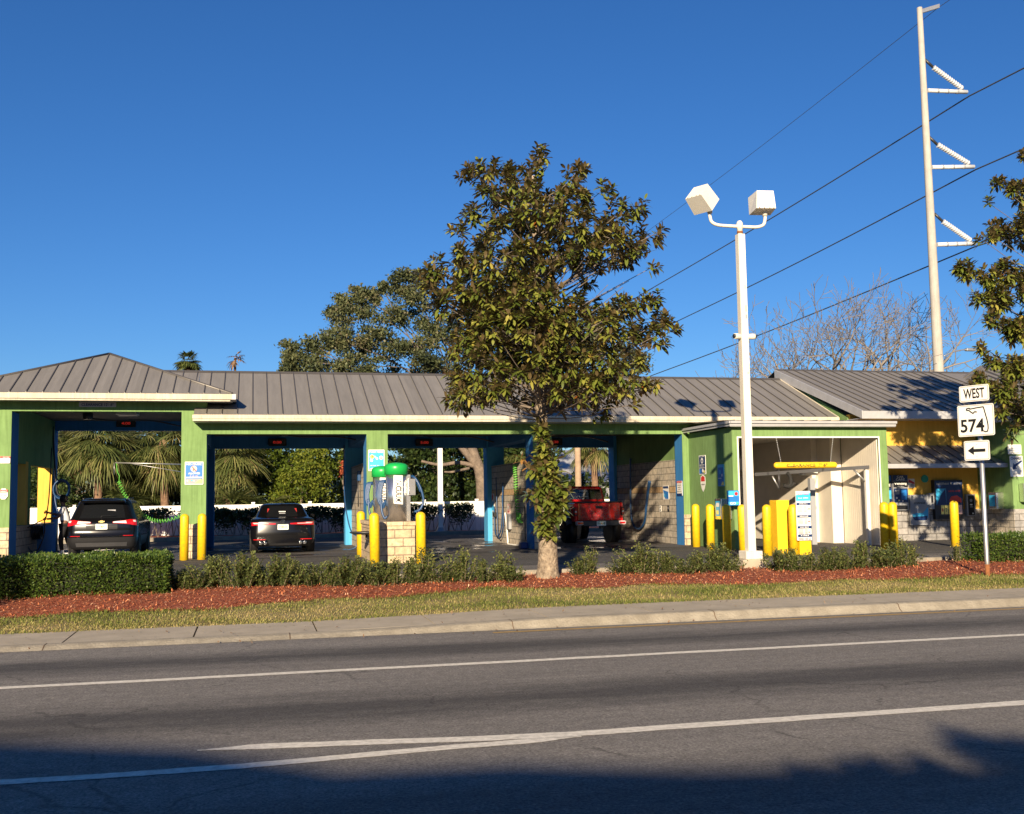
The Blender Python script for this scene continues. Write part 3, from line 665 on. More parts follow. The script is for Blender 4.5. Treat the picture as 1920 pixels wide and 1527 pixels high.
g.box(12.78, 12.80, YA-.27, YF-.0, 3.72, 3.85, 'fascia_grey'); g.box(12.74, 12.78, YA-.32, YF, 3.79, 3.86, 'fascia_grey'); g.build('gutter', A_)
g = MB(); g.box(12.8, 17.95, YA-.25, YA-.012, 3.702, 3.72, 'fascia_grey'); g.build('soffit', A_)

# ------------------------------------------------------------------ office
O = thing('office_building', (20.2, 29.5, LOT), 'yellow and green car wash office with grey metal roofs and a vending alcove', 'office')
YO = 29.45
g = MB(); g.box(17.95, 22.4, YO, YO+.2, LOT+.95, 4.25, 'yellow_wall'); g.build('wall', O)
g = MB(); g.box(17.95, 22.4, YO-.02, YO+.2, LOT, LOT+.95, 'block_x'); g.build('block_base', O)
g = MB(); g.prism([(17.9, 29.5, LOT), (17.9, 29.5, 4.15), (17.9, 33.9, 6.0), (17.9, 38.3, 4.15), (17.9, 38.3, LOT)], (.12, 0, 0), 'green'); g.build('gable_wall', O)
g = MB(); ex0, ex1, ey, ez, ry, rz = 17.84, 24.6, 28.6, 4.29, 33.9, 6.17
g.add([(ex0, ey, ez), (ex1, ey, ez), (ex1+3, ry, rz), (ex0, ry, rz), (ex0, 2*ry-ey, ez), (ex1, 2*ry-ey, ez)], [(0, 1, 2, 3), (3, 2, 5, 4)], 'roof')
x = ex0+.3
while x < ex1: g.prism([(x-.011, ey, ez-.01), (x+.011, ey, ez-.01), (x+.011, ey, ez+.032), (x-.011, ey, ez+.032)], (0, ry-ey, rz-ez), 'roofseam'); x += .36
g.prism([(ex0, ry-.13, rz-.05), (ex0, ry, rz+.035), (ex0, ry+.13, rz-.05)], (10, 0, 0), 'roofseam'); g.build('roof', O)
g = MB(); g.box(ex0, 22.6, ey-.12, ey, 4.05, ez-.01, 'fascia_grey'); g.build('gutter', O)
g = MB(); g.prism([(ex0, ey-.1, ez), (ex0, ey-.1, ez-.24), (ex0, ry, rz-.28), (ex0, ry, rz+.01)], (-.05, 0, 0), 'fascia_grey'); g.build('rake_board', O)
g = MB(); g.box(ex0, 22.4, ey, YO, 4.06, 4.08, 'fascia_grey'); g.build('soffit', O)
# awning roof over the vending wall
g = MB(); w0 = (18.0, 28.15, 2.66); 
g.add([(17.96, 28.15, 2.68), (22.5, 28.15, 2.68), (21.9, YO, 3.28), (17.96, YO, 3.28), (17.96, 28.15, 2.64), (22.5, 28.15, 2.64), (22.5, YO, 2.64), (17.96, YO, 2.64)], [(0, 1, 2, 3), (4, 7, 6, 5), (1, 5, 6, 2)], 'roof')
x = 18.1
while x < 22.3: g.prism([(x-.01, 28.15, 2.67), (x+.01, 28.15, 2.67), (x+.01, 28.15, 2.71), (x-.01, 28.15, 2.71)], (0, (YO-28.15)*min(1, (22.5-x)/.6), .6*min(1, (22.5-x)/.6)), 'roofseam'); x += .36
g.box(17.96, 22.5, 28.05, 28.15, 2.54, 2.67, 'fascia_grey'); g.build('awning', O)
# projecting wing
xw = 22.42; yw = 27.9
g = MB(); g.box(xw, xw+.2, yw, YO+.2, LOT+.95, 4.05, 'green'); g.box(xw+.004, 29.5, yw-.003, yw+.2, LOT+.951, 4.049, 'green'); g.build('wing_wall', O)
g = MB(); g.box(xw-.015, xw+.2, yw-.015, YO-.02, LOT, LOT+.95, 'block_y'); g.box(xw, 29.5, yw-.02, yw+.2, LOT, LOT+.949, 'block_x'); g.build('wing_base', O)
g = MB(); a0 = (22.0, 27.2, 4.12); 
g.add([(22.0, 27.3, 4.12), (30.5, 27.3, 4.12), (30.5, 33, 6.4), (25.6, 33.2, 6.35), (22.0, 34.5, 4.12)], [(0, 1, 2, 3), (0, 3, 4)], 'roof')
for k in range(16):
    y = 27.5+.4*k; t = min(1, (y-27.3)/5.9); dx = 3.6*t if y < 33.2 else 3.6*(34.5-y)/1.3
    if dx > .1: g.prism([(22.0, y-.011, 4.115), (22.0, y+.011, 4.115), (22.0, y+.011, 4.16), (22.0, y-.011, 4.16)], (dx, 0, 2.23*dx/3.6), 'roofseam')
for k in range(20):
    x = 22.3+.4*k; t = min(1, (x-22.0)/3.6); g.prism([(x-.011, 27.3, 4.115), (x+.011, 27.3, 4.115), (x+.011, 27.3, 4.16), (x-.011, 27.3, 4.16)], (0, 5.8*t, 2.23*t), 'roofseam')
g.build('wing_roof', O)
g = MB(); g.box(21.92, 30.5, 27.2, 27.3, 3.90, 4.11, 'fascia_grey'); g.box(21.92, 22.0, 27.3, 28.4, 3.90, 4.11, 'fascia_grey'); g.box(22, 30, 27.3, yw, 4.0, 4.02, 'fascia_grey'); g.build('wing_gutter', O)

# ------------------------------------------------------------------ bollards
def bollard_mesh():
    g = MB(); h = 1.22; r_ = .115
    g.lathe((0, 0, 0), [(r_, 0), (r_, h-.1)]+[(r_*math.cos(R(a)), h-.1+.1*math.sin(R(a))) for a in (15, 30, 45, 60, 75, 88)], 'yellow', 20)
    return g
bol = [(8, 1052, 'yellow bollard at the left edge by the small warning signs', None), (345, 1051, 'yellow bollard on the left of the pier with the no music sign', None), (378, 1050, 'yellow bollard on the right of the pier with the no music sign', None),
 (677, 1044, 'yellow bollard behind the vacuum plinth, at its far left corner', None), (703, 1062, 'yellow bollard at the front left corner of the vacuum plinth', None), (790, 1059, 'yellow bollard at the front right corner of the vacuum plinth', None),
 (1004, 1027, 'yellow bollard half hidden behind the magnolia trunk leaves', None), (1306, 1026, 'yellow bollard nearest the blue pier of the last bay', None), (1333, 1030, 'second yellow bollard along the green annex side wall', None),
 (1364, 1034, 'third yellow bollard, in front of the small steel box', None), (1395, 1039, 'yellow bollard peeping out left of the white lamp post', None), (1440, 1042, 'yellow bollard standing alone right of the white lamp post', None),
 (1660, 1030, 'yellow bollard at the right corner of the wash annex', None), (1677, 1030, 'yellow bollard just right of the annex corner, before the vending panels', None), (1792, 1025, 'shaded yellow bollard before the vending wall with the red car poster', None), (1904, 1012, 'yellow bollard at far right before the office wing', None)]
first = None
for px, py, lab, _g in bol:
    p = gnd(px, py, LOT)
    if first is None: o = bollard_mesh().build('bollard'); first = o
    else: o = first.copy(); COL.objects.link(o)
    o.location = (p.x, p.y, LOT); o.rotation_euler = (R(random.uniform(-.9, .9)), R(random.uniform(-.9, .9)), random.uniform(0, 6)); tag(o, lab, 'bollard', 'yellow bollards'); o.scale = (1, 1, 1 if px < 1200 else 1.03)

# ------------------------------------------------------------------ vacuum island
gx0, gx1, gy0, gy1 = 2.86, 3.78, 25.35, 29.2; zp = 1.31
P_ = thing('vacuum_plinth', (3.3, 27, LOT), 'tan split-face block plinth carrying two vacuums', 'plinth')
g = MB(); g.box(gx0, gx1, gy0, gy0+.15, LOT, zp-.1, 'tanblock_x'); g.box(gx0+.001, gx1-.001, gy0+.15, gy1, LOT, zp-.1, 'tanblock_y'); g.build('block_wall', P_)
g = MB(); g.box(gx0-.03, gx1+.03, gy0-.03, gy1+.03, zp-.1, zp, 'tanblock_x', bev=.02); g.build('cap_stone', P_)
def vacuum():
    V = thing('vacuum', (0, 0, 0), '-', 'vacuum', 'coin vacuums on the block plinth')
    g = MB(); g.lathe((0, 0, 0), [(.255, 0), (.255, 1.17)], 'steel', 32); 
    g.box(.22, .33, -.1, .1, 0, 1.12, 'steel'); g.build('canister', V)
    g = MB(); g.lathe((0, 0, 0), [(.262, 1.12), (.285, 1.125), (.287, 1.30), (.275, 1.345), (.22, 1.385), (.12, 1.41), (.01, 1.42)], 'cap_green', 32); g.build('cap', V)
    # curved banner with the word running down it
    g = MB(); n = 8; vs = []; a0, a1 = -R(82)-R(36), -R(82)+R(36); a0, a1 = R(-112), R(-60)
    for i in range(n+1):
        a = a0+(a1-a0)*i/n; vs += [(.258*math.cos(a), .258*math.sin(a), .43-.05*abs(i/n-.0)*.6), (.258*math.cos(a), .258*math.sin(a), 1.10)]
    g.add(vs, [(2*i, 2*i+2, 2*i+3, 2*i+1) for i in range(n)], 'signwhite', True)
    tv, tf = text_tris('VACUUM', 1., .03); xs = [v.x for v in tv]; ys = [v.y for v in tv]; W = max(xs)-min(xs); H = max(ys)-min(ys); cx = (max(xs)+min(xs))/2; cy = (max(ys)+min(ys))/2
    am = (a0+a1)/2
    for dd in (0.,):
        pts = []
        for v in tv:
            s_ = (v.x-cx)/W*.56; t_ = (v.y-cy)/H*.15+dd          # s runs down, t to the right after a quarter turn
            a = am+t_/.26; pts.append((.2615*math.cos(a), .2615*math.sin(a), .745-s_))
        g.add(pts, tf, 'signblack')
    g.build('banner', V)
    g = MB(); g.box(.27, .45, -.16, .0, .62, 1.02, 'steel', bev=.01); g.tube([(.3, -.16, .66), (.3, -.165, .66)], .012, 'chrome', 8); g.build('coin_box', V)
    def hose(pts, r_=.024, m='hoseblue'):
        # smooth polyline through control points
        P = [Vector(p) for p in pts]; out = []
        for i in range(len(P)-1):
            a, b_, c, d = P[max(i-1, 0)], P[i], P[i+1], P[min(i+2, len(P)-1)]
            for k in range(8):
                t = k/8; out.append(.5*((2*b_)+(c-a)*t+(2*a-5*b_+4*c-d)*t*t+(3*b_-a-3*c+d)*t**3))
        out.append(P[-1]); return out
    g = MB(); g.tube(hose([(.3, .1, 1.05), (.42, -.1, 1.06), (.56, -.18, .8), (.63, -.2, .5), (.55, -.2, .28), (.42, -.15, .22)]), .03, 'hoseblue', 8)
    g.tube(hose([(.3, .14, 1.0), (.47, 0, .98), (.58, -.12, .7)]), .03, 'hoseblue', 8); g.build('hose', V)
    g = MB()
    for k in range(4):
        o_ = .03*k; g.tube(hose([(-.24, .12, .98-o_*.5), (-.30-o_, .08, .95), (-.37-o_*.8, .05, .66-o_), (-.33, .0, .42-o_), (-.25, .05, .5)]), .028, 'hoseblue', 8)
    g.tube(hose([(-.38, 0, .55), (-.36, -.06, .25), (-.30, -.1, .08), (-.24, -.1, .12)]), .028, 'hoseblue', 8); g.build('hose_coil', V)
    return V, hose
V1, smooth_pts = vacuum(); V2 = copy_tree(V1)
pv = at(743.5, 990, 25.85); V1.location = (pv.x, 25.85, zp); V1['label'] = 'nearer stainless vacuum with green dome cap and blue hoses on the plinth'
pv = at(717.5, 990, 28.3); V2.location = (pv.x, 28.3, zp); V2['label'] = 'rear stainless vacuum with green dome cap, half hidden behind the nearer one'
pt = at(668, 997, 26.6)
t = thing('mat_tray', (pt.x+.2, 26.6, pt.z-.04), 'thin dark round tray sticking out left of the plinth', 'tray')
g = MB(); g.lathe((pt.x+.25, 26.6, pt.z-.07), [(.30, 0), (.40, .03), (.42, .06), (.40, .065), (.28, .03)], 'dmetal', 24); g.build('dish', t)
g = MB(); g.tube([(pt.x+.25, 26.6, pt.z-.07), (pt.x+.25, 26.6, pt.z-.2), (gx0, 26.6, pt.z-.2)], .03, 'dmetal', 8); g.build('bracket', t)

# ------------------------------------------------------------------ signs and posters
UPZ = (0, 0, 1)
# lines the photograph shows but does not let one read: word-length strokes, no invented words
BLUR = {'NO LOITERING', 'NO LITTER', 'TOKENS', 'RINSE', 'BAY', 'AFTER USE', 'PLEASE', 'FOR HELP NOW', 'NO WASH', 'WATER', 'RECLAIM', 'AT ANY TIME', 'ULTIMATE', 'SUPREME', 'DELUXE', 'BASIC', 'WASH MENU', 'BEST VALUE', 'Little Trees', 'Fragrances & Cloths', 'manager', 'SALES', 'CENTER'}
def strokes(g, text, cx, cy, w, h, m, F, d):
    rr_ = random.Random(len(text)*7+int(abs(cy)*1000)); n = max(3, len(text)); x = cx-w/2; st = w/n
    for ch in text:
        if ch != ' ': hh = h*rr_.uniform(.55, 1.); rect(g, x+st*.12, x+st*(.55+.3*rr_.random()), cy-h/2, cy-h/2+hh, m, F, d)
        x += st
def sign(name, label, cat, c, w, h, base, els, right=(1, 0, 0), group=None, border=None, rr=.02, th=.012, box=0):
    F = frame(c, right, UPZ)
    T = thing(name, c, label, cat, group)
    g = MB(); panel(g, w, h, border or base, F, rr, max(th, box)); g.build('panel', T)
    g = MB()
    if border:
        i = .03*min(w, h)+.006; panel(g, w-2*i, h-2*i, base, frame(c, right, UPZ, .0015), rr*.7, .0012); g.build('face', T); g = MB()
    lv = .004
    for e in els:
        lv += .0006
        if e[0] == 'r': rect(g, e[1]*w, e[2]*w, e[3]*h, e[4]*h, e[5], F, lv)
        elif e[0] == 't' and (e[1] in BLUR or e[1][0] == '$'): strokes(g, e[1], e[2]*w, e[3]*h, e[4]*w, e[5]*h*.8, e[6], F, lv)
        elif e[0] == 't': fit_text(g, e[1], e[2]*w, e[3]*h, e[4]*w, e[5]*h, e[6], F, lv+.001, (e[7] if len(e) > 7 else 0)*w)
        elif e[0] == 'd': disc(g, e[1]*w, e[2]*h, e[3]*w, e[4], F, lv, rx=1.)
        elif e[0] == 'p': g.add([(x*w, y*h, lv) for x, y in e[1]], [tuple(range(len(e[1])))], e[2], False, F)
    if g.v: g.build('print', T)
    return T
def box_px(x0, y0, x1, y1, Y):
    a = at((x0+x1)/2, (y0+y1)/2, Y); l = at(x0, (y0+y1)/2, Y); r_ = at(x1, (y0+y1)/2, Y); t_ = at((x0+x1)/2, y0, Y); b_ = at((x0+x1)/2, y1, Y)
    return a, r_.x-l.x, t_.z-b_.z
c, w_, h_ = box_px(148, 754.5, 218, 763.5, YF-.02)
sign('clearance_sign', 'grey strip reading clearance 12 feet 8 on the beam of the tall bay', 'sign', c, w_, h_, 'signdim', [('t', 'CLEARANCE 12\'- 8"', 0, 0, .86, .62, 'signnavy', .003)], th=.008)
c, w_, h_ = box_px(346.5, 866, 381.5, 909, YF-.04)
sign('no_music_sign', 'blue no music allowed sign with red prohibition circle on the left green pier', 'sign', c, w_, h_, 'signblue', [
    ('t', 'NO MUSIC', 0, .39, .82, .09, 'signwhite', .006), ('d', -.02, .19, .17, 'signpink'), ('p', [(-.14, .28), (-.11, .30), (.12, .10), (.09, .08)], 'signred'), ('r', -.05, .0, .10, .19, 'signred'),
    ('t', 'ALLOWED', 0, -.01, .62, .085, 'signwhite', .006), ('t', 'AT ANY TIME', 0, -.12, .46, .05, 'signpink', .004), ('r', -.47, .47, -.21, -.165, 'signwhite'),
    ('r', -.44, .44, -.46, -.24, 'signgrey'), ('p', [(.02, -.46), (.46, -.46), (.46, -.26), (.30, -.28), (.16, -.36)], 'signyellow'), ('d', -.35, -.33, .04, 'signwhite'), ('d', -.25, -.38, .03, 'signyellow'), ('d', -.12, -.32, .04, 'signcyan'), ('d', 0, -.34, .035, 'signwhite'), ('d', .42, -.27, .03, 'signblack')], border='signwhite')
c, w_, h_ = box_px(690.5, 843.5, 721, 883.5, YF-.04)
sign('instruction_sign', 'light blue sign with white and orange pictures on the middle green pier', 'sign', c, w_, h_, 'signcyan', [
    ('t', 'PUSH HERE', 0, .40, .84, .10, 'signwhite', .005), ('d', -.27, .17, .13, 'signyellow'), ('d', -.24, .17, .07, 'orange'), ('p', [(-.15, .18), (.0, .08), (.02, .13), (-.1, .22)], 'signwhite'), ('d', .03, .08, .07, 'signwhite'), ('d', .29, .12, .12, 'signwhite'), ('d', .29, .10, .07, 'signgrey'),
    ('d', -.30, .0, .09, 'signwhite'), ('d', -.38, -.08, .05, 'signcyan'), ('t', 'FOR HELP NOW', -.1, -.24, .56, .05, 'signwhite', .003), ('p', [(-.46, -.46), (.46, -.46), (.46, -.28), (.15, -.30), (0, -.38), (-.2, -.36), (-.46, -.42)], 'signyellow'), ('d', .42, -.29, .035, 'signblack'), ('d', -.26, -.40, .06, 'signwhite')], border='signwhite')
c, w_, h_ = box_px(0, 856, 19, 869, YF-.04)
sign('warning_sign', 'small white notice with red top band at the left edge of the photo', 'sign', c, w_, h_, 'signwhite', [('r', -.5, .5, .22, .5, 'signred'), ('t', 'NOTICE', .1, .36, .6, .16, 'signwhite'), ('t', 'NO LOITERING', 0, 0, .8, .14, 'signblack'), ('t', 'NO LITTER', 0, -.28, .6, .12, 'signblack')])
c, w_, h_ = box_px(-2, 916, 15, 937, YF-.04)
oc = [(.5*math.cos(R(22.5+45*k))*1.05, .5*math.sin(R(22.5+45*k))*1.05) for k in range(8)]
T = thing('octagon_sign', c, 'small white octagonal warning sign with red band below the notice', 'sign'); g = MB(); F = frame(c, (1, 0, 0), UPZ)
g.prism([F @ Vector((x*w_, y*h_, 0)) for x, y in oc], (0, .012, 0), 'signwhite'); g.build('panel', T); g = MB(); rect(g, -.46*w_, .46*w_, .12*h_, .38*h_, 'signred', F, .003); strokes(g, 'AAAAAAA', 0, .25*h_, .7*w_, .10*h_, 'signwhite', F, .004); strokes(g, 'AAA AAAA', 0, -.12*h_, .7*w_, .10*h_, 'signblack', F, .004); g.build('print', T)
# notice on the blue pier of the last bay (street face of the side, facing -X)
def side_px(x0, y0, x1, y1, X):
    l = onx(x0, (y0+y1)/2, X); r_ = onx(x1, (y0+y1)/2, X); a = onx((x0+x1)/2, (y0+y1)/2, X); t_ = onx((x0+x1)/2, y0, X); b_ = onx((x0+x1)/2, y1, X)
    return Vector((X, (l.y+r_.y)/2, a.z)), abs(l.y-r_.y), t_.z-b_.z
c, w_, h_ = side_px(1266.5, 902, 1282, 930, 12.75)
sign('notice_sign', 'white notice with red heading and blue foot on the blue pier of the last bay', 'sign', c, .40, h_, 'signwhite', [('r', -.5, .5, .36, .5, 'signred'), ('t', 'NOTICE', 0, .43, .7, .09, 'signwhite'), ('t', 'PLEASE', 0, .22, .7, .08, 'signblack'), ('t', 'RINSE', 0, .08, .6, .08, 'signblack'), ('t', 'BAY', 0, -.06, .45, .08, 'signblack'), ('t', 'AFTER USE', 0, -.2, .8, .08, 'signblack'), ('r', -.5, .5, -.5, -.34, 'signnavy')], right=(0, -1, 0))
c, w_, h_ = side_px(1241, 911, 1256, 937, 12.85)
sign('wall_poster', 'blue and white poster on the sunlit block wall of the last bay', 'poster', c, .5, h_, 'signwhite', [('r', -.45, .45, .30, .46, 'signnavy'), ('p', [(-.45, .2), (.45, .05), (.45, -.45), (-.1, -.45), (-.3, -.1)], 'signblue'), ('d', -.2, -.2, .12, 'signcyan')], right=(0, -1, 0))
for k, (px, lab) in enumerate(((1238, 'left one of two small black and white button boxes on the block wall'), (1253, 'right one of two small black and white button boxes on the block wall'))):
    c = onx(px, 954, 12.85); sign('button_box', lab, 'button box', c, .14, .2, 'signwhite' if k == 0 else 'black', [('r', -.2, .3, .1, .4, 'signblack'), ('r', -.2, .3, -.4, -.1, 'signblack')] if k == 0 else [('d', 0, .1, .3, 'signgrey')], right=(0, -1, 0), th=.05)
c, w_, h_ = side_px(921, 925, 927, 960, 8.20)
sign('wall_poster', 'small red and blue poster low on the block wall of the third bay', 'poster', c, .45, .62, 'signwhite', [('d', 0, .3, .25, 'signred'), ('p', [(-.4, -.45), (.4, -.45), (.3, .1), (-.2, .05)], 'signcyan')], right=(0, -1, 0))
c = onx(953.5, 957, 8.20)
sign('wall_notice', 'small pinkish notice in the middle of the third bay block wall', 'notice', c, .38, .42, 'signpink', [('r', -.3, .3, .1, .35, 'signwhite'), ('t', 'TOKENS', 0, -.1, .7, .15, 'signred')], right=(0, -1, 0))
c = onx(991, 940, 8.04)
sign('pier_lettering_sign', 'narrow strip with white and black marks on the blue pier face beside the magnolia', 'sign', Vector((8.045, 30.8, c.z)), .2, .75, 'blue', [('r', -.3, .3, .05, .3, 'signblack'), ('r', -.1, .3, .12, .2, 'signwhite'), ('r', -.35, .2, -.2, 0, 'signwhite'), ('r', -.2, .35, -.35, -.25, 'signblack')], right=(0, -1, 0))
# annex side-wall signs
c, w_, h_ = side_px(1311, 854, 1323, 890, 12.955)
sign('door_sign', 'navy and white vertical sign with a drop shape, on the green annex side wall', 'sign', Vector((12.95, c.y, c.z)), .48, h_, 'signnavy', [('t', 'NO WASH', 0, .43, .8, .05, 'signwhite'), ('d', 0, .22, .18, 'signwhite'), ('d', 0, .20, .09, 'signnavy'), ('t', 'WATER', 0, .0, .7, .07, 'signwhite'), ('t', 'RECLAIM', 0, -.1, .6, .05, 'signwhite'), ('r', -.45, .45, -.17, -.15, 'signwhite'), ('r', -.4, -.1, -.45, -.2, 'signblue'), ('d', .1, -.3, .12, 'signwhite'), ('d', .3, -.36, .1, 'signyellow')], right=(0, -1, 0), border='signwhite')
c, w_, h_ = side_px(1346, 871, 1358, 912, 12.955)
sign('menu_sign', 'blue sign in the lamp post shadow on the green annex side wall', 'sign', Vector((12.95, c.y, c.z)), .42, h_, 'signblue', [('r', -.45, .45, .36, .46, 'signcyan'), ('d', -.1, .15, .16, 'signcyan'), ('d', .2, .0, .1, 'signwhite'), ('r', -.4, .1, -.15, -.12, 'signwhite'), ('p', [(0, -.46), (.46, -.46), (.46, -.3), (.2, -.3)], 'signyellow')], right=(0, -1, 0), border='signcyan')
c, w_, h_ = side_px(1314, 896, 1323, 915, 12.955)
T = thing('shield_sign', Vector((12.95, c.y, c.z)), 'small white shield shaped sticker with red top on the annex side wall', 'sign'); g = MB(); F = frame(Vector((12.95, c.y, c.z)), (0, -1, 0), UPZ)
sh = [(-.16, .18), (0, .24), (.16, .18), (.18, -.02), (.10, -.18), (0, -.27), (-.10, -.18), (-.18, -.02)]
g.prism([F @ Vector((x, y, .002)) for x, y in sh], (.004, 0, 0), 'signwhite'); g.build('panel', T); g = MB()
g.add([(-.14, .04, .004), (.14, .04, .004), (.13, .16, .004), (0, .21, .004), (-.13, .16, .004)], [(0, 1, 2, 3, 4)], 'signred', False, F); strokes(g, 'AAAAAA', 0, -.05, .24, .04, 'signblack', F, .005); g.build('print', T)
c = gnd(1352, 1034, LOT); q = onx(1345, 954, 12.6)
T = thing('paystation', (12.6, q.y, q.z-.3), 'small stainless box with a printed face, on the annex side wall behind a bollard', 'pay box'); g = MB(); g.box(12.62, 12.95, q.y-.22, q.y+.22, q.z-.30, q.z+.28, 'steel', bev=.02); g.build('housing', T)
g = MB(); F = frame((12.617, q.y, q.z), (0, -1, 0), UPZ); panel(g, .30, .42, 'signcyan', F, .01, .003); rect(g, -.1, .1, .05, .16, 'signwhite', F, .002); rect(g, -.1, .05, -.16, -.05, 'signyellow', F, .002); g.build('print', T)
c, w_, h_ = box_px(1364, 920, 1386, 948, YA-.35)
sign('screen_sign', 'blue and magenta tilted advert panel at the left corner of the annex front', 'sign', c, w_, h_, 'signcyan', [('r', -.5, .5, -.25, .12, 'signblue'), ('d', .25, .28, .14, 'signred'), ('r', -.42, 0, .1, .16, 'signwhite'), ('t', 'GO', -.05, -.36, .5, .16, 'signwhite', .01), ('d', .36, -.36, .06, 'hosegreen')], border='signblue', th=.04)
# payment pedestal with price board
c0 = gnd(1470, 1040, LOT)
T = thing('pay_station_cabinet', (c0.x+.2, c0.y, LOT), 'yellow steel pay station cabinet before the annex opening', 'cabinet')
a, b_ = at(1458, 990, 24.5), at(1482, 990, 24.5)
g = MB(); g.box(a.x, b_.x, 24.5, 24.9, LOT, at(1470, 938, 24.5).z, 'yellow_bar', bev=.02); g.build('cabinet', T)
a, b_ = at(1482, 990, 24.2), at(1493.5, 990, 24.2); g = MB(); g.lathe(((a.x+b_.x)/2, 24.2, LOT), [(.115, 0), (.115, 1.15), (.10, 1.2), (.06, 1.24), (.01, 1.25)], 'yellow', 18); g.build('post', T)
a, b_ = at(1500, 1030, 24.05), at(1522, 1030, 24.05); g = MB(); g.box(a.x, b_.x, 24.05, 24.25, LOT, at(1510, 1000, 24.05).z, 'yellow', bev=.01); g.build('foot', T)
c, w_, h_ = box_px(1493.5, 921, 1520.5, 1013.5, 24.0)
els = [('r', -.5, .5, .30, .5, 'signcyan'), ('p', [(-.5, .42), (.5, .46), (.5, .5), (-.5, .5)], 'signwhite'), ('t', 'WASH MENU', 0, .44, .8, .035, 'signred', .004), ('t', 'BEST VALUE', 0, .36, .7, .03, 'signwhite', .003)]
for k, (y, tx) in enumerate(((.24, 'ULTIMATE'), (-.01, 'SUPREME'), (-.23, 'DELUXE'), (-.40, 'BASIC'))):
    els += [('r', -.48, .48, y-.025, y+.022, 'signnavy'), ('t', tx, 0, y, .6, .03, 'signwhite', .003), ('t', '$'+str((15, 12, 9, 7)[k]), .36, y-.10 if k < 3 else y-.07, .2, .045, 'signred', .006)]
    for j in range(5 if k < 3 else 2): els += [('r', -.44, -.08, y-.055-.025*j, y-.045-.025*j, 'signgrey'), ('r', 0, .22, y-.055-.025*j, y-.045-.025*j, 'signgrey')]
sign('price_board', 'tall white and blue price board with four wash packages on the yellow cabinet', 'price board', c, w_, h_, 'signwhite', els, th=.03, rr=.01)

# clearance bar on chains
a, b_ = at(1451, 873, 26.6), at(1569, 872.5, 26.6)
T = thing('clearance_bar', (a.x, 26.6, a.z), 'yellow clearance 7 feet 6 bar hanging on chains in the annex mouth', 'clearance bar')
g = MB(); rr = .085; prof = []; L_ = b_.x-a.x
mx_ = Matrix(((0, 0, 1), (0, 1, 0), (-1, 0, 0))).to_4x4()
for k in range(6): prof.append((rr*math.sin(R(90*k/5))+.001, rr-rr*math.cos(R(90*k/5))))
prof += [(r_, L_-z) for r_, z in reversed(prof)]
g.lathe(a, prof, 'yellow_bar', 18, mx_); bar = g.build('bar', T)
g = MB(); F = frame(((a.x+b_.x)/2, 26.6-.088, (a.z+b_.z)/2), (1, 0, 0), UPZ)
tv, tf = text_tris('CLEARANCE  7\' 6"', 1., .03); xs = [v.x for v in tv]; ys = [v.y for v in tv]
for dd in (0.,):
    pts = []
    for v in tv:
        yy = (v.y-(max(ys)+min(ys))/2)/(max(ys)-min(ys))*.085; xx = (v.x-(max(xs)+min(xs))/2)/(max(xs)-min(xs))*1.24+dd
        pts.append((xx, yy, -(.086-math.sqrt(max(0, .088**2-yy*yy)))+.0))
    g.add(pts, tf, 'signblack', False, F)
g.build('lettering', T)
for px0, py0, px1, py1 in ((1455, 820, 1464, 866), (1562, 820, 1557, 866)):
    g = MB(); t0 = at(px0, py0, 27.3); t1 = at(px1, py1, 26.6); n = 26
    for k in range(n):
        p0 = t0.lerp(t1, k/n); p1 = t0.lerp(t1, (k+1.25)/n); p1 = t1 if k == n-1 else p1; g.tube([p0, p1], .013 if k % 2 else .008, 'metal', 5)
    g.build('chain', T)
# wash gantry inside the annex
T = thing('wash_gantry', (15.5, 28.8, LOT), 'grey steel gantry frame with beam and posts inside the annex', 'gantry')
g = MB(); p0, p1 = at(1415, 890, 29.6), at(1630, 876, 27.6); g.prism([p0+Vector((0, 0, -.05)), p0+Vector((0, 0, .05)), p1+Vector((0, 0, .05)), p1+Vector((0, 0, -.05))], (.03, .1, 0), 'dmetal'); g.build('beam', T)
g = MB(); q0 = at(1626, 885, 27.7); g.box(q0.x-.05, q0.x+.05, 27.7, 27.8, LOT, q0.z+.1, 'white'); g.build('post', T)
g = MB(); q1 = at(1524, 900, 28.8); g.box(q1.x-.09, q1.x+.07, 28.8, 28.95, LOT, q1.z+.05, 'signgrey'); g.build('post', T)
g = MB(); g.tube([at(1600, 880, 27.9), at(1622, 903, 27.75)], .03, 'metal', 6); g.build('brace', T)
g = MB(); g.tube([at(1448, 893, 29.2), at(1461, 917, 29.2)], .03, 'metal', 6); g.tube([at(1460, 882, 29.2), at(1461, 918, 29.2)], .04, 'dmetal', 6); g.build('brace', T)
g = MB(); a = at(1503, 888, 28.9); b_ = at(1523, 888, 28.9); g.box(a.x, b_.x+.2, 28.9, 29.1, a.z-.05, a.z+.06, 'white', bev=.02); g.build('nozzle_head', T)
g = MB(); P = [at(*p, 28.9) for p in ((1476, 887), (1481, 893), (1483, 903), (1481, 910), (1474, 912), (1469, 910))]; g.tube(smooth_pts(P), .055, 'rubber', 8); g.tube(smooth_pts([at(*p, 28.9) for p in ((1470, 911), (1480, 913), (1490, 906))]), .05, 'rubber', 8); g.build('hose_arm', T)
c, w_, h_ = box_px(1378, 860, 1413, 882, 28.4)
T = thing('monitor', c, 'dark screen box hanging behind the lamp post in the annex mouth', 'screen'); g = MB(); g.box(c.x-w_/2, c.x+w_/2, 28.4, 28.55, c.z-h_/2, c.z+h_/2, 'black', bev=.02); g.build('housing', T)
g = MB(); g.box(c.x-.04, c.x+.04, 28.45, 28.55, c.z+h_/2, 3.54, 'dmetal'); g.build('bracket', T)
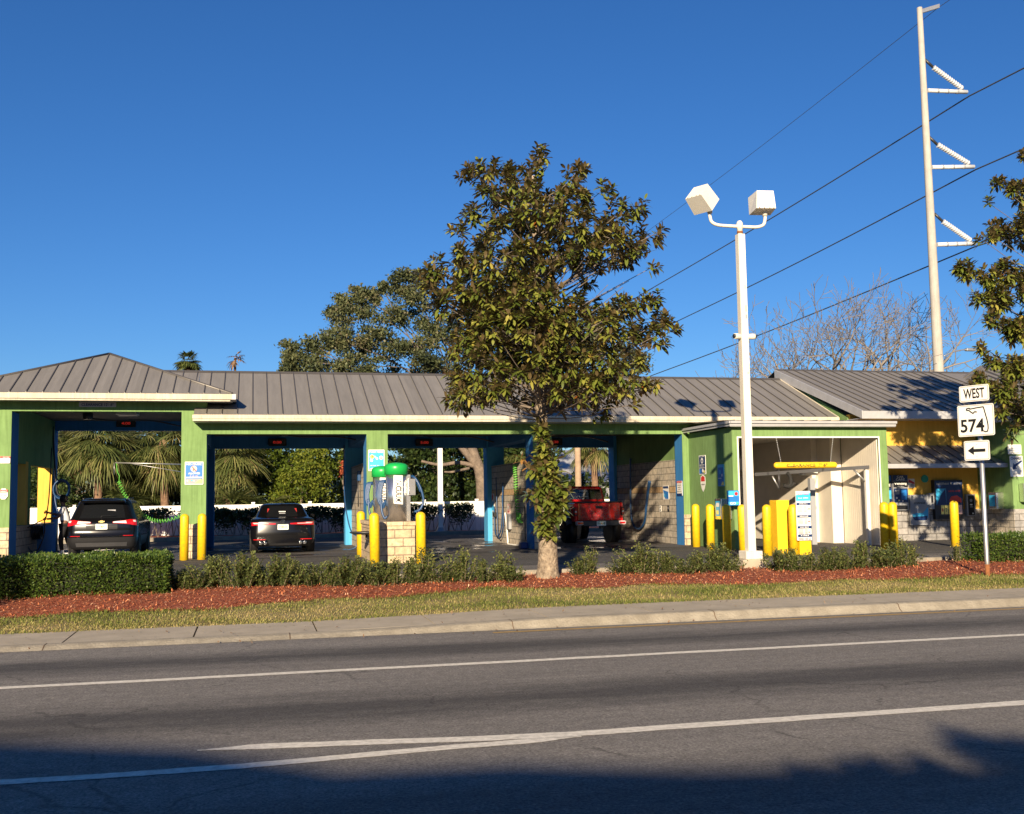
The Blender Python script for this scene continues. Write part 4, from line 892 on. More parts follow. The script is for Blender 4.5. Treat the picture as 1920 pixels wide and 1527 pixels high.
# LED timers, ceiling lights
for px, py, tx, lab in ((236, 794, '4:00', 'tall tower bay'), (520, 829.5, '0:00', 'bay with the black sedan'), (796, 830, '5:00', 'bay behind the vacuums'), (1040, 829, '3:30', 'bay with the red pickup, behind the magnolia')):
    c = at(px, py, YR-.15)
    T = thing('timer_display', c, 'black timer display with red digits in the '+lab, 'display', 'bay timer displays'); g = MB(); g.box(c.x-.30, c.x+.30, YR-.14, YR-.02, c.z-.12, c.z+.12, 'black', bev=.02); g.build('housing', T)
    g = MB(); F = frame((c.x, YR-.142, c.z), (1, 0, 0), UPZ); fit_text(g, tx, 0, 0, .28, .09, 'led', F, .002, .004); g.build('digits', T)
M['lampglow'] = mat('bay_light_lens', (.5, .45, .38), .4, 0, 0)
for px, py, lab in ((240, 777, 'tall tower bay'), (610, 823, 'bay with the black sedan'), (865, 822.5, 'bay behind the vacuums'), (1092, 821, 'bay with the red pickup')):
    c = at(px, py, YF+2.2); z = 4.52 if px < 300 else 4.02
    T = thing('ceiling_light', (c.x, YF+2.2, z), 'flat ceiling light box in the '+lab, 'light', 'bay ceiling lights'); g = MB(); g.box(c.x-.3, c.x+.3, YF+1.8, YF+2.4, z-.14, z, 'metal', bev=.02); g.build('housing', T); g = MB(); g.box(c.x-.26, c.x+.26, YF+1.84, YF+2.36, z-.155, z-.141, 'lampglow'); g.build('lens', T)
    # swivel boom with conduit
    T = thing('spray_boom', (c.x-1.2, YF+3, z), 'dark swivel boom and conduit under the ceiling of the '+lab, 'boom', 'ceiling spray booms')
    g = MB(); g.lathe((c.x-1.2, YF+3, z-.2), [(.12, 0), (.14, .05), (.14, .2)], 'dmetal', 12); g.build('swivel', T)
    g = MB(); g.tube(smooth_pts([(c.x-1.2, YF+3, z-.16), (c.x-.6, YF+3.1, z-.22), (c.x+.5, YF+3.4, z-.2), (c.x+1.4, YF+3.8, z-.35)]), .022, 'dmetal', 6); g.build('arm', T)

# vending wall
YV = YO-.16
def vpanel(x0, y0, x1, y1, name, label, cat, base, els, box=.12, border=None):
    c, w_, h_ = box_px(x0, y0, x1, y1, YV); return sign(name, label, cat, c, w_, h_, base, els, th=box, rr=.008, border=border)
vpanel(1661, 891, 1672, 955, 'car_care_vendor', 'navy car care vending panel cut off by the annex corner', 'vending panel', 'signnavy', [('r', -.45, .45, .33, .48, 'signblue'), ('r', -.45, .45, .12, .30, 'signblack'), ('t', 'ng', 0, .2, .6, .08, 'signwhite'), ('r', -.4, .4, -.2, .05, 'signcyan')])
vpanel(1675, 891, 1703, 957, 'car_care_vendor', 'navy car care vending machine with blue and grey product windows', 'vending machine', 'signgrey', [('r', -.48, .48, .34, .5, 'signnavy'), ('t', 'CAR', 0, .45, .45, .06, 'signwhite', .01), ('t', 'CARE', 0, .375, .6, .06, 'signwhite', .01), ('r', -.48, .48, .15, .32, 'signblack'), ('t', 'Vending', 0, .25, .85, .09, 'signwhite', .008), ('t', 'CENTER', 0, .18, .5, .035, 'signgrey'), ('r', -.46, .46, -.28, .12, 'signnavy'), ('r', -.38, -.1, -.05, .08, 'signgrey'), ('r', .02, .38, -.2, .08, 'signblue'), ('d', -.3, -.15, .06, 'signwhite'), ('d', -.15, -.22, .05, 'signyellow'), ('d', .1, -.24, .05, 'signwhite'), ('r', -.4, .4, -.48, -.36, 'signblack')])
vpanel(1707, 928, 1742, 985, 'change_machine', 'grey change machine with teal globe picture below the word change', 'change machine', 'signgrey', [('t', 'CHANGE', 0, .23, .6, .07, 'signblack', .006), ('d', 0, .03, .3, 'signgrey'), ('p', [(-.42, -.15), (-.2, -.1), (.15, -.1), (.46, .1), (.42, -.25), (.3, -.34), (-.3, -.34)], 'signcyan'), ('p', [(-.4, -.22), (.4, -.2), (.35, -.34), (-.3, -.34)], 'signnavy'), ('r', -.14, -.09, -.1, .05, 'signwhite')], .08)
vpanel(1742, 925, 1752, 955, 'grey_panel', 'narrow grey keypad panel between the change machine and the car poster', 'panel', 'signgrey', [('r', -.1, .3, -.1, .35, 'signblack')])
vpanel(1753, 900, 1806, 974, 'vending_machine', 'dark vending machine with red car picture and four lit product windows', 'vending machine', 'dmetal', [('r', -.47, .47, .33, .47, 'signnavy'), ('t', 'Fragrances & Cloths', 0, .41, .86, .08, 'signgrey', .003), ('r', -.47, .47, -.14, .33, 'signnavy'), ('r', -.45, -.1, -.14, .28, 'signcyan'), ('p', [(-.45, -.14), (-.1, -.14), (-.12, .28), (-.3, .1)], 'signnavy'), ('t', 'Little Trees', .2, .22, .42, .07, 'signred', .006), ('p', [(.0, -.02), (.08, .08), (.28, .10), (.42, .03), (.44, -.07), (.3, -.1), (.03, -.09)], 'signred'), ('d', .1, -.08, .03, 'signblack'), ('d', .35, -.08, .03, 'signblack'), ('r', -.30, -.20, -.37, -.14, 'signyellow'), ('r', -.18, -.06, -.37, -.14, 'signyellow'), ('r', -.04, .08, -.37, -.14, 'signyellow'), ('r', .10, .22, -.37, -.14, 'signyellow'), ('r', .26, .44, -.37, -.14, 'signpink'), ('t', '1', -.25, -.26, .04, .08, 'signred'), ('t', '2', -.12, -.26, .06, .08, 'signblack'), ('t', '5', .02, -.26, .06, .08, 'signblack'), ('r', -.4, .4, -.47, -.4, 'signblack')], .2)
vpanel(1813, 927, 1829, 968, 'coin_unit', 'narrow dark coin unit with buttons right of the car poster machine', 'coin unit', 'signgrey', [('r', -.36, .36, -.46, .44, 'signblack'), ('d', 0, .22, .16, 'signgrey'), ('r', -.15, .15, 0, .05, 'signwhite'), ('r', -.15, .2, -.1, -.06, 'signgrey'), ('d', .15, -.38, .08, 'signwhite')], .1)
c, w_, h_ = box_px(1703, 898, 1715, 915, YO-.02); sign('wall_sticker', 'small red, white and blue badge right of the car care panel', 'sticker', c, w_, h_, 'signwhite', [('p', [(-.45, .45), (.45, .1), (.45, -.1), (-.45, .1)], 'signred'), ('d', .1, -.25, .28, 'signgrey')])
c = at(1734, 898, YO-.02); T = thing('green_disc', c, 'round turquoise disc on the shaded yellow wall above the change machine', 'disc'); g = MB(); g.lathe((c.x, YO-.001, c.z), [(.12, 0), (.12, .03)], mat('turquoise_plastic', (.02, .35, .25), .5), 24, Matrix.Rotation(R(90), 4, 'X')); g.build('plate', T)
# on the wing
c, w_, h_ = box_px(1890, 834, 1915, 852, yw-.02); sign('notice_board', 'white notice with four lines of small print above the change sign', 'notice', c, w_, h_, 'signwhite', [('t', 'Questions', 0, .36, .7, .14, 'signgrey'), ('t', 'or Comments', 0, .13, .8, .14, 'signgrey'), ('t', 'Please Call', 0, -.1, .75, .14, 'signgrey'), ('t', 'manager', 0, -.34, .6, .12, 'signblack')])
c, w_, h_ = box_px(1894, 855, 1918, 894, yw-.02); sign('change_sign', 'white change sign with blue diagonal arrow on the green wing', 'sign', c, w_, h_, 'signwhite', [('t', 'CHANGE', 0, .38, .86, .14, 'signnavy', .01), ('p', [(-.32, -.18), (.02, -.12), (-.06, -.02), (.46, .22), (.40, .30), (-.14, .08), (-.24, .16)], 'signnavy'), ('t', 'SALES', 0, -.36, .6, .1, 'signgrey', .008)])
for px, py, lab in ((1875, 939, 'stainless towel box with blue label on the green wing side wall'), (1917, 924, 'stainless box on the front of the green wing at the right edge')):
    c = onx(px, py, xw) if px < 1900 else at(px, py, yw)
    T = thing('dispenser_box', c, lab, 'dispenser'); g = MB()
    if px < 1900: g.box(xw-.28, xw, c.y-.22, c.y+.22, c.z-.26, c.z+.26, 'steel', bev=.04)
    else: g.box(c.x-.14, c.x+.35, yw-.28, yw, c.z-.28, c.z+.28, 'steel', bev=.04)
    g.build('housing', T)
    g = MB(); F = frame((xw-.283, c.y, c.z), (0, -1, 0), UPZ) if px < 1900 else frame((c.x+.1, yw-.283, c.z), (1, 0, 0), UPZ); panel(g, .26, .34, 'signcyan', F, .01, .002); g.build('label_plate', T)

# ------------------------------------------------------------------ hoses and booms in the bays
def hose_thing(name, label, paths, rad, m, group=None):
    T = thing(name, paths[0][0], label, 'hose', group)
    for k, p in enumerate(paths):
        g = MB(); g.tube(smooth_pts(p), rad, m, 7); g.build('hose' if k == 0 else 'wand', T)
    return T
X4 = 12.78
hose_thing('pressure_hose', 'long blue hose hanging in a deep loop on the last bay wall', [[onx(1182, 860, X4), onx(1182, 900, X4), onx(1183, 960, X4), onx(1188, 985, X4), onx(1198, 992, X4), onx(1208, 980, X4), onx(1212, 950, X4), onx(1215, 925, X4), onx(1219, 903, X4)], [onx(1217, 902, X4), onx(1212, 940, X4), onx(1210, 968, X4)]], .036, 'hoseblue')
def helix(path, turns, rad):
    P = smooth_pts(path); out = []; n = len(P); tot = turns*10
    for k in range(tot+1):
        t = k/tot*(n-1); i = min(int(t), n-2); p = P[i].lerp(P[i+1], t-i); d = (P[i+1]-P[i]).normalized(); a = d.cross(Vector((0, 1, .1))).normalized(); b_ = d.cross(a); w = 2*math.pi*turns*k/tot
        out.append(p+(a*math.cos(w)+b_*math.sin(w))*rad)
    return out
T = thing('coiled_air_hose', at(222, 870, 33.5), 'bright green coiled air hose swooping from a bar to the pier above the black suv', 'air hose')
g = MB(); g.tube([at(218, 869, 33), at(220, 885, 33), at(224, 893, 33), at(223, 903, 33)], .011, 'hosegreen', 5); g.tube(helix([at(*p, 33.0) for p in ((223, 903), (232, 925), (247, 945), (265, 963), (285, 975), (310, 977), (339, 968))], 30, .055), .011, 'hosegreen', 5); g.build('coil', T)
g = MB(); g.tube([at(216, 868, 33), at(346, 871, 33)], .02, 'metal', 6); g.tube([at(240, 868.5, 33), at(346, 886, 33)], .012, 'metal', 6); g.tube([at(214, 868, 33), at(214, 890, 33)], .01, 'metal', 6); g.build('support_bar', T)
X3 = 8.12
T = thing('coiled_air_hose', onx(966, 880, X3), 'bright green coiled air hose hanging straight down in the third bay', 'air hose')
g = MB(); g.tube(helix([onx(*p, X3) for p in ((965, 872), (966, 890), (967, 915), (969, 940), (971, 965), (972, 975))], 26, .06), .015, 'hosegreen', 5); g.build('coil', T)
g = MB()
for k in range(6):
    a = [onx(968+RNG.uniform(0, 9), 962+RNG.uniform(0, 6), X3) for _ in range(2)]; g.tube(smooth_pts([a[0], onx(969+k, 975, X3), onx(975+RNG.uniform(-4, 5), 980, X3), a[1]]), .018, 'hosegreen', 5)
g.build('knot', T)
T = thing('foam_brush_hose', onx(945, 900, X3), 'thin blue grey foam hose looping down the third bay wall', 'hose')
g = MB(); g.tube(smooth_pts([onx(*p, X3) for p in ((943, 905), (942, 960), (940, 990), (935, 1005), (929, 1000), (927, 970), (927, 950))]), .022, 'hoseblue', 6); g.tube(smooth_pts([onx(*p, X3) for p in ((930, 895), (932, 960), (934, 1003), (939, 1008), (944, 985), (941, 930))]), .016, 'hoseblue', 6); g.build('hose', T)
g = MB(); g.box(X3-.04, X3+.06, onx(927, 965, X3).y-.1, onx(927, 965, X3).y+.1, onx(927, 969, X3).z, onx(927, 961, X3).z, 'black'); g.build('holder', T)
T = thing('foam_brush', onx(972, 1018, X3-.2), 'dark blue foam brush standing head down by the blue pier of the third bay', 'brush')
g = MB(); g.tube([onx(984, 950, X3-.1), onx(985, 1012, X3-.25)], .02, 'dmetal', 6); g.build('handle', T)
g = MB(); p = onx(981, 1018, X3-.3); g.box(p.x-.1, p.x+.12, p.y-.16, p.y+.14, LOT+.01, LOT+.2, 'signnavy', bev=.04); g.build('head', T)
T = thing('drain_pipe', onx(950, 975, X3), 'white bent pipe with grey box on the third bay block wall', 'pipe')
g = MB(); g.tube(smooth_pts([onx(*p, X3+.02) for p in ((947, 962), (950, 985), (952, 1012), (953, 1020), (962, 1022), (975, 1023))]), .03, 'white', 7); g.build('pipe', T)
g = MB(); c = onx(954, 978, 8.15); g.box(8.1, 8.2, c.y-.2, c.y+.15, c.z-.25, c.z+.25, 'signgrey', bev=.01); g.build('box', T)
X2 = 3.22
hose_thing('pressure_hose', 'thin blue hose curving down the pale rear pier beside the sedan', [[at(645, 835, 34.5), at(645, 900, 34.5), at(648, 950, 34.0), at(658, 995, 33.6), at(672, 1006, 33.2)], [at(672, 1006, 33), at(668, 1025, 33), at(655, 1031, 33), at(643, 1031, 33)]], .02, 'hoseblue')
T = thing('spray_gun_holster', onx(673, 890, X2), 'spray wand hanging in its blue holster on the block wall left of the middle pier', 'spray wand')
g = MB(); p = onx(671, 895, X2); g.box(X2-.02, X2+.09, p.y-.1, p.y+.1, p.z-.12, p.z+.2, 'hoseblue', bev=.02); g.build('holster', T)
g = MB(); g.tube([onx(671, 890, X2), onx(671.5, 920, X2), onx(672, 950, X2)], .018, 'dmetal', 6); g.build('wand', T)
T = thing('hose_reel', at(117, 922, YR-.3), 'blue hose coiled in a ring above the person in the tall bay', 'hose')
g = MB(); c = at(117, 918, YR-.3)
for k in range(4): g.tube([c+Vector(((.20+.015*k)*math.cos(R(a)), -.05*k, (.26+.015*k)*math.sin(R(a)))) for a in range(0, 361, 20)], .028, 'hoseblue', 6, False)
g.build('coil', T)
g = MB(); g.tube(smooth_pts([at(99, 800, YR-.4), at(102, 860, YR-.4), at(105, 900, YR-.4), at(108, 925, YR-.4), at(116, 930, YR-.4)]), .03, 'black', 6); g.tube(smooth_pts([at(104, 905, YR-.4), at(103, 935, YR-.4), at(108, 960, YR-.5)]), .022, 'hoseblue', 6); g.build('hose', T)

# ------------------------------------------------------------------ lamp post
lp = gnd(1412, 1083, .24); LX, LY = at(1408, 1050, 20.9).x, 20.9
T = thing('lamp_post', (LX, LY, .2), 'tall square white lamp post with two box floodlights on a concrete footing', 'lamp post')
g = MB(); g.box(LX-.28, LX+.26, LY-.22, LY+.26, .1, .47, 'concrete', bev=.02); g.build('footing', T)
g = MB(); g.box(LX-.19, LX+.19, LY-.19, LY+.19, .47, .64, 'lampwhite', bev=.02); g.build('base_cover', T)
zt = at(1384, 440, LY).z
g = MB(); ob = .115
g.add([(LX+sx*w2, LY+sy*w2, z) for z, w2 in ((.64, .085), (zt, .078)) for sx, sy in ((-1, -1), (1, -1), (1, 1), (-1, 1))], [(0, 1, 5, 4), (1, 2, 6, 5), (2, 3, 7, 6), (3, 0, 4, 7), (4, 5, 6, 7), (0, 3, 2, 1)], 'lampwhite')
for k in (0, 1, 1.3, 3.7): z = zt-1.2-.5*k; g.box(LX+.03, LX+.045+random.uniform(0, .02), LY-.086, LY-.078, z, z+random.uniform(.03, .14), 'signgrey')
g.build('pole', T)
g = MB(); g.lathe((LX, LY, zt), [(.06, 0), (.06, .12), (.07, .13), (.07, .25), (.04, .30), (.01, .31)], 'lampwhite', 16); g.lathe((LX, LY, zt), [(.066, .02), (.066, .07)], 'rust', 16); g.build('tenon', T)
aL = at(1331, 405, LY); aR = at(1434, 400, LY); za = at(1384, 425, LY).z
g = MB()
for ax, s in ((aL, -1), (aR, 1)):
    g.tube(smooth_pts([(LX, LY, za), (LX+s*.25, LY, za), (ax.x-s*.18, LY, za+.01), (ax.x-s*.04, LY, za+.07), (ax.x, LY, za+.2), (ax.x, LY, za+.32)]), .036, 'lampwhite', 10)
    g.lathe((ax.x, LY, za+.26), [(.055, 0), (.055, .2)], 'lampwhite', 12)
g.build('arm', T)
def flood(c, rot):
    g = MB(); mt_ = Matrix.Translation(c) @ rot
    w1, d1, h1 = .24, .22, .20
    vs = [(-w1*.78, -d1, h1), (w1*.78, -d1, h1), (w1, d1, h1), (-w1, d1, h1), (-w1*.9, -d1*1.0, -h1), (w1*.9, -d1, -h1), (w1, d1, -h1), (-w1, d1, -h1)]
    g.add(vs, [(0, 1, 2, 3), (7, 6, 5, 4), (4, 5, 1, 0), (5, 6, 2, 1), (6, 7, 3, 2), (7, 4, 0, 3)], 'headwhite', False, mt_)
    g.box(-w1*.93, w1*.93, d1*.93, d1*1.0, h1*.97, h1*1.04, 'metal', mt_)
    f = g.build('floodlight', T)
    g = MB(); g.box(-w1*.85, w1*.85, d1, d1+.012, -h1*.85, h1*.85, 'lens', mt_); g.build('glass', f)
    g = MB(); 
    for x in (-.16, -.05, .07, .16): g.box(x, x+.02, -d1-.003, -d1, -h1+.0, -h1+.02+.03*abs(x), 'rust', mt_)
    g.build('rust_streak', f)
flood(at(1316, 374, LY), Matrix.Rotation(R(-62), 4, 'Z') @ Matrix.Rotation(R(-42), 4, 'X'))
flood(at(1429.5, 381, LY), Matrix.Rotation(R(-8), 4, 'Z') @ Matrix.Rotation(R(-5), 4, 'X'))
c = at(1402, 632, LY)
for s in (-1, 1):
    g = MB(); mt_ = Matrix.Translation((LX+s*.08, LY-.02, c.z)) @ Matrix.Rotation(R(90*s), 4, 'Y') @ Matrix.Rotation(R(18), 4, 'X'); g.lathe((0, 0, 0), [(.055, 0), (.06, .02), (.065, .12), (.06, .17)], 'lampwhite', 14); 
    g.v = [tuple(mt_ @ Vector(v)) for v in g.v]; k = g.build('security_camera', T)
    g = MB(); g.lathe((0, 0, 0), [(.045, .165), (.045, .19), (.02, .20)], 'black', 14); g.v = [tuple(mt_ @ Vector(v)) for v in g.v]; g.build('lens', k)

# ------------------------------------------------------------------ route sign
sy = 17.94; sb = at(1852, 1080, sy)
T = thing('route_sign', (sb.x, sy, .2), 'white west 574 route sign with state outline and left arrow on a rusty footed pole', 'road sign')
g = MB(); zt2 = at(1829, 735, sy).z; g.tube([(sb.x, sy, .1), (sb.x, sy, .5), (sb.x, sy, zt2)], .044, 'metal', 12); g.build('pole', T)
g = MB(); g.tube([(sb.x, sy, .1), (sb.x, sy, .42)], .0455, 'rust', 12); g.build('rusty_foot', T)
rv = Vector((.36, -.93, 0)).normalized(); nv = rv.cross(Vector(UPZ))
def rpanel(px, py, w_, h_, els_fn):
    c = at(px, py, sy-.04)+nv*.045; F = frame(c, rv, UPZ)
    g = MB(); panel(g, w_, h_, 'signwhite', F, .035, .006); pn = g.build('sign_plate', T)
    g = MB(); pts = rrect(w_-.03, h_-.03, .03); ins = rrect(w_-.045, h_-.045, .024); n = len(pts)
    g.add([(x, y, .002) for x, y in pts]+[(x, y, .002) for x, y in ins], [(i, (i+1) % n, n+(i+1) % n, n+i) for i in range(n)], 'signblack', False, F); els_fn(g, F); g.build('print', pn)
    for sy_ in (-1, 1):
        g = MB(); disc(g, 0, sy_*h_*.3, .006, 'dmetal', F, .004, 8); g.build('bolt', pn)
rpanel(1828.5, 738, .62, .315, lambda g, F: fit_text(g, 'WEST', 0, 0, .44, .20, 'signblack', F, .003, .010))
def shield(g, F):
    fit_text(g, '574', -.075, -.10, .50, .26, 'signblack', F, .003, .013)
    P = [(-.18, .235), (-.12, .245), (-.11, .225), (.03, .24), (.17, .25), (.185, .205), (.215, .08), (.235, .0), (.25, -.10), (.25, -.17), (.235, -.225), (.19, -.235), (.155, -.215)]
    Q = [(-.18, .235), (-.18, .205), (-.13, .20), (-.09, .165), (-.045, .135), (-.02, .165), (.03, .16)]
    for L_ in (P, Q):
        for a, b_ in zip(L_[:-1], L_[1:]):
            a, b_ = Vector((*a, 0)), Vector((*b_, 0)); d = (b_-a).normalized(); n_ = Vector((-d.y, d.x, 0))*.0115; e = d*.004
            g.add([a-e+n_+Vector((0, 0, .0035)), a-e-n_+Vector((0, 0, .0035)), b_+e-n_+Vector((0, 0, .0035)), b_+e+n_+Vector((0, 0, .0035))], [(0, 1, 2, 3)], 'signblack', False, F)
rpanel(1832, 788.5, .76, .61, shield)
def arrow(g, F): g.add([(-.19, 0, .003), (-.06, -.085, .003), (-.06, -.03, .003), (.18, -.03, .003), (.18, .03, .003), (-.06, .03, .003), (-.06, .085, .003)], [tuple(range(7))], 'signblack', False, F)
rpanel(1834, 845, .53, .38, arrow)

# ------------------------------------------------------------------ transmission pole and wires
UY = 55.; ub = at(1760, 696, UY); ut = at(1724, 15, UY)
T = thing('transmission_pole', (ub.x, UY, 0), 'very tall tapering concrete transmission pole with three insulator arms', 'utility pole')
g = MB(); g.tube([(ub.x, UY, 0), ub, ((ub.x+ut.x)/2, UY, (ub.z+ut.z)/2), ut], [.34, .30, .23, .16], 'poleconc', 16); g.build('pole', T)
g = MB(); a = at(1727, 22, UY); b_ = at(1760, 12, UY); g.prism([a+Vector((0, -.1, -.12)), a+Vector((0, .1, -.12)), a+Vector((0, .1, .12)), a+Vector((0, -.1, .12))], b_-a, 'metal'); g.build('top_arm', T)
tips = []
for (y_post, xp, yt, xt, ya) in ((170, 1739, 173, 1813, 112), (314, 1747, 313, 1826, 257), (459, 1757, 457, 1828, 401)):
    a, b_ = at(xp, y_post, UY), at(xt, yt, UY); tips.append(b_)
    g = MB(); g.tube([a, b_], .13, 'insul', 8)
    for k in range(1, 4): p = a.lerp(b_, k/4); g.tube([p+(a-b_).normalized()*.05, p-(a-b_).normalized()*.05], .15, 'signgrey', 8)
    g.build('post_insulator', T)
    s0 = at(xp-5, ya, UY); s1 = at(xp+10, ya+14, UY); g = MB(); g.tube([s0, s1], .09, 'dmetal', 6); g.build('bracket', T)
    d = b_-s1; n_ = 14; g = MB(); g.tube([s1, b_], .03, 'metal', 5)
    for k in range(n_): p = s1.lerp(b_, .05+.85*k/n_); e = d.normalized()*.07; g.tube([p-e, p+e], [.17, .12], 'insul', 10)
    g.build('insulator_string', T)
wires = [((1920, 133), (1818, 180), (1215, 545)), ((1905, 293), (1830, 318), (1275, 600)), ((1870, 444), (1830, 462), (1220, 705))]
def wire(label, p_mid, p_far, rad, sx=None):
    # conductors run straight back (+Y) and forward (-Y) from the pole in shallow sagging spans
    m0 = p_mid; f0 = p_far; sl_ = (f0.z-m0.z)/(f0.y-m0.y)
    pts = []
    for y in range(-10, int(UY)+1, 5):
        dy = m0.y-y; pts.append(Vector((m0.x-(f0.x-m0.x)/(f0.y-m0.y)*dy*0, y, m0.z+sl_*dy*.55+.0012*dy*dy)))
    for k in range(1, 17):
        t = k/16*1.25; y = m0.y+(f0.y-m0.y)*t; z = m0.z+(f0.z-m0.z)*t-.5*math.sin(min(1, t)*math.pi)*.4; pts.append(Vector((m0.x+(f0.x-m0.x)*t, y, z)))
    g = MB(); g.tube(pts, rad, 'wire', 5); o = g.build('power_cable', org=m0); tag(o, label, 'cable', 'power cables')
for (a, b_, c), lab in zip(wires, ('highest thick power cable, passing the top arm tip and crossing the sky behind the floodlights', 'middle power cable, attached to the second insulator arm', 'lowest power cable, attached to the third insulator arm and passing the security cameras')):
    m0 = at(*b_, UY); f0 = at(*c, 100.); wire(lab, m0, f0, .045)
m0 = at(1760, 14, UY); f0 = at(1210, 437, 100.); wire('thin uppermost static wire running from the very top of the tall pole', m0, f0, .018)
a = at(1770, 668, UY); b_ = at(1812, 656, UY)
T = thing('street_light', (a.x, UY, a.z), 'small street light on a thin curved arm from the transmission pole', 'street light'); g = MB(); g.tube(smooth_pts([a, at(1785, 661, UY), at(1800, 657, UY), b_]), .04, 'metal', 6); g.build('arm', T); g = MB(); g.box(b_.x-.05, b_.x+.6, UY-.15, UY+.15, b_.z-.08, b_.z+.08, 'metal', bev=.04); g.build('lamp_head', T)

# ------------------------------------------------------------------ vehicles (seen from behind; +Y is forward)
def ring(z, yr, yf, hw, rr_, rf):
    P = []
    def arc(cx, cy, r_, a0, a1, n):
        return [(cx+r_*math.cos(R(a0+(a1-a0)*k/n)), cy+r_*math.sin(R(a0+(a1-a0)*k/n)), z) for k in range(n+1)]
    # rear edge, left to right
    P += [(-hw+rr_+(2*hw-2*rr_)*k/10, yr+.05*abs(k/5-1)**2, z) for k in range(11)]            # 0..10
    P += [(x, y+.05, z) for x, y, _z in arc(hw-rr_, yr+rr_, rr_, -90, 0, 5)[1:]]                # 11..15
    P += [(hw, yr+rr_+.05+(yf-rf-yr-rr_-.05)*k/12, z) for k in range(1, 13)]                    # 16..27
    P += arc(hw-rf, yf-rf, rf, 0, 90, 5)[1:]                                                    # 28..32
    P += [(hw-rf-(2*hw-2*rf)*k/10, yf, z) for k in range(1, 11)]                                # 33..42
    P += arc(-hw+rf, yf-rf, rf, 90, 180, 5)[1:]                                                 # 43..47
    P += [(-hw, yf-rf-(yf-rf-yr-rr_-.05)*k/12, z) for k in range(1, 13)]                        # 48..59
    P += [(x, y+.05*(1), z) for x, y, _z in arc(-hw+rr_, yr+rr_, rr_, 180, 270, 5)[1:-1]]       # 60..63
    return P
NR = 64
def car_shell(levels, parent, paint, glass_levels, lower=None):
    rings = [ring(*l) for l in levels]
    body, rear, side, front, low = MB(), MB(), MB(), MB(), MB()
    def put(mb, quad, m):
        mb.add(quad, [(0, 1, 2, 3)], m, True)
    for k in range(len(rings)-1):
        for i in range(NR):
            j = (i+1) % NR; q = [rings[k][i], rings[k][j], rings[k+1][j], rings[k+1][i]]
            if k in glass_levels:
                if 0 <= i < 10: put(rear, q, 'glass'); continue
                if i in (17, 18, 19, 20, 22, 23, 24, 25) or i in (49, 50, 51, 52, 54, 55, 56, 57): put(side, q, 'glass'); continue
                if 33 <= i < 42: put(front, q, 'glass'); continue
            if lower is not None and k < lower: put(low, q, 'black'); continue
            put(body, q, paint)
    body.add(rings[-1], [tuple(range(NR))], paint)
    (low if lower else body).add(rings[0], [tuple(range(NR-1, -1, -1))], 'black')
    for mb_ in (body, low, rear, side, front): mb_.weld()
    body.build('body', parent); 
    if low.v: low.build('lower_cladding', parent)
    rear.build('rear_window', parent); side.build('side_window', parent); front.build('windscreen', parent)
    def pt(u, z, off=.012):
        u = u % NR; i = int(u); f = u-i; k = 0
        while k < len(levels)-2 and levels[k+1][0] < z: k += 1
        t = (z-levels[k][0])/(levels[k+1][0]-levels[k][0])
        a = Vector(rings[k][i]).lerp(Vector(rings[k][(i+1) % NR]), f); b_ = Vector(rings[k+1][i]).lerp(Vector(rings[k+1][(i+1) % NR]), f)
        tg = (Vector(rings[k][(i+1) % NR])-Vector(rings[k][i])).normalized(); upv = (b_-a).normalized(); n_ = tg.cross(upv).normalized()
        return a.lerp(b_, t)+n_*off
    return pt
def patch(mb, pt, u0, u1, zlo, zhi, m, off=.012, nu=10, nz=3):
    vs = []
    for i in range(nu+1):
        f = i/nu; u = u0+(u1-u0)*f; a = zlo(f) if callable(zlo) else zlo; b_ = zhi(f) if callable(zhi) else zhi
        for j in range(nz+1): vs.append(pt(u, a+(b_-a)*j/nz, off))
    mb.add(vs, [(i*(nz+1)+j, (i+1)*(nz+1)+j, (i+1)*(nz+1)+j+1, i*(nz+1)+j+1) for i in range(nu) for j in range(nz)], m, True)
RX = Matrix.Rotation(R(90), 4, 'Y')
def wheel(parent, x, y, r_, w_, s):
    g = MB(); prof = [(r_*.62, 0), (r_*.92, 0), (r_, w_*.15), (r_, w_*.85), (r_*.92, w_), (r_*.62, w_)]
    mt_ = Matrix.Translation((x, y, r_)) @ (RX if s > 0 else Matrix.Rotation(R(-90), 4, 'Y'))
    g.lathe((0, 0, 0), prof, 'rubber', 28); g.v = [tuple(mt_ @ Vector(v)) for v in g.v]; t_ = g.build('wheel', parent)
    g = MB(); g.lathe((0, 0, 0), [(r_*.60, w_*.2), (r_*.62, w_*.86), (r_*.5, w_*.8), (r_*.12, w_*.9)], 'metal', 20)
    for k in range(5):
        a = 2*math.pi*k/5; g.tube([(0, 0, w_*.9), (r_*.58*math.cos(a), r_*.58*math.sin(a), w_*.86)], r_*.07, 'metal', 5)
    g.v = [tuple(mt_ @ Vector(v)) for v in g.v]; g.build('rim', t_)
    g = MB(); g.lathe((0, 0, 0), [(r_*1.16, -w_*.2), (r_*1.16, w_*.80)], 'black', 28); g.v = [tuple(mt_ @ Vector(v)) for v in g.v]; g.build('wheel_arch', parent)
def plate(parent, y, z, txt, w_=.31, h_=.155):
    F = frame((0, y, z), (1, 0, 0), UPZ); g = MB(); panel(g, w_, h_, 'plate', F, .012, .006); p = g.build('licence_plate', parent)
    g = MB(); fit_text(g, txt, 0, -.005, w_*.8, h_*.42, 'plategreen', F, .001, .004); disc(g, 0, 0, .022, 'orange', F, .0008, 12); rect(g, -w_*.3, w_*.3, h_*.32, h_*.40, 'plategreen', F, .001); g.build('lettering', p)

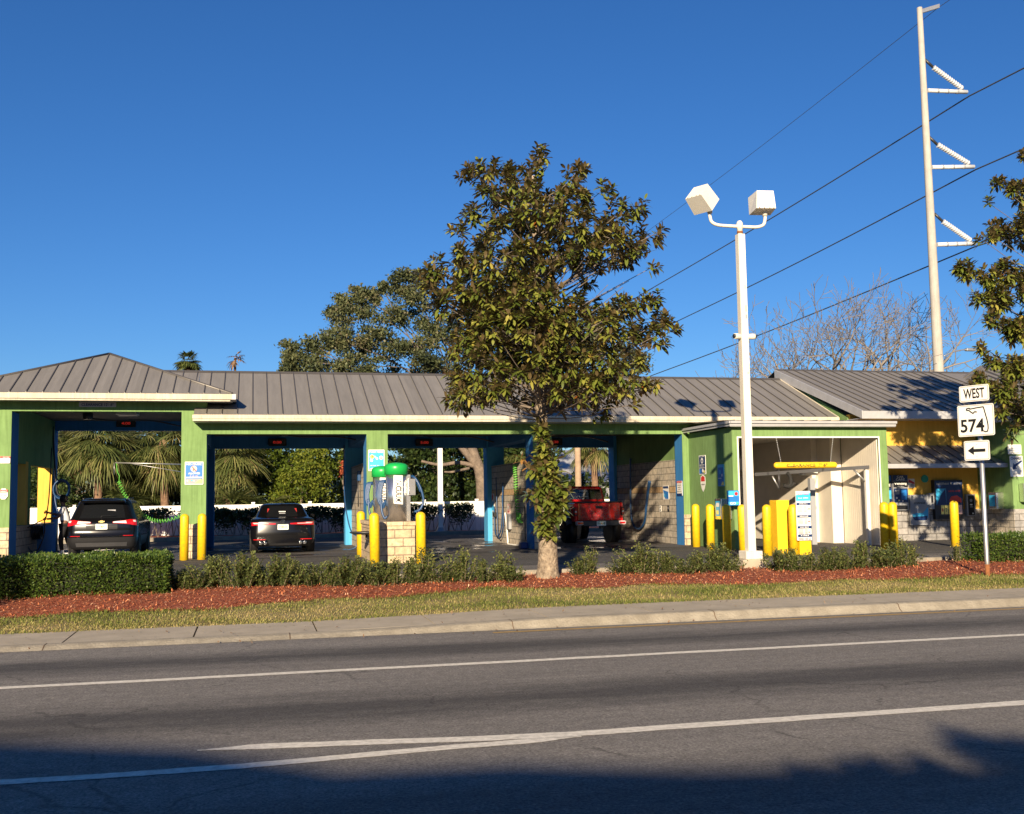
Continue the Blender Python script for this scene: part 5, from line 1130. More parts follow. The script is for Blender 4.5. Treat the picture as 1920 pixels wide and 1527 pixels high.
def suv():
    T = thing('suv', (0, 0, 0), 'black suv seen from behind, parked nose-in in the tall left bay', 'car')
    lv = [(.24, .16, 4.45, .78, .2, .2), (.32, .04, 4.58, .88, .2, .3), (.50, .0, 4.64, .915, .2, .35), (.58, -.02, 4.66, .92, .2, .35), (.60, .02, 4.66, .922, .22, .35), (.78, .045, 4.66, .925, .24, .38), (.92, .03, 4.64, .925, .24, .4), (1.00, .06, 4.3, .915, .25, .4), (1.07, .12, 3.55, .88, .26, .4), (1.11, .15, 3.45, .865, .26, .35), (1.50, .42, 2.75, .72, .22, .3), (1.56, .44, 2.6, .69, .2, .3), (1.62, .40, 2.3, .63, .2, .3), (1.66, .62, 2.0, .50, .2, .3)]
    pt = car_shell(lv, T, 'carblack', {9}, 3)
    g = MB(); patch(g, pt, 0.2, 9.8, .33, .44, 'dmetal', .012, 12, 2); g.build('skid_plate', T)
    for s in (0, 1):
        a, b_ = (7.1, 13.6) if s else (2.9, -3.6)
        g = MB(); patch(g, pt, a, b_, lambda f: .965-.075*f, lambda f: 1.0+.055*min(1, f*1.6), 'lightred', .014, 14, 3); tl = g.build('tail_light', T)
        g = MB(); patch(g, pt, a+(.1 if s else -.1), a+(2.7 if s else -2.7), lambda f: .972-.02*f, lambda f: 1.0+.02*f, 'lens', .02, 6, 1); patch(g, pt, b_+(-1.6 if s else 1.6), b_+(-.5 if s else .5), .985, 1.03, 'lens', .02, 4, 1); g.build('clear_lens', tl)
        g = MB(); patch(g, pt, 9.0 if s else 1.0, 11.8 if s else -1.8, .60, .625, 'lightred', .014, 6, 1); g.build('reflector', T)
    g = MB(); patch(g, pt, 2.0, 8.0, .80, .945, 'black', .006, 10, 2); g.build('plate_recess', T)
    plate(T, .0, .875, '214 QKD')
    g = MB(); F = frame((0, -.005, 1.015), (1, 0, 0), UPZ)
    g.add([(-.085, -.016, 0), (-.035, -.016, 0), (-.035, -.03, 0), (.035, -.03, 0), (.035, -.016, 0), (.07, -.016, 0), (.085, .016, 0), (.035, .016, 0), (.035, .03, 0), (-.035, .03, 0), (-.035, .016, 0), (-.07, .016, 0)], [tuple(range(12))], mat('gold_badge', (.75, .58, .22), .3, .7, 0), False, F); g.build('badge', T)
    g = MB(); g.tube([(-.03, .12, 1.13), (-.02, .15, 1.17), (.36, .17, 1.165)], .009, 'black', 5); g.build('rear_wiper', T)
    g = MB(); g.prism([(-.60, .38, 1.56), (.60, .38, 1.56), (.56, .46, 1.62), (-.56, .46, 1.62)], (0, -.14, -.015), 'carblack'); g.build('spoiler', T)
    for s in (-1, 1):
        g = MB(); g.tube([(s*.60, .8, 1.655), (s*.60, 2.2, 1.665)], .018, 'black', 6); g.build('roof_rail', T)
        g = MB(); g.box(s*.90, s*1.10, 3.0, 3.12, 1.03, 1.17, 'carblack', bev=.04); g.build('wing_mirror', T)
        for y in (.85, 3.62): wheel(T, s*.74, y, .35, .20, s)
    g = MB(); g.box(.12, .33, .30, .31, 1.22, 1.34, 'signgrey'); g.build('window_sticker', T)
    g = MB(); patch(g, pt, .1, 9.9, .595, .612, 'chrome', .008, 12, 1); g.build('bumper_trim', T)
    g = MB(); F = frame((-.52, .0, .70), (1, 0, 0), UPZ); fit_text(g, 'EQUINOX', 0, 0, .26, .03, 'chrome', F, .006, .001); g.build('lettering', T)
    return T
def sedan():
    T = thing('sedan', (0, 0, 0), 'black sedan with red seats seen from behind in the second bay', 'car')
    lv = [(.20, .14, 4.6, .76, .2, .2), (.28, .04, 4.72, .87, .22, .3), (.46, .0, 4.8, .915, .22, .4), (.62, .01, 4.82, .92, .26, .4), (.80, .03, 4.8, .92, .28, .45), (.90, .05, 4.7, .91, .28, .45), (.98, .06, 4.3, .885, .28, .45), (1.0, .12, 3.9, .85, .26, .4), (1.03, .72, 3.6, .78, .3, .4), (1.05, .80, 3.5, .765, .3, .35), (1.36, 1.28, 2.85, .62, .26, .3), (1.40, 1.35, 2.7, .59, .24, .3), (1.44, 1.6, 2.4, .46, .2, .3)]
    pt = car_shell(lv, T, 'carblack', {9}, 1)
    for s in (0, 1):
        a, b_ = (6.6, 13.4) if s else (3.4, -3.4)
        g = MB(); patch(g, pt, a, b_, lambda f: .835-.035*f, lambda f: .865+.035*min(1, f*1.5), 'lightred', .014, 14, 3); tl = g.build('tail_light', T)
        g = MB(); patch(g, pt, a+(1.6 if s else -1.6), b_+(-1.2 if s else 1.2), lambda f: .85, lambda f: .862, 'lens', .02, 6, 1); patch(g, pt, a+(3.6 if s else -3.6), b_+(-.8 if s else .8), .87, .885, 'lens', .02, 6, 1); g.build('clear_lens', tl)
        g = MB(); patch(g, pt, 8.6 if s else 1.4, 12.2 if s else -2.2, .40, .42, 'lightred', .014, 6, 1); g.build('reflector', T)
        for dx in (.50, .62): g = MB(); g.lathe((0, 0, 0), [(.045, 0), (.05, .1), (.035, .1)], 'chrome', 14); mt_ = Matrix.Translation(((1 if s else -1)*dx, .02, .31)) @ Matrix.Rotation(R(90), 4, 'X'); g.v = [tuple(mt_ @ Vector(v)) for v in g.v]; g.build('exhaust_pipe', T)
    plate(T, .0, .76, 'JFMN2S')
    g = MB(); patch(g, pt, .3, 9.7, .24, .30, 'dmetal', .01, 10, 1); g.build('diffuser', T)
    g = MB(); g.lathe((0, 0, 0), [(.05, 0), (.05, .01)], 'chrome', 16); mt_ = Matrix.Translation((0, .035, .925)) @ Matrix.Rotation(R(90), 4, 'X') @ Matrix.Scale(1.35, 4, (1, 0, 0)); g.v = [tuple(mt_ @ Vector(v)) for v in g.v]; g.build('badge', T)
    for s in (-1, 1):
        g = MB(); a = Vector((s*.36, 1.0, 1.12)); P = [(-.10, -.10), (.10, -.10), (.085, .10), (-.085, .10)]
        g.prism([(s*.34+x, .97+.0*x+(z+.1)*1.5-.06, 1.185+z) for x, z in P], (0, .03, .012), 'seatred'); g.build('seat_back', T)
        g = MB(); g.box(s*.88, s*1.06, 2.9, 3.0, .98, 1.1, 'carblack', bev=.04); g.build('wing_mirror', T)
        for y in (.98, 3.8): wheel(T, s*.74, y, .34, .20, s)
    g = MB(); g.prism([(-.10, 1.0, 1.19), (.10, 1.0, 1.19), (.10, 1.0, 1.21), (-.10, 1.0, 1.21)], (0, -.005, 0), 'signwhite'); g.prism([(-.09, .94, 1.14), (.09, .94, 1.14), (.09, .94, 1.16), (-.09, .94, 1.16)], (0, -.005, 0), 'signgrey'); g.build('window_sticker', T)
    g = MB(); g.prism([(0, 1.45, 1.435), (0, 1.62, 1.445), (0, 1.46, 1.50)], (.02, 0, 0), 'carblack'); g.build('aerial', T)
    return T
def pickup():
    T = thing('pickup_truck', (0, 0, 0), 'red pickup truck with foamy tailgate and wide tyres in the last bay', 'pickup')
    g = MB(); g.box(-.74, .74, 0, .07, .74, 1.30, 'carred', bev=.04); tg = g.build('tailgate', T)
    g = MB(); g.box(-.12, .12, -.012, 0, 1.12, 1.20, 'black', bev=.01); g.build('handle', tg)
    n = 2600; P = np.stack([RNG.uniform(-.7, .7, n), np.full(n, -.006), 1.28-RNG.beta(1.6, 1.1, n)*.5], 1); k_ = (np.sin(P[:, 0]*9+1)+np.sin(P[:, 0]*23+P[:, 2]*7) > -.5-(1.28-P[:, 2])*1.2); P = P[k_]; n = len(P)
    D = np.stack([RNG.normal(0, .25, n), np.zeros(n)-.02, -np.ones(n)], 1)
    fo = leaf_object('foam', M['foam'], P, D, RNG.uniform(.015, .07, n), RNG.uniform(.006, .02, n), np.zeros(n), six=False); fo.parent = tg
    for s in (-1, 1):
        g = MB(); g.box(s*.74, s*.82, .0, 1.55, .70, 1.30, 'carred', bev=.03); g.build('bed_side', T)
        g = MB(); g.box(s*.74, s*.86, -.03, .06, .90, 1.16, 'black', bev=.02); tl = g.build('tail_light', T); g = MB(); g.box(s*.76, s*.84, -.045, -.03, .93, 1.13, 'lightred', bev=.01); g.build('lens', tl); g = MB(); g.box(s*.77, s*.83, -.052, -.046, 1.0, 1.05, 'lens'); g.build('clear_lens', tl)
        g = MB()
        pts = [(s*.80, .35+.62+.62*math.cos(R(a)), .62+.50*math.sin(R(a))) for a in range(0, 181, 15)]; pi = [(s*.80, .97+.50*math.cos(R(a)), .56+.42*math.sin(R(a))) for a in range(180, -1, -15)]
        for a_, b_, c_, d_ in zip(pts[:-1], pts[1:], pi[::-1][:-1], pi[::-1][1:]): g.prism([a_, b_, d_, c_], (s*.17, 0, 0), 'black')
        g.build('fender_flare', T)
        wheel(T, s*.66, .97, .44, .28, s); wheel(T, s*.66, 4.4, .44, .28, s)
        g = MB(); g.box(s*.60, s*.84, -.22, -.06, .60, .72, 'foam', bev=.03); g.build('bumper_end', T)
        g = MB(); g.box(s*.62, s*.8, -.235, -.222, .63, .69, 'lightred'); g.build('reflector', T)
        g = MB(); g.box(s*.80, s*1.02, 3.0, 3.1, 1.28, 1.5, 'black', bev=.03); g.build('wing_mirror', T)
    g = MB(); g.box(-.62, .62, -.20, .02, .56, .74, 'dmetal', bev=.04); g.box(-.05, .05, -.3, -.1, .48, .56, 'black'); g.build('rear_bumper', T)
    plate(T, -.212, .645, 'RX4 19B'); 
    g = MB(); g.box(-.74, .74, .07, 1.55, .70, .80, 'black'); g.build('bed_floor', T)
    g = MB(); g.box(-.80, .80, .02, 1.6, 1.30, 1.345, 'black', bev=.015); g.build('bed_cover', T)
    # cab
    lv = [(.60, 1.62, 5.3, .80, .1, .25), (.80, 1.6, 5.4, .81, .1, .25), (1.20, 1.6, 5.35, .81, .1, .25), (1.28, 1.6, 5.2, .80, .1, .25), (1.34, 1.62, 3.7, .79, .1, .1), (1.42, 1.64, 3.62, .78, .1, .1), (1.76, 1.70, 3.45, .72, .1, .1), (1.80, 1.70, 3.4, .71, .1, .1), (1.86, 1.76, 3.3, .66, .1, .1)]
    car_shell(lv, T, 'carred', {5}, None)
    n = 1500; P = np.stack([RNG.uniform(-.62, .62, n), np.full(n, 1.60), RNG.uniform(1.42, 1.74, n)], 1); P[:, 1] += (P[:, 2]-1.42)*.17
    D = np.stack([RNG.normal(0, .3, n), np.full(n, -.1), -np.ones(n)], 1); fo = leaf_object('foam', M['foam'], P, D, RNG.uniform(.008, .05, n), RNG.uniform(.004, .011, n), np.zeros(n), six=False); fo.parent = T
    g = MB(); F = frame((0, 1.58, 1.66), (1, 0, 0), UPZ); rect(g, -.18, .12, .03, .05, 'signwhite', F, 0); rect(g, -.18, .14, -.16, -.14, 'signwhite', F, 0); g.build('window_sticker', T)
    return T
s = suv(); p = at(190.5, 1000, 31.6); s.location = (p.x, 31.55, LOT+.01)
s = sedan(); p = at(531, 1000, 31.6); s.location = (p.x, 31.75, LOT+.01)
s = pickup(); p = at(1124, 990, 33.0); s.location = (p.x, 33.0, LOT+.01)

# ------------------------------------------------------------------ person washing the suv
def skin_obj(name, J, E_, parent, m, sub=2):
    me = bpy.data.meshes.new('sk'); names = list(J); me.from_pydata([J[k][0] for k in names], [(names.index(a), names.index(b)) for a, b in E_], [])
    ob = bpy.data.objects.new('sk', me); COL.objects.link(ob)
    md = ob.modifiers.new('s', 'SKIN'); md.use_smooth_shade = True; me.update()
    for i, k in enumerate(names):
        r_ = J[k][1]; me.skin_vertices[0].data[i].radius = r_ if isinstance(r_, tuple) else (r_, r_)
    me.skin_vertices[0].data[0].use_root = True
    ms = ob.modifiers.new('b', 'SUBSURF'); ms.levels = sub; ms.render_levels = sub
    dg = bpy.context.evaluated_depsgraph_get(); m2 = bpy.data.meshes.new_from_object(ob.evaluated_get(dg)); bpy.data.objects.remove(ob)
    for p_ in m2.polygons: p_.use_smooth = True
    m2.materials.clear(); m2.materials.append(M[m]); o = bpy.data.objects.new(name, m2); COL.objects.link(o); o.parent = parent; return o
def person():
    T = thing('person', (0, 0, 0), 'person in light grey t-shirt and black trousers holding a spray wand beside the black suv', 'person')
    # local frame: faces -X, right arm towards the camera (-Y)
    J = {'pelvis': ((.02, 0, .95), .13), 'waist': ((.03, 0, 1.08), .12), 'chest': ((.0, 0, 1.30), (.14, .12)), 'neck': ((-.03, 0, 1.47), .055), 'head': ((-.06, 0, 1.57), .085), 'crown': ((-.05, 0, 1.66), .085),
         'shR': ((-.02, -.17, 1.39), .06), 'elR': ((-.14, -.21, 1.13), .042), 'wrR': ((-.38, -.18, 1.10), .028), 'haR': ((-.45, -.17, 1.10), .026),
         'shL': ((-.02, .17, 1.39), .06), 'elL': ((-.20, .20, 1.20), .042), 'wrL': ((-.42, .10, 1.27), .028), 'haL': ((-.48, .08, 1.29), .026),
         'hiR': ((.02, -.10, .90), .10), 'knR': ((-.08, -.11, .50), .065), 'anR': ((-.02, -.11, .10), .04), 'toR': ((-.16, -.12, .04), .038),
         'hiL': ((.03, .10, .90), .10), 'knL': ((.08, .11, .50), .065), 'anL': ((.20, .11, .11), .04), 'toL': ((.07, .12, .04), .038)}
    E_ = [('pelvis', 'waist'), ('waist', 'chest'), ('chest', 'neck'), ('neck', 'head'), ('head', 'crown'), ('chest', 'shR'), ('shR', 'elR'), ('elR', 'wrR'), ('wrR', 'haR'), ('chest', 'shL'), ('shL', 'elL'), ('elL', 'wrL'), ('wrL', 'haL'),
          ('pelvis', 'hiR'), ('hiR', 'knR'), ('knR', 'anR'), ('anR', 'toR'), ('pelvis', 'hiL'), ('hiL', 'knL'), ('knL', 'anL'), ('anL', 'toL')]
    skin_obj('body', J, E_, T, 'skin')
    for s_, h_ in ((-1, J['haR'][0]), (1, J['haL'][0])):
        g = MB(); c = Vector(h_)
        for k in range(4): o_ = Vector((-.015, -.03*s_*0, .024-.017*k)); ln = (.075, .08, .075, .06)[k]; g.tube([c+o_, c+o_+Vector((-ln*.5, 0, 0)), c+o_+Vector((-ln*.85, .012*s_, -.012)), c+o_+Vector((-ln*.8, .03*s_, -.02))], [.0095, .009, .0085, .007], 'skin', 6)
        g.tube([c+Vector((.0, .01, .025)), c+Vector((-.03, .012, .05)), c+Vector((-.055, .015, .045))], [.011, .0105, .008], 'skin', 6); g.build('hand', T)
    J2 = {'b': ((.03, 0, .93), (.16, .15)), 'w': ((.03, 0, 1.10), (.155, .145)), 'c': ((.0, 0, 1.31), (.165, .145)), 'n': ((-.02, 0, 1.43), .075), 'sR': ((-.02, -.175, 1.385), .078), 'eR': ((-.09, -.20, 1.22), .07), 'sL': ((-.02, .175, 1.385), .078), 'eL': ((-.13, .195, 1.27), .07)}
    skin_obj('t_shirt', J2, [('b', 'w'), ('w', 'c'), ('c', 'n'), ('c', 'sR'), ('sR', 'eR'), ('c', 'sL'), ('sL', 'eL')], T, 'tee')
    J3 = {'p': ((.02, 0, .93), .145), 'hR': ((.02, -.10, .86), .105), 'kR': ((-.075, -.11, .50), .08), 'aR': ((-.03, -.11, .20), .055), 'hL': ((.03, .10, .86), .105), 'kL': ((.08, .11, .50), .08), 'aL': ((.17, .11, .22), .055)}
    skin_obj('trousers', J3, [('p', 'hR'), ('hR', 'kR'), ('kR', 'aR'), ('p', 'hL'), ('hL', 'kL'), ('kL', 'aL')], T, 'pants')
    g = MB(); n = 240; v = RNG.normal(size=(n, 3)); v /= np.linalg.norm(v, axis=1)[:, None]; 
    g.lathe((-.035, 0, 1.655), [(.03, -.12), (.085, -.08), (.107, -.02), (.105, .04), (.08, .085), (.03, .11), (.005, .113)], 'hair', 14)
    for d in v:
        if d[2] < -.3 or d[0] < -.6: continue
        c = Vector((-.035, 0, 1.66))+Vector(d)*.10; g.tube([c, c+Vector(d)*.03], .012, 'hair', 4)
    g.build('hair', T)
    g = MB(); g.tube([(-.145, 0, 1.585), (-.165, 0, 1.575)], .014, 'skin', 6); g.build('nose', T)
    for s_ in (-1, 1):
        a = J['toR'][0] if s_ < 0 else J['toL'][0]; b_ = J['anR'][0] if s_ < 0 else J['anL'][0]
        g = MB(); g.tube([(b_[0]+.05, b_[1], .045), (b_[0]-.02, b_[1], .05), (a[0], a[1], .04), (a[0]-.06, a[1], .03)], [.045, .05, .045, .025], 'tee', 8); g.build('shoe', T)
        g = MB(); g.tube([(b_[0], b_[1], .06), (b_[0]+(.0), b_[1], .20)], .05, 'tee', 8); g.build('sock', T)
    return T
T = person(); p = at(120, 1000, 33.0); T.location = (p.x, 33.0, LOT+.01)
W_ = Vector(T.location)
T2 = thing('pressure_wand', W_+Vector((-.5, -.15, 1.1)), 'long spray wand and black hose held by the person in the tall bay', 'spray wand')
g = MB(); g.tube([W_+Vector((-.44, .05, 1.30)), W_+Vector((-.50, -.16, 1.10)), W_+Vector((-.95, -.3, .85))], .014, 'dmetal', 6); g.build('lance', T2)
g = MB(); g.tube(smooth_pts([at(97, 840, 33.5), at(92, 930, 33.2), at(86, 972, 32.9), W_+Vector((-.5, -.16, 1.08)), at(83, 1000, 32.9), at(72, 1030, 32.9), at(58, 1034, 32.9), at(47, 1010, 32.9), at(46, 985, 32.9)]), .016, 'black', 6); g.build('hose', T2)
c = at(58, 1000, 33.2)
T3 = thing('hose_rack', c, 'dark tangle of rolled hose on the low block wall of the tall bay', 'hose rack'); g = MB()
for k in range(5): g.tube([Vector((-6.1, 33.3+.10*k, 1.05))+Vector((0.03*k, .28*math.cos(R(a)), .2*math.sin(R(a)))) for a in range(0, 361, 30)], .025, 'black', 6, False)
g.build('coil', T3)

# ------------------------------------------------------------------ trees
def limb(mb, pts, r0, r1, m, n=7):
    P = smooth_pts(pts); k = len(P); mb.tube(P, [r0+(r1-r0)*(i/(k-1)) for i in range(k)], m, n)
HOLES = [(1062,520,24),(1078,533,14),(1160,528,30),(1140,548,20),(1195,542,16),(947,445,17),(925,462,9),(1017,420,10),(1085,415,12),(1128,455,10),(880,462,9),(1030,480,9),(985,655,9),(1190,655,12),(905,690,9),(838,530,10),(1075,600,10),(1000,735,10),(935,345,10),(1035,350,14),(1040,310,13),(1090,350,8)]
def rosettes(C, out, nleaf, L, W):
    P, D, Ls, Ws, rn, rl = [], [], [], [], [], []
    for c, o in zip(C, out):
        o = o/np.linalg.norm(o); base = RNG.uniform(0, .93)
        if RNG.uniform() < .04: base = .97
        a = np.cross(o, [.3, .2, .9]); a /= np.linalg.norm(a); b_ = np.cross(o, a); k = int(nleaf*RNG.uniform(.7, 1.3)); ph = RNG.uniform(0, 6.28)
        for i in range(k):
            w = ph+i*2.4; el = R(RNG.uniform(-18, 22)+42*i/k); tilt = math.cos(el), math.sin(el)
            d = o*tilt[1]*1.0+(a*math.cos(w)+b_*math.sin(w))*tilt[0]
            P.append(c+o*(-.10+.16*i/k)); D.append(d); Ls.append(L*RNG.uniform(.75, 1.2)); Ws.append(W*RNG.uniform(.8, 1.2)); rn.append(min(1, max(0, base*.6+RNG.uniform(0, .42)))); rl.append(RNG.normal(0, .22))
    return map(np.array, (P, D, Ls, Ws, rn, rl))
def magnolia(label, base, blobs, Y, dens, rz, trunk_pts, trunk_r, ytrunk, limbs_from, extra=(), epi=()):
    T = thing('magnolia_tree', base, label, 'tree', 'magnolia trees in the planting bed')
    C, O, cen = [], [], []
    mx = np.mean([at(b[0], b[1], Y).x for b in blobs]); mz = np.mean([at(b[0], b[1], Y).z for b in blobs])
    X_ = np.array([at(b[0], b[1], Y).x for b in blobs]); Z_ = np.array([at(b[0], b[1], Y).z for b in blobs]); HW = (X_.max()-X_.min())/2
    sc = (at(1000, 500, Y)-at(999, 500, Y)).length
    for (px, py, pr), x, z in zip(blobs, X_, Z_):
        edge = min(1, abs(x-base[0])/HW); dep = HW*math.sqrt(max(.06, 1-edge**2))*min(1., .35+(Z_.max()-z)/2.4)
        layers = [0.] if dep < .8 else [-.6, .1, .6] if dep > 1.9 else [-.42, .42]
        for ly in layers:
            n = max(2, int((pr*sc/.13)**2*dens/ (1. if len(layers) == 1 else 1.15)))
            cy = Y+ly*dep+RNG.normal(0, .15); s_ = 1+ (cy-Y)/Y
            c0 = np.array([x*s_, cy, (z-CAM_H)*s_+CAM_H]) if len(layers) == 1 else np.array([x, cy, z])
            cen.append(c0)
            v = rdir(n, .15); rad = max(.08, pr*sc-.05)*RNG.uniform(.3, 1., n)**.4
            for k in range(n):
                p = c0+v[k]*rad[k]*np.array([1, .9, .95])
                qx, qy = proj(p)
                if any((qx-hx_)**2+(qy-hy_)**2 < hr_**2 for hx_, hy_, hr_ in HOLES): continue
                C.append(p)
                o = v[k]*.6+np.array([(p[0]-base[0])*.16, (p[1]-Y)*.16, .55])+RNG.normal(0, .2, 3); O.append(o)
    P, D, Ls, Ws, rn, rl = rosettes(C, O, 15, .175, .062)
    leaf_object('crown', M['mag_leaf'], P, D, Ls, Ws, rn, T, droop=.25, roll=rl)
    g = MB(); PT = smooth_pts(trunk_pts); kk = len(PT); rr_ = [max(trunk_r[1], trunk_r[0]*(1-.85*i/(kk-1)))+.07*math.exp(-(p.z-.2)/.16)+RNG.uniform(-.006, .006) for i, p in enumerate(PT)]; g.tube(PT, rr_, 'bark', 18); g.build('trunk', T)
    g = MB()
    for i, c in enumerate(cen):
        c = Vector(c); zt = min(ytrunk[1], max(ytrunk[0]-.1+.5*RNG.uniform(), c.z-.25-.45*math.hypot(c.x-base[0], c.y-Y)))
        t0 = Vector((base[0]+trunk_lean(zt, base), Y, zt)); mid = t0.lerp(c, .5)+Vector((0, 0, .18*abs(c.x-t0.x)*.4-.15)); limb(g, [t0, mid, c], .034 if i % 5 == 0 else .013, .006, 'limbbark', 5)
    for c in C[::6]:
        c = Vector(c); k = min(range(len(cen)), key=lambda q: (Vector(cen[q])-c).length_squared); g.tube([Vector(cen[k]), c], .005, 'limbbark', 4, False)
    g.build('limbs', T)
    return T
def trunk_lean(z, base): return 0
MB_ = [(1000,300,20),(1008,330,22),(905,330,24),(880,325,16),(935,335,18),(965,330,26),(1060,345,26),(1088,325,15),(950,380,36),(895,385,20),(1010,390,42),(1110,375,20),(1062,395,34),(872,420,22),(1170,412,24),(1120,432,32),(960,430,38),(1010,450,32),(905,465,30),(1060,455,38),(1100,480,34),(1188,465,34),(1212,450,15),(1205,512,12),
 (860,505,32),(812,508,24),(798,535,20),(912,512,42),(970,512,42),(1025,520,26),(1140,495,26),(838,562,36),(900,572,42),(960,578,42),(1010,565,30),(1098,560,20),(1128,562,14),(1066,500,24),(1120,602,32),(1178,572,25),(1210,570,18),(1222,612,30),(1262,620,18),(1200,642,26),(1240,645,14),(862,642,26),(902,640,42),(960,650,46),(1020,642,42),(1080,642,38),(1140,652,30),(1180,680,18),(872,692,24),(858,742,20),(900,722,38),(960,700,44),(1020,695,42),(1080,700,42),(1120,722,40),(1150,742,24),(1140,772,13),(900,745,18),(1070,738,28),(1048,765,14),(1205,722,14),(1010,742,22),(930,610,34),(1050,600,30),(1000,610,36)]
base = gnd(1028, 1086, .27); YM = base.y
top = at(1005, 420, YM)
Tm = magnolia('magnolia tree with brown backed leaves standing in the middle of the mulch bed', base, MB_, YM, .62, 0,
     [(base.x, YM, .15), (base.x+.0, YM, .9), (at(1030, 900, YM).x, YM, at(1030, 900, YM).z), (at(1015, 780, YM).x, YM, at(1015, 780, YM).z), (at(1005, 600, YM).x, YM, at(1005, 600, YM).z), top], (.22, .045), YM, None) if False else None
def mag2(label, base, blobs, Y, dens, axis, r0, r1, epi, tip=()):
    global trunk_lean
    ax = sorted(axis, key=lambda v: v.z)
    def lean(z, b_):
        for a, c in zip(ax[:-1], ax[1:]):
            if a.z <= z <= c.z: return a.x+(c.x-a.x)*(z-a.z)/(c.z-a.z)-b_[0]
        return (ax[0].x if z < ax[0].z else ax[-1].x)-b_[0]
    trunk_lean = lean
    z0 = min(at(b[0], b[1], Y).z for b in blobs)
    T = magnolia(label, base, blobs, Y, dens, 0, axis, (r0, r1), (z0-.1, ax[-1].z), None)
    C, O = [], []
    for px, py, pr in epi:
        c0 = np.array(at(px, py, Y-.12)); sc = (at(1000, 500, Y)-at(999, 500, Y)).length; n = max(1, int((pr*sc/.13)**2*4.2)); v = rdir(n, .1)
        for k in range(n): C.append(c0+v[k]*pr*sc*RNG.uniform(.3, 1)); O.append(v[k]+np.array([0, -.4, .35]))
    if C:
        P, D, Ls, Ws, rn, rl = rosettes(C, O, 11, .19, .08); leaf_object('trunk_shoots', M['mag_leaf'], P, D, Ls, Ws, rn*.85, T, droop=.2, roll=rl)
    if tip:
        C, O = [], []
        for px, py in tip[:2]: C.append(np.array(at(px, py, Y-.15))); O.append(np.array([RNG.normal(0, .5)-(.6 if px < 1015 else -.6), -.3, .5]))
        P, D, Ls, Ws, rn, rl = rosettes(C, O, 10, .21, .045); leaf_object('dry_shoots', M['drytip'], P, D, Ls, Ws, RNG.uniform(0, 1, len(P)), T, droop=.2, roll=rl)
    return T
epi = [(1014,800,14),(1017,830,17),(1024,852,18),(1012,880,22),(1030,902,26),(1045,920,24),(1022,942,24),(1042,962,24),(1020,985,20),(1028,1005,13),(1008,925,16),(1050,940,16),(1030,870,18),(1016,812,12)]
mag2('magnolia tree with brown backed leaves standing in the middle of the mulch bed', base, MB_, YM, 2.2,
     [Vector((base.x-.02, YM, .1)), Vector((base.x, YM, .7)), at(1027, 980, YM), at(1022, 880, YM), at(1015, 780, YM), at(1008, 650, YM), at(1003, 500, YM), at(1000, 330, YM)], .21, .02, epi, [(978, 862), (990, 875), (1058, 868), (1062, 882), (1064, 985)])
MR = [(1915,295,12),(1870,345,15),(1895,352,15),(1852,380,6),(1900,420,26),(1858,442,14),(1838,447,10),(1812,508,22),(1798,500,12),(1850,520,24),(1888,510,28),(1832,560,16),(1870,562,30),(1910,560,28),(1858,602,20),(1900,620,28),(1842,655,14),(1862,682,20),(1900,690,28),(1880,732,28),(1838,712,20),(1822,722,9),(1910,752,26),(1878,772,16),(1903,798,11),(1893,815,6),
 (1950,350,34),(1950,430,38),(1960,520,42),(1960,610,42),(1955,700,42),(1960,770,34),(2020,360,42),(2030,460,46),(2040,560,50),(2040,660,50),(2020,750,40),(1990,300,30)]
YR_ = 21.4; bx = at(2030, 1050, YR_)
mag2('second magnolia tree cut off by the right edge of the photo', Vector((bx.x, YR_, .28)), MR, YR_, 4.6, [Vector((bx.x, YR_, .1)), Vector((bx.x, YR_, 2.)), Vector((bx.x-.1, YR_, 5)), Vector((bx.x, YR_, 8.6))], .18, .03, [])

def leafy(name, label, cat, base, blobs, Y, depth, m, dens, L, W, trunk=None, group=None, rnd_bias=0, barkm='barkgrey', up=.3):
    """blobs (px,py,r px) describe the crown outline at distance Y; leaves fill real volume around them"""
    T = thing(name, base, label, cat, group)
    sc = (at(900, 600, Y)-at(899, 600, Y)).length; Ps, rn = [], []; cen = []
    for px, py, pr in blobs:
        for ly in (-.5, .5) if depth > 1.2 else (0,):
            c0 = np.array(at(px, py, Y))+np.array([0, ly*depth+RNG.normal(0, .2), 0]); cen.append(c0); r_ = pr*sc
            ns = max(4, int((r_/.45)**2*1.6)); 
            for _ in range(ns):       # twig clumps within the blob
                cc = c0+rdir(1)[0]*r_*RNG.uniform(.2, 1)**.6; n = int(dens*RNG.uniform(.6, 1.4)); q = cc+RNG.normal(size=(n, 3))*np.array([.20, .20, .13])*min(1., r_/.5); Ps.append(q); rn.append(np.clip(RNG.normal(.45+rnd_bias+RNG.normal(0, .15), .2, n), 0, 1))
    P = np.concatenate(Ps); rn = np.concatenate(rn); n = len(P)
    leaf_object('crown', m, P, rdir(n, up), RNG.uniform(.7, 1.3, n)*L, RNG.uniform(.7, 1.3, n)*W, rn, T, roll=RNG.uniform(-1, 1, n), six=False)
    if trunk:
        g = MB(); limb(g, trunk[0], trunk[1], trunk[2], barkm, 10)
        tp = Vector(trunk[0][-1]); t1 = Vector(trunk[0][-2])
        for c in cen[::4]:
            c = Vector(c); s0 = t1.lerp(tp, random.random()); limb(g, [s0, s0.lerp(c, .5)+Vector((0, 0, .2*(c-s0).length*random.uniform(-.3, .8))), c], trunk[2]*.35, .015, 'limbbark', 5)
        for b_ in (trunk[3] if len(trunk) > 3 else []): limb(g, b_[0], b_[1], b_[2], barkm, 8)
        g.build('trunk', T)
    return T, n
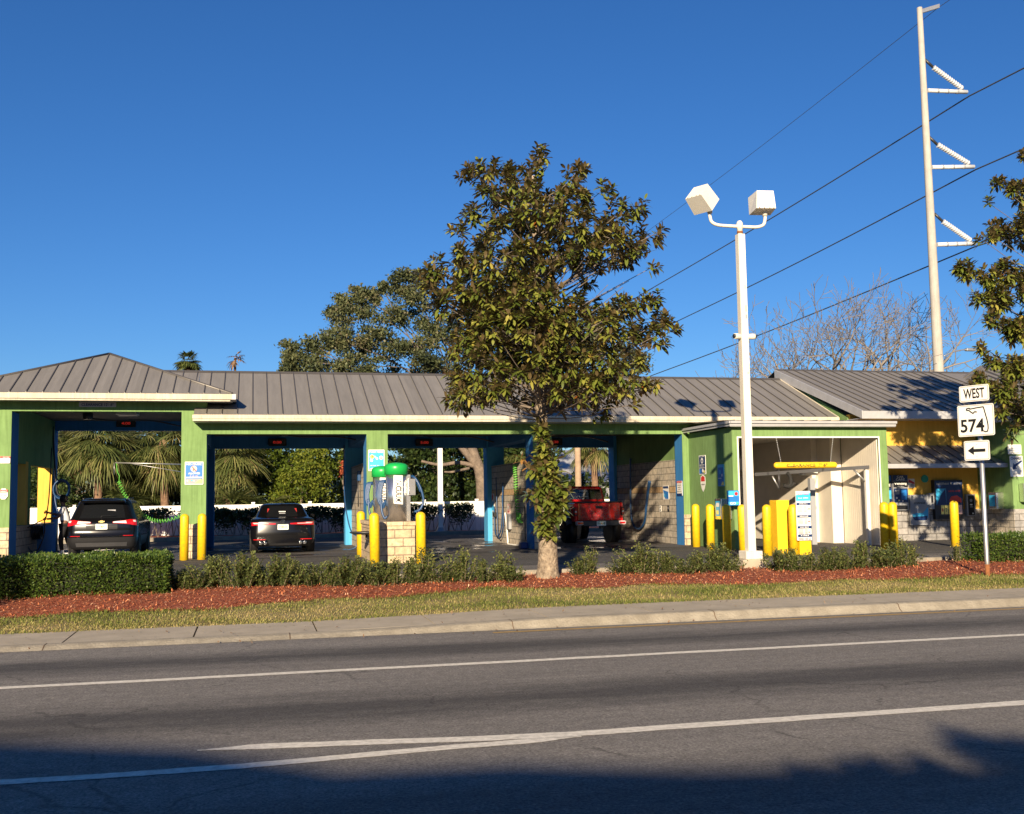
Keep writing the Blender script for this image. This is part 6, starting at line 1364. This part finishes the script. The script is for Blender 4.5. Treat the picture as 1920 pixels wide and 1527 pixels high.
# large oak beyond the roof
OK = [(545,651,14),(560,685,22),(585,650,16),(600,680,28),(615,640,22),(640,610,26),(650,570,22),(632,562,12),(665,550,14),(690,560,20),(710,540,8),(650,660,32),(690,610,32),(700,660,34),(740,580,28),(750,630,34),(750,680,30),(745,525,16),(765,515,16),(785,530,18),(780,560,20),(800,600,30),(800,650,34),(830,680,26),(790,690,24),(830,610,22),(690,690,26),(640,690,24),(1090,600,24),(1110,620,22),(1130,590,16),(1060,660,40),(1130,660,34),(1170,670,24),(1000,640,44),(940,620,44),(880,640,40),(900,560,34),(960,540,34),(1180,690,18), (540,680,10)]
YK = 50.
ob_ = at(905, 1000, YK)
tt = [Vector((at(905,960,YK).x, YK, .3)), at(903, 900, YK), at(888, 850, YK), at(872, 790, YK), at(860, 720, YK)]
OK = [(a, b+(14 if b < 640 else 4), c) for a, b, c in OK]
OAK = leafy('oak_tree', 'large grey green oak rising behind the long roof, left of the magnolia', 'tree', (tt[0].x, YK, .3), OK, YK, 3., M['oak_leaf'], 150, .17, .085, (tt, .34, .14, [([at(893, 875, YK), at(860, 868, YK), at(825, 872, YK), at(790, 865, YK)], .12, .06), ([at(893, 872, YK), at(870, 845, YK), at(845, 815, YK), at(830, 790, YK)], .2, .1), ([at(880, 878, YK), at(850, 885, YK), at(833, 885, YK)], .07, .04), ([at(882, 820, YK), at(880, 790, YK), at(885, 740, YK)], .2, .1)]), rnd_bias=.05)
# lower skirts of foliage seen through the bays
def mass(px0, px1, py0, py1, r_, step):
    out = []; y = py0
    while y <= py1:
        x = px0+random.uniform(0, step)
        while x <= px1: out.append((x+random.uniform(-step, step)*.3, y+random.uniform(-step, step)*.3, r_*random.uniform(.8, 1.2))); x += step
        y += step
    return out
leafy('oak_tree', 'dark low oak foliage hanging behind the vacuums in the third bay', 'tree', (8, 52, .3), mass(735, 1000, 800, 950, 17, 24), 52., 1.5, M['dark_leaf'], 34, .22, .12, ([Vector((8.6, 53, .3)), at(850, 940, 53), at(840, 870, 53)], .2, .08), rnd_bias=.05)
leafy('leafy_tree', 'dense mid green tree filling the upper part of the sedan bay view', 'tree', (2, 53, .3), mass(450, 655, 815, 955, 17, 25), 53., 1.5, M['bright_leaf'], 34, .20, .11, ([Vector((2, 54, .3)), at(560, 930, 54), at(560, 870, 54)], .2, .08), rnd_bias=-.18)
leafy('leafy_bush', 'bright yellow green bush above the white fence in the sedan bay view', 'bush', (1.5, 50, .3), [(530,935,18),(550,925,22),(575,930,22),(600,928,18),(545,905,20),(570,900,22),(590,905,16),(560,880,18),(578,868,16),(590,850,14),(535,890,10),(610,890,12),(520,945,12),(598,868,12)], 50., 1.3, M['bright_leaf'], 60, .15, .085, ([Vector((1.6, 50.2, .3)), at(565, 940, 50.2), at(565, 900, 50.2)], .08, .04), rnd_bias=.22)
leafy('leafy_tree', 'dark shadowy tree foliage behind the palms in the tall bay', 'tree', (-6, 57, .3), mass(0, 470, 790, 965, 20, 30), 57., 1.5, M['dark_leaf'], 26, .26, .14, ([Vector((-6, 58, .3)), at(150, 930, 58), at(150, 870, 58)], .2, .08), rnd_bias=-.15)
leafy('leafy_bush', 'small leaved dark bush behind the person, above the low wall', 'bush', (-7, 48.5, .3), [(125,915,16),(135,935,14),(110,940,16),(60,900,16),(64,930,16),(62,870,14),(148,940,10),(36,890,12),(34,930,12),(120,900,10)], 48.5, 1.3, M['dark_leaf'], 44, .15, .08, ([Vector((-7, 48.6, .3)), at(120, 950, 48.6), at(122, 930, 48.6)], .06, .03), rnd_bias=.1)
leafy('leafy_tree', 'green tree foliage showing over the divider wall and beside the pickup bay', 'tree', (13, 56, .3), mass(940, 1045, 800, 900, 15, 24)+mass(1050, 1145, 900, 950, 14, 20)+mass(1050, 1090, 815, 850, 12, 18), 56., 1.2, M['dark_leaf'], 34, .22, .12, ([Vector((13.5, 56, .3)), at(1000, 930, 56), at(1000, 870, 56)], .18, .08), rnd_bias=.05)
leafy('orange_bush', 'small patch of orange red flowering foliage right of the sedan bay view', 'bush', (4.4, 51, .3), [(642, 882, 7), (646, 872, 6), (638, 888, 5)], 51., .5, leafmat('orange_flower', [(0, (.35, .07, .03)), (1, (.6, .17, .08))], .6), 40, .10, .06, ([Vector((4.5, 51, .3)), at(642, 900, 51)], .04, .03))

sc_ = .033
n = 30000; X = RNG.uniform(-22, 18, n); Z = RNG.uniform(.3, 4.6, n)+.4*np.sin(X*1.3)
tag(leaf_object('far_woodland', M['dark_leaf'], np.stack([X, 62+RNG.uniform(0, 2.5, n), Z], 1), rdir(n, .2), RNG.uniform(.3, .5, n), .24, RNG.uniform(0, .6, n), six=False, kind='stuff'), 'far dark woodland closing the view behind the bays', 'woodland')
# sabal palms
def palm(label, Yp, px, py_crown, px_base, nfr, Lf, dead=8, elev=(-50, 75), trunk_r=.17, lower=False, mats='palm_leaf', name='sabal_palm', bootpx=None):
    c = Vector(at(px, py_crown, Yp)); b_ = Vector((at(px_base, 950, Yp).x, Yp, .3))
    T = thing(name, b_, label, 'palm tree', 'sabal palms behind the wash')
    def fronds(n, e0, e1, L, mm, nm, dr, spread=1.):
        P, D, Ls, Ws, rn = [], [], [], [], []; pet = MB()
        for i in range(n):
            az = i*2.39996+RNG.uniform(-.3, .3); el = R(RNG.uniform(e0, e1)); d = np.array([math.cos(az)*math.cos(el), math.sin(az)*math.cos(el), math.sin(el)])
            pl = L*.55*RNG.uniform(.8, 1.1); hub = np.array(c)+d*pl-np.array([0, 0, dr*.25*pl]); pet.tube([c, Vector(np.array(c)+d*pl*.5), Vector(hub)], .02, 'palm_leaf' if mm == 'palm_leaf' else 'palm_dead', 4, False)
            ax = d-np.array([0, 0, .35*dr]); ax /= np.linalg.norm(ax); s_ = np.cross(ax, [0, 0, 1.]); s_ /= np.linalg.norm(s_)+1e-6; base = RNG.uniform(.1, .8)
            k = 30
            for j in range(k):
                a = R(-105+210*j/(k-1))*spread; dd = ax*math.cos(a)+s_*math.sin(a)+np.array([0, 0, .12*math.cos(2*a)])
                P.append(hub); D.append(dd); Ls.append(L*(.72+.28*math.cos(a))*RNG.uniform(.85, 1.08)); Ws.append(.048); rn.append(min(1, max(0, base+RNG.normal(0, .15))))
        leaf_object(nm, M[mm], P, D, Ls, Ws, rn, T, droop=dr*.38, roll=RNG.uniform(-.5, .5, len(P)))
        pet.build('petioles' if nm == 'fronds' else 'dead_petioles', T)
    M['palm_leaf_'] = M['palm_leaf']
    fronds(nfr, elev[0], elev[1], Lf, 'palm_leaf', 'fronds', 1.)
    if dead: fronds(dead, -85, -55, Lf*.8, 'palm_dead', 'dead_fronds', .6, .45)
    g = MB(); limb(g, [b_, b_.lerp(c, .5), c], trunk_r*1.1, trunk_r, 'palmbark', 12); g.build('trunk', T)
    return T
palm('tall sabal palm with straight brown trunk right behind the black suv', 49.5, 186, 818, 184, 42, 1.45, 14, (-70, 75))
palm('sabal palm with yellowish drooping fronds half hidden behind the left green pier', 50.5, 305, 825, 312, 42, 1.45, 16, (-75, 75))
palm('sabal palm with fan fronds at the top left of the sedan bay view', 50.5, 428, 842, 424, 38, 1.5, 12, (-70, 75))
palm('low young palm with upright fans beside the coiled green hose', 48.6, 232, 945, 232, 14, 1.0, 0, (5, 80), .1)
palm('low young palm with upright fans at the lower left of the sedan bay view', 48.6, 436, 952, 436, 16, 1.25, 0, (10, 80), .1)
palm('short palm leaning right over the fence in the sedan bay view', 48.8, 492, 955, 492, 9, 1.1, 0, (10, 60), .08)
palm('sabal palm at the far left of the tall bay view with hanging fronds', 51.5, 118, 835, 118, 40, 1.4, 12, (-70, 75))
palm('small drooping brown tinted palm just right of the suv bay palm trunk', 52., 262, 905, 262, 26, 1.25, 14)
palm('palm with fronds hanging above the parked pickup beside the wooden pole', 55., 1112, 822, 1118, 24, 1.3, 2, (-60, 60))
palm('palm with golden fronds seen above the divider wall of the third bay', 52., 972, 850, 1010, 24, 1.3, 6)
palm('leaning palm filling the gap between the suv bay palms', 52.5, 248, 838, 250, 44, 1.4, 12, (-75, 70))
palm('palm with dark fronds low behind the sedan bay palm', 52., 392, 880, 392, 36, 1.3, 10, (-60, 70))
def far_palm(label, px, py, Y, L, n, dead):
    c = Vector(at(px, py, Y)); b_ = Vector((c.x, Y, 0)); T = thing('fan_palm', b_, label, 'palm tree', 'far palms above the roof'); P, D, Ls, Ws, rn = [], [], [], [], []
    for i in range(n):
        az = i*2.4; el = R(RNG.uniform(-40, 80)) if not dead else R(RNG.uniform(-80, 60)); d = np.array([math.cos(az)*math.cos(el), math.sin(az)*math.cos(el), math.sin(el)]); hub = np.array(c)+d*L*.35
        s_ = np.cross(d, [0, 0, 1.]); s_ /= np.linalg.norm(s_)
        for j in range(16 if not dead else 8):
            a = R(-80+160*j/(7 if dead else 15)); P.append(hub); D.append(d*math.cos(a)+s_*math.sin(a)); Ls.append(L*.65*RNG.uniform(.8, 1.1)); Ws.append(.09); rn.append(RNG.uniform(.0, .5))
    leaf_object('fronds' if not dead else 'dead_fronds', M['palm_leaf'] if not dead else M['palm_dead'], P, D, Ls, Ws, rn, T, droop=.5)
    g = MB(); g.tube([b_, c], [.22, .16] if not dead else [.14, .07], 'palmbark', 10); g.build('trunk', T)
far_palm('green fan palm crown showing over the roof right of the tower peak', 353, 678, 75., 1.1, 30, False)
far_palm('dead brown palm top showing over the roof, right of the green fan palm', 441, 671, 70., .8, 9, True)

# bare trees beyond the office
def bare(label, Y, px, py_top, spread, seed, lean=0):
    rnd_ = random.Random(seed); b_ = Vector((at(px, 700, Y).x, Y, .2)); H = at(px, py_top, Y).z
    T = thing('bare_tree', b_, label, 'tree', 'leafless trees beyond the office roof'); g = MB(); tw = MB()
    def grow(p, d, L, r_, lvl):
        pts = [p]; q = p; dd = d.copy(); k = 4
        for i in range(k):
            dd = (dd+Vector((rnd_.uniform(-1, 1), rnd_.uniform(-1, 1), rnd_.uniform(-.6, .8)))*.26).normalized(); q = q+dd*L/k; pts.append(q)
            if lvl < 5 and i in (1, 2, 3) and rnd_.random() < (.66 if lvl > 1 else .95):
                sd_ = dd.cross(Vector((rnd_.uniform(-1, 1), rnd_.uniform(-1, 1), rnd_.uniform(-1, 1)))).normalized(); grow(q, (dd*.65+sd_*.85+Vector((0, 0, .12))).normalized(), L*rnd_.uniform(.52, .75), r_*.5, lvl+1)
        (g if lvl < 2 else tw).tube(pts, [max(.016, r_*(1-.55*i/k)) for i in range(k+1)], 'barkbare', 5 if lvl < 3 else 3, False)
        if lvl < 5: grow(q, (dd+Vector((rnd_.uniform(-.5, .5), rnd_.uniform(-.5, .5), .1))).normalized(), L*.72, r_*.45, lvl+1)
    z0 = H*.42; g.tube([b_, Vector((b_.x, Y, z0))], [.22, .17], 'barkbare', 8)
    for k in range(3): grow(Vector((b_.x, Y, z0)), Vector(((k-1)*spread+lean, rnd_.uniform(-.4, .4), 1)).normalized(), (H-z0)*.42, .15, 1)
    g.build('trunk', T); tw.build('twigs', T)
bare('leafless tree furthest left, right of the security cameras', 62., 1478, 578, .5, 3)
bare('leafless tree with a dense tangle of twigs, second from the left', 60., 1572, 535, .6, 8)
bare('leafless tree in the middle of the row, with a forked pale trunk', 61., 1635, 545, .55, 21)
bare('tall leafless tree just left of the concrete transmission pole', 60., 1680, 528, .7, 14)
bare('low twiggy bare tree behind the join of the two roofs', 64., 1425, 640, .5, 5)

# ------------------------------------------------------------------ rear fence, hedges, lamp, house
YFn = 47.3; zf = at(560, 945, YFn).z
for x0, x1, lab in ((-12, 5.0, 'long white vinyl fence behind the left bays'), (5.0, 12.6, 'white vinyl fence behind the vacuum bay'), (12.6, 30, 'white vinyl fence behind the pickup bay')):
    T = thing('vinyl_fence', (x0, YFn, .3), lab, 'fence', 'white vinyl fence runs')
    g = MB(); g.box(x0, x1, YFn, YFn+.03, .4, zf-.08, 'vinyl'); g.box(x0, x1, YFn-.03, YFn+.05, zf-.1, zf, 'vinyl'); x = x0
    while x < x1: g.box(x, x+.012, YFn-.004, YFn, .4, zf-.1, 'signgrey'); x += .18
    g.build('fence_panel', T)
    x = x0
    while x < x1: g = MB(); g.box(x, x+.13, YFn-.06, YFn+.08, .3, zf+.06, 'vinyl'); g.box(x-.015, x+.145, YFn-.075, YFn+.095, zf+.06, zf+.10, 'vinyl'); g.build('post', T); x += 2.4
def hedge_rear(x0, x1, z1, lab, n, leggy=True):
    Y = 45.9; T = thing('hedge', (x0, Y, .4), lab, 'hedge', 'hedges in front of the white fence')
    X = RNG.uniform(x0, x1, n); u = RNG.beta(2.6, 1.2, n) if leggy else RNG.uniform(0, 1, n); Z = .5+(z1-.5)*u+.05*np.sin(X*3); YY = Y+RNG.normal(0, .28, n)
    keep = (np.sin(X*2.3)+np.sin(X*5.1+1)+np.sin(X*1.1+2)+RNG.normal(0, .5, n)) > (1.1-u*3.4); X, YY, Z = X[keep], YY[keep], Z[keep]; m = len(X)
    leaf_object('foliage', M['dark_leaf'], np.stack([X, YY, Z], 1), rdir(m, .2), RNG.uniform(.09, .15, m), .075, RNG.uniform(0, 1, m), T, six=False, roll=RNG.uniform(-1, 1, m))
    g = MB(); x = x0
    while x < x1:
        for k in range(3): a = Vector((x, Y, .4)); g.tube([a, a+Vector((random.uniform(-.3, .3), random.uniform(-.1, .1), random.uniform(.5, z1-.6)))], .012, 'barkgrey', 4, False)
        x += .3
    g.build('stems', T)
hedge_rear(-5.5, 5.4, at(560, 953, 45.9).z, 'long dark leggy hedge in front of the white fence behind suv and sedan', 17000)
hedge_rear(5.6, 9.4, at(800, 948, 45.9).z, 'dark hedge with bare stems either side of the rear lamp pole', 5600)
lx = at(826, 1000, 45.7)
T = thing('rear_lamp_pole', (lx.x, 45.7, .32), 'plain white square pole on a round grey base behind the vacuum bay', 'lamp post'); g = MB(); g.box(lx.x-.10, lx.x+.10, 45.6, 45.8, .5, 5.2, 'white'); g.build('pole', T); g = MB(); g.lathe((lx.x, 45.7, .32), [(.28, 0), (.28, .14), (.16, .16), (.14, .3)], 'fascia_grey', 20); g.build('base', T)
yh = 66.; a = at(1040, 905, yh); b_ = at(1170, 905, yh)
T = thing('house', (a.x, yh, 0), 'grey roofed house beyond the pickup bay', 'house')
g = MB(); g.box(a.x, b_.x+4, yh, yh+8, 0, a.z, 'fascia_grey'); g.build('wall', T)
g = MB(); zt_ = at(1100, 868, yh).z; g.prism([(a.x-.5, yh-.6, a.z), (b_.x+5, yh-.6, a.z), (b_.x+1.5, yh+4, zt_+1.0), (a.x+1.5, yh+4, zt_+1.0)], (0, .2, .02), 'fascia_grey'); g.build('roof', T)
g = MB(); g.box(a.x+2, a.x+3.4, yh-.03, yh, a.z-1.5, a.z-.4, 'glass'); g.build('window', T)
wp = at(1084, 900, 52.)
T = thing('wooden_utility_pole', (wp.x, 52., .3), 'weathered brown wooden utility pole behind the pickup bay', 'utility pole'); g = MB(); g.tube([(wp.x, 52, .3), (wp.x, 52, 4.6)], [.17, .15], 'wood', 12); g.build('pole', T)

# ------------------------------------------------------------------ front hedges and shrubs
def clipped(label, x0, x1, y0, y1, z0, z1, n, m='hedge_leaf'):
    T = thing('clipped_hedge', ((x0+x1)/2, (y0+y1)/2, z0), label, 'hedge', 'clipped hedges in the planting bed')
    f = RNG.uniform(0, 1, n); X = RNG.uniform(x0, x1, n); Yy = RNG.uniform(y0, y1, n); Z = RNG.uniform(z0, z1, n)
    A1, A2, A3 = (z1-z0)*(x1-x0), (y1-y0)*(x1-x0), (z1-z0)*(y1-y0)*2; t_ = A1+A2+A3; q = f*t_; nz = RNG.normal(0, .03, n)
    F_ = q < A1; Yy[F_] = y0+np.abs(nz[F_])*2.2; Tt = (q >= A1) & (q < A1+A2); Z[Tt] = z1+nz[Tt]; S_ = q >= A1+A2; X[S_] = np.where(RNG.uniform(size=S_.sum()) < .5, x0, x1)+nz[S_]
    w = .05*np.sin(X*4.1+Z*2)+.035*np.sin(X*9.+Yy*5); Yy = Yy+w; Z = Z+.025*np.sin(X*6+Yy*3)
    dn = np.stack([np.where(S_, np.sign(X-(x0+x1)/2), 0), np.where(F_, -1., 0), np.where(Tt, 1., .25)], 1)+RNG.normal(size=(n, 3))*.6
    leaf_object('foliage', M[m], np.stack([X, Yy, Z], 1), dn, RNG.uniform(.035, .065, n), RNG.uniform(.025, .038, n), np.clip(RNG.normal(.5, .22, n), 0, 1), T, roll=RNG.uniform(-1, 1, n), six=False)
    g = MB(); g.box(x0+.12, x1-.12, y0+.12, y1-.1, z0+.15, z1-.1, mat('hedge_shade', (.014, .018, .008), .95)); g.build('shade_core', T)  # solid dark box stands in for the shade inside the hedge
    g = MB(); x = x0+.1
    while x < x1: g.tube([(x, y0+.2, z0-.1), (x+random.uniform(-.1, .1), y0+.15, z0+.3)], .012, 'stem', 4, False); x += .12
    g.build('stems', T)
hx = at(318, 1080, 20.1).x
hz1 = at(160, 1047, 20.2).z
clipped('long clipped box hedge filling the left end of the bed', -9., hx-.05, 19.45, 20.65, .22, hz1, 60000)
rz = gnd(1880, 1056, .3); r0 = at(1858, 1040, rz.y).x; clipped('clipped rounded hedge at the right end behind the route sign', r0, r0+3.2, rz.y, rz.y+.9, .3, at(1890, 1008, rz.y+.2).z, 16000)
def shrub_proto(seed, H, Wd, ns, dens, dark=0):
    rnd_ = np.random.default_rng(seed); T = thing('low_shrub', (0, 0, 0), '-', 'shrub', 'sparse young shrubs along the bed'); g = MB(); P, D = [], []
    for i in range(ns):
        a = rnd_.uniform(0, 6.28); rr = Wd*rnd_.uniform(0, .5); b_ = Vector((rr*.4*math.cos(a), rr*.4*math.sin(a), 0)); t_ = Vector((rr*math.cos(a)*1.1, rr*math.sin(a)*.9, H*rnd_.uniform(.5, 1.)*(1-.25*rr/Wd))); mid = b_.lerp(t_, .5)+Vector((rnd_.uniform(-.04, .04), rnd_.uniform(-.04, .04), 0))
        g.tube([b_, mid, t_], [.007, .005, .003], 'stem', 4, False); n = int(dens*t_.z)
        for k in range(n):
            f = rnd_.uniform(.12, 1.04); p = b_.lerp(mid, f*2) if f < .5 else mid.lerp(t_, f*2-1); w = rnd_.uniform(0, 6.28); o = Vector((math.cos(w), math.sin(w), rnd_.uniform(.1, 1.2))); P.append(tuple(p+Vector((math.cos(w), math.sin(w), 0))*rnd_.uniform(0, .045))); D.append(tuple(o))
            if rnd_.uniform() < .6: P.append(tuple(p+Vector((rnd_.normal(0, .05), rnd_.normal(0, .05), rnd_.normal(0, .03))))); D.append(tuple(o))
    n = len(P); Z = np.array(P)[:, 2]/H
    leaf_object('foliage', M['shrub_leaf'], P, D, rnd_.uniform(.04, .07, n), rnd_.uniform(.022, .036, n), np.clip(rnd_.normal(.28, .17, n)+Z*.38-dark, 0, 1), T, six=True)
    g.build('stems', T); return T
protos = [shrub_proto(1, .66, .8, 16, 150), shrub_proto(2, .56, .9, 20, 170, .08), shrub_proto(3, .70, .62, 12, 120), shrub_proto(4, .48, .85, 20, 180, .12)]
SH = [(335,1112,3,.85),(362,1112,3,.95),(395,1110,1,1.),(425,1110,2,1.05),(455,1110,1,.9),(490,1108,3,1.),(520,1108,1,1.),(552,1107,0,.95),(585,1106,3,1.),(617,1106,0,.95),(650,1105,1,1.),(682,1104,0,.95),(715,1104,3,1.05),(742,1103,0,1.05),(775,1102,1,.95),(806,1101,2,1.05),(838,1100,3,.9),(868,1099,0,.9),(905,1099,1,.9),(938,1097,0,.95),(962,1097,3,.85),
 (1085,1087,1,.85),(1108,1086,2,.9),(1170,1084,3,.95),(1200,1084,0,1.),(1222,1084,2,.95),(1250,1083,1,.95),(1280,1083,3,.95),(1310,1082,0,.9),(1340,1081,1,.95),(1368,1081,3,.9),(1462,1078,3,.95),(1490,1078,1,.9),(1520,1077,0,.85),(1550,1076,1,.95),(1580,1075,3,1.),(1610,1074,1,.95),(1640,1073,0,.9),(1665,1072,3,.95),(1690,1070,0,.85),(1712,1069,2,.75),(1792,1062,2,.75)]
def ordn(k): return ['first', 'second', 'third', 'fourth', 'fifth', 'sixth', 'seventh', 'eighth', 'ninth', 'tenth', 'eleventh', 'twelfth', 'thirteenth', 'fourteenth', 'fifteenth', 'sixteenth', 'seventeenth', 'eighteenth', 'nineteenth', 'twentieth', 'twenty-first'][k]
used = set(); cnt = {}
for px, py, k, s_ in SH:
    if k not in used: o = protos[k]; used.add(k)
    else: o = copy_tree(protos[k])
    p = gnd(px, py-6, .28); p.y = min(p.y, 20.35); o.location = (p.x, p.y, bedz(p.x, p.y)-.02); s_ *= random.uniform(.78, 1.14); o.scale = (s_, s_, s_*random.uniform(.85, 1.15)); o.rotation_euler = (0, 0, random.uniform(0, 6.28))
    if px < 1000: sec = 'counting from the clipped hedge to the magnolia'
    elif px < 1130: sec = 'in the pair right of the magnolia trunk'
    elif px < 1400: sec = 'in the clump left of the lamp post footing'
    elif px < 1730: sec = 'in the row right of the lamp post footing'
    else: sec = ''
    c_ = cnt.get(sec, 0); cnt[sec] = c_+1
    o['label'] = ('low sparse shrub, %s %s' % (ordn(c_), sec)) if sec else 'lone low sparse shrub just left of the route sign'
# a few dry fallen leaves
P = []; 
for px, py in ((598, 1086), (731, 1096), (620, 1118), (410, 1120), (300, 1105)): P.append(tuple(gnd(px, py, .3 if py < 1100 else .2)))
for k, p in enumerate(P):
    z = bedz(p[0], p[1])+.04 if k > 1 else .55
    o = leaf_object('fallen_leaf', M['palm_dead'], [(p[0], p[1], z)], [(.8, -.2, .5)], .17, .09, [.9], org=(p[0], p[1], z)); tag(o, ['dry curled leaf caught in the shrubs left of the plinth', 'pale dry leaf lying against the shrubs below the plinth', 'dry leaf on the mulch below the left shrubs', 'dry leaf on the mulch right of the hedge end', 'dry leaf at the foot of the clipped hedge'][k], 'leaf')
# ------------------------------------------------------------------ unseen shade casters added: shop and oaks for the near lane, bush for the hedge
T = thing('shade_shop', (0, -14, 0), 'unseen shop added behind the camera, roofline shaped to shade the road', 'shop')
prof = [(-45, 8.15), (-10.5, 8.05), (-8.8, 7.8), (-7.4, 7.45), (-6.2, 7.4), (-4.9, 7.22), (-3, 7.05), (60, 6.92)]  # roof heights shaped to the wanted shadow edge on the road
g = MB(); g.prism([(-45, -14, 0)]+[(x, -14, z) for x, z in prof]+[(60, -14, 0)], (0, -12, 0), 'fascia'); g.build('wall', T)
for k in range(12): g = MB(); g.box(-30+6*k, -27+6*k, -14, -13.97, .8, 3.2, 'glass'); g.build('window', T)
T = thing('leafy_bush', (-5.2, 17.5, .15), 'unseen rounded bush added beyond the left edge of view to shade the clipped hedge', 'bush')
n = 9000; v = rdir(n, 0); P = np.array([-5.3, 17.6, 1.15])+v*(RNG.uniform(.5, 1, n)**.5)[:, None]*np.array([1.0, .8, .95]); leaf_object('foliage', M['hedge_leaf'], P, rdir(n, .3), .06, .035, RNG.uniform(0, 1, n), T, six=False)  # bush added out of view to shade the left end of the hedge
g = MB(); g.tube([(-5.3, 17.6, .1), (-5.3, 17.6, 1.1)], .04, 'stem', 6); g.build('stem', T)

oc = OAK[0].children[0]
for x, y, s_, lab in ((-12.5, -12.0, .55, 'left one'), (-6.5, -12.6, .50, 'second one from the left'), (-1.0, -12.4, .50, 'middle one'), (4.5, -12.8, .465, 'second one from the right'), (11.0, -12.5, .44, 'right one')):  # oak copies added out of view to give the road shade a leafy edge
    c = copy_tree(OAK[0]); c.location = (x, y, 0); c.scale = (s_, s_, s_); c.rotation_euler = (0, 0, x); tag(c, 'unseen small oak added behind the camera to break up the shade edge, '+lab, 'tree', 'added shade oaks behind the camera')

# ------------------------------------------------------------------ camera, light, sky
cam = bpy.data.cameras.new('Camera'); co = bpy.data.objects.new('Camera', cam); COL.objects.link(co)
cam.sensor_width = 36; cam.sensor_fit = 'HORIZONTAL'; cam.lens = FPX/1920*36; cam.clip_start = .1; cam.clip_end = 3000
mt = Matrix(((_r[0], _u[0], -_f[0], 0), (_r[1], _u[1], -_f[1], 0), (_r[2], _u[2], -_f[2], CAM_H), (0, 0, 0, 1)))
co.matrix_world = mt; scn.camera = co
SUN_E, SUN_A = R(18.), R(20.5)       # elevation; shadows run towards +Y and a little to +X
sd = Vector((-math.sin(SUN_A)*math.cos(SUN_E), -math.cos(SUN_A)*math.cos(SUN_E), math.sin(SUN_E)))   # towards the sun
sl = bpy.data.lights.new('Sun', 'SUN'); so = bpy.data.objects.new('Sun', sl); COL.objects.link(so)
sl.energy = 5.; sl.angle = R(.53); sl.color = (1., .82, .58)
so.rotation_euler = sd.to_track_quat('Z', 'Y').to_euler()
w = bpy.data.worlds.new('World'); scn.world = w; w.use_nodes = True; nt = w.node_tree; bg = nt.nodes['Background']
sk = nt.nodes.new('ShaderNodeTexSky'); sk.sky_type = 'NISHITA'; sk.sun_disc = False
sk.sun_elevation = SUN_E; sk.sun_rotation = math.atan2(sd.x, sd.y); sk.altitude = 0; sk.air_density = 1.0; sk.dust_density = .05; sk.ozone_density = 5
hs = nt.nodes.new('ShaderNodeHueSaturation'); hs.inputs['Saturation'].default_value = 1.12; tn = nt.nodes.new('ShaderNodeMix'); tn.data_type = 'RGBA'; tn.blend_type = 'MULTIPLY'; tn.inputs['Factor'].default_value = 1; tn.inputs[7].default_value = (.56, .68, .85, 1); nt.links.new(sk.outputs[0], hs.inputs['Color']); nt.links.new(hs.outputs[0], tn.inputs[6]); nt.links.new(tn.outputs[2], bg.inputs[0]); bg.inputs[1].default_value = .068
scn.view_settings.view_transform = 'Standard'; scn.view_settings.look = 'None'; scn.view_settings.exposure = .95; scn.view_settings.gamma = 1
scn.render.engine = 'CYCLES'
scn.cycles.max_bounces = 6; scn.cycles.transparent_max_bounces = 4
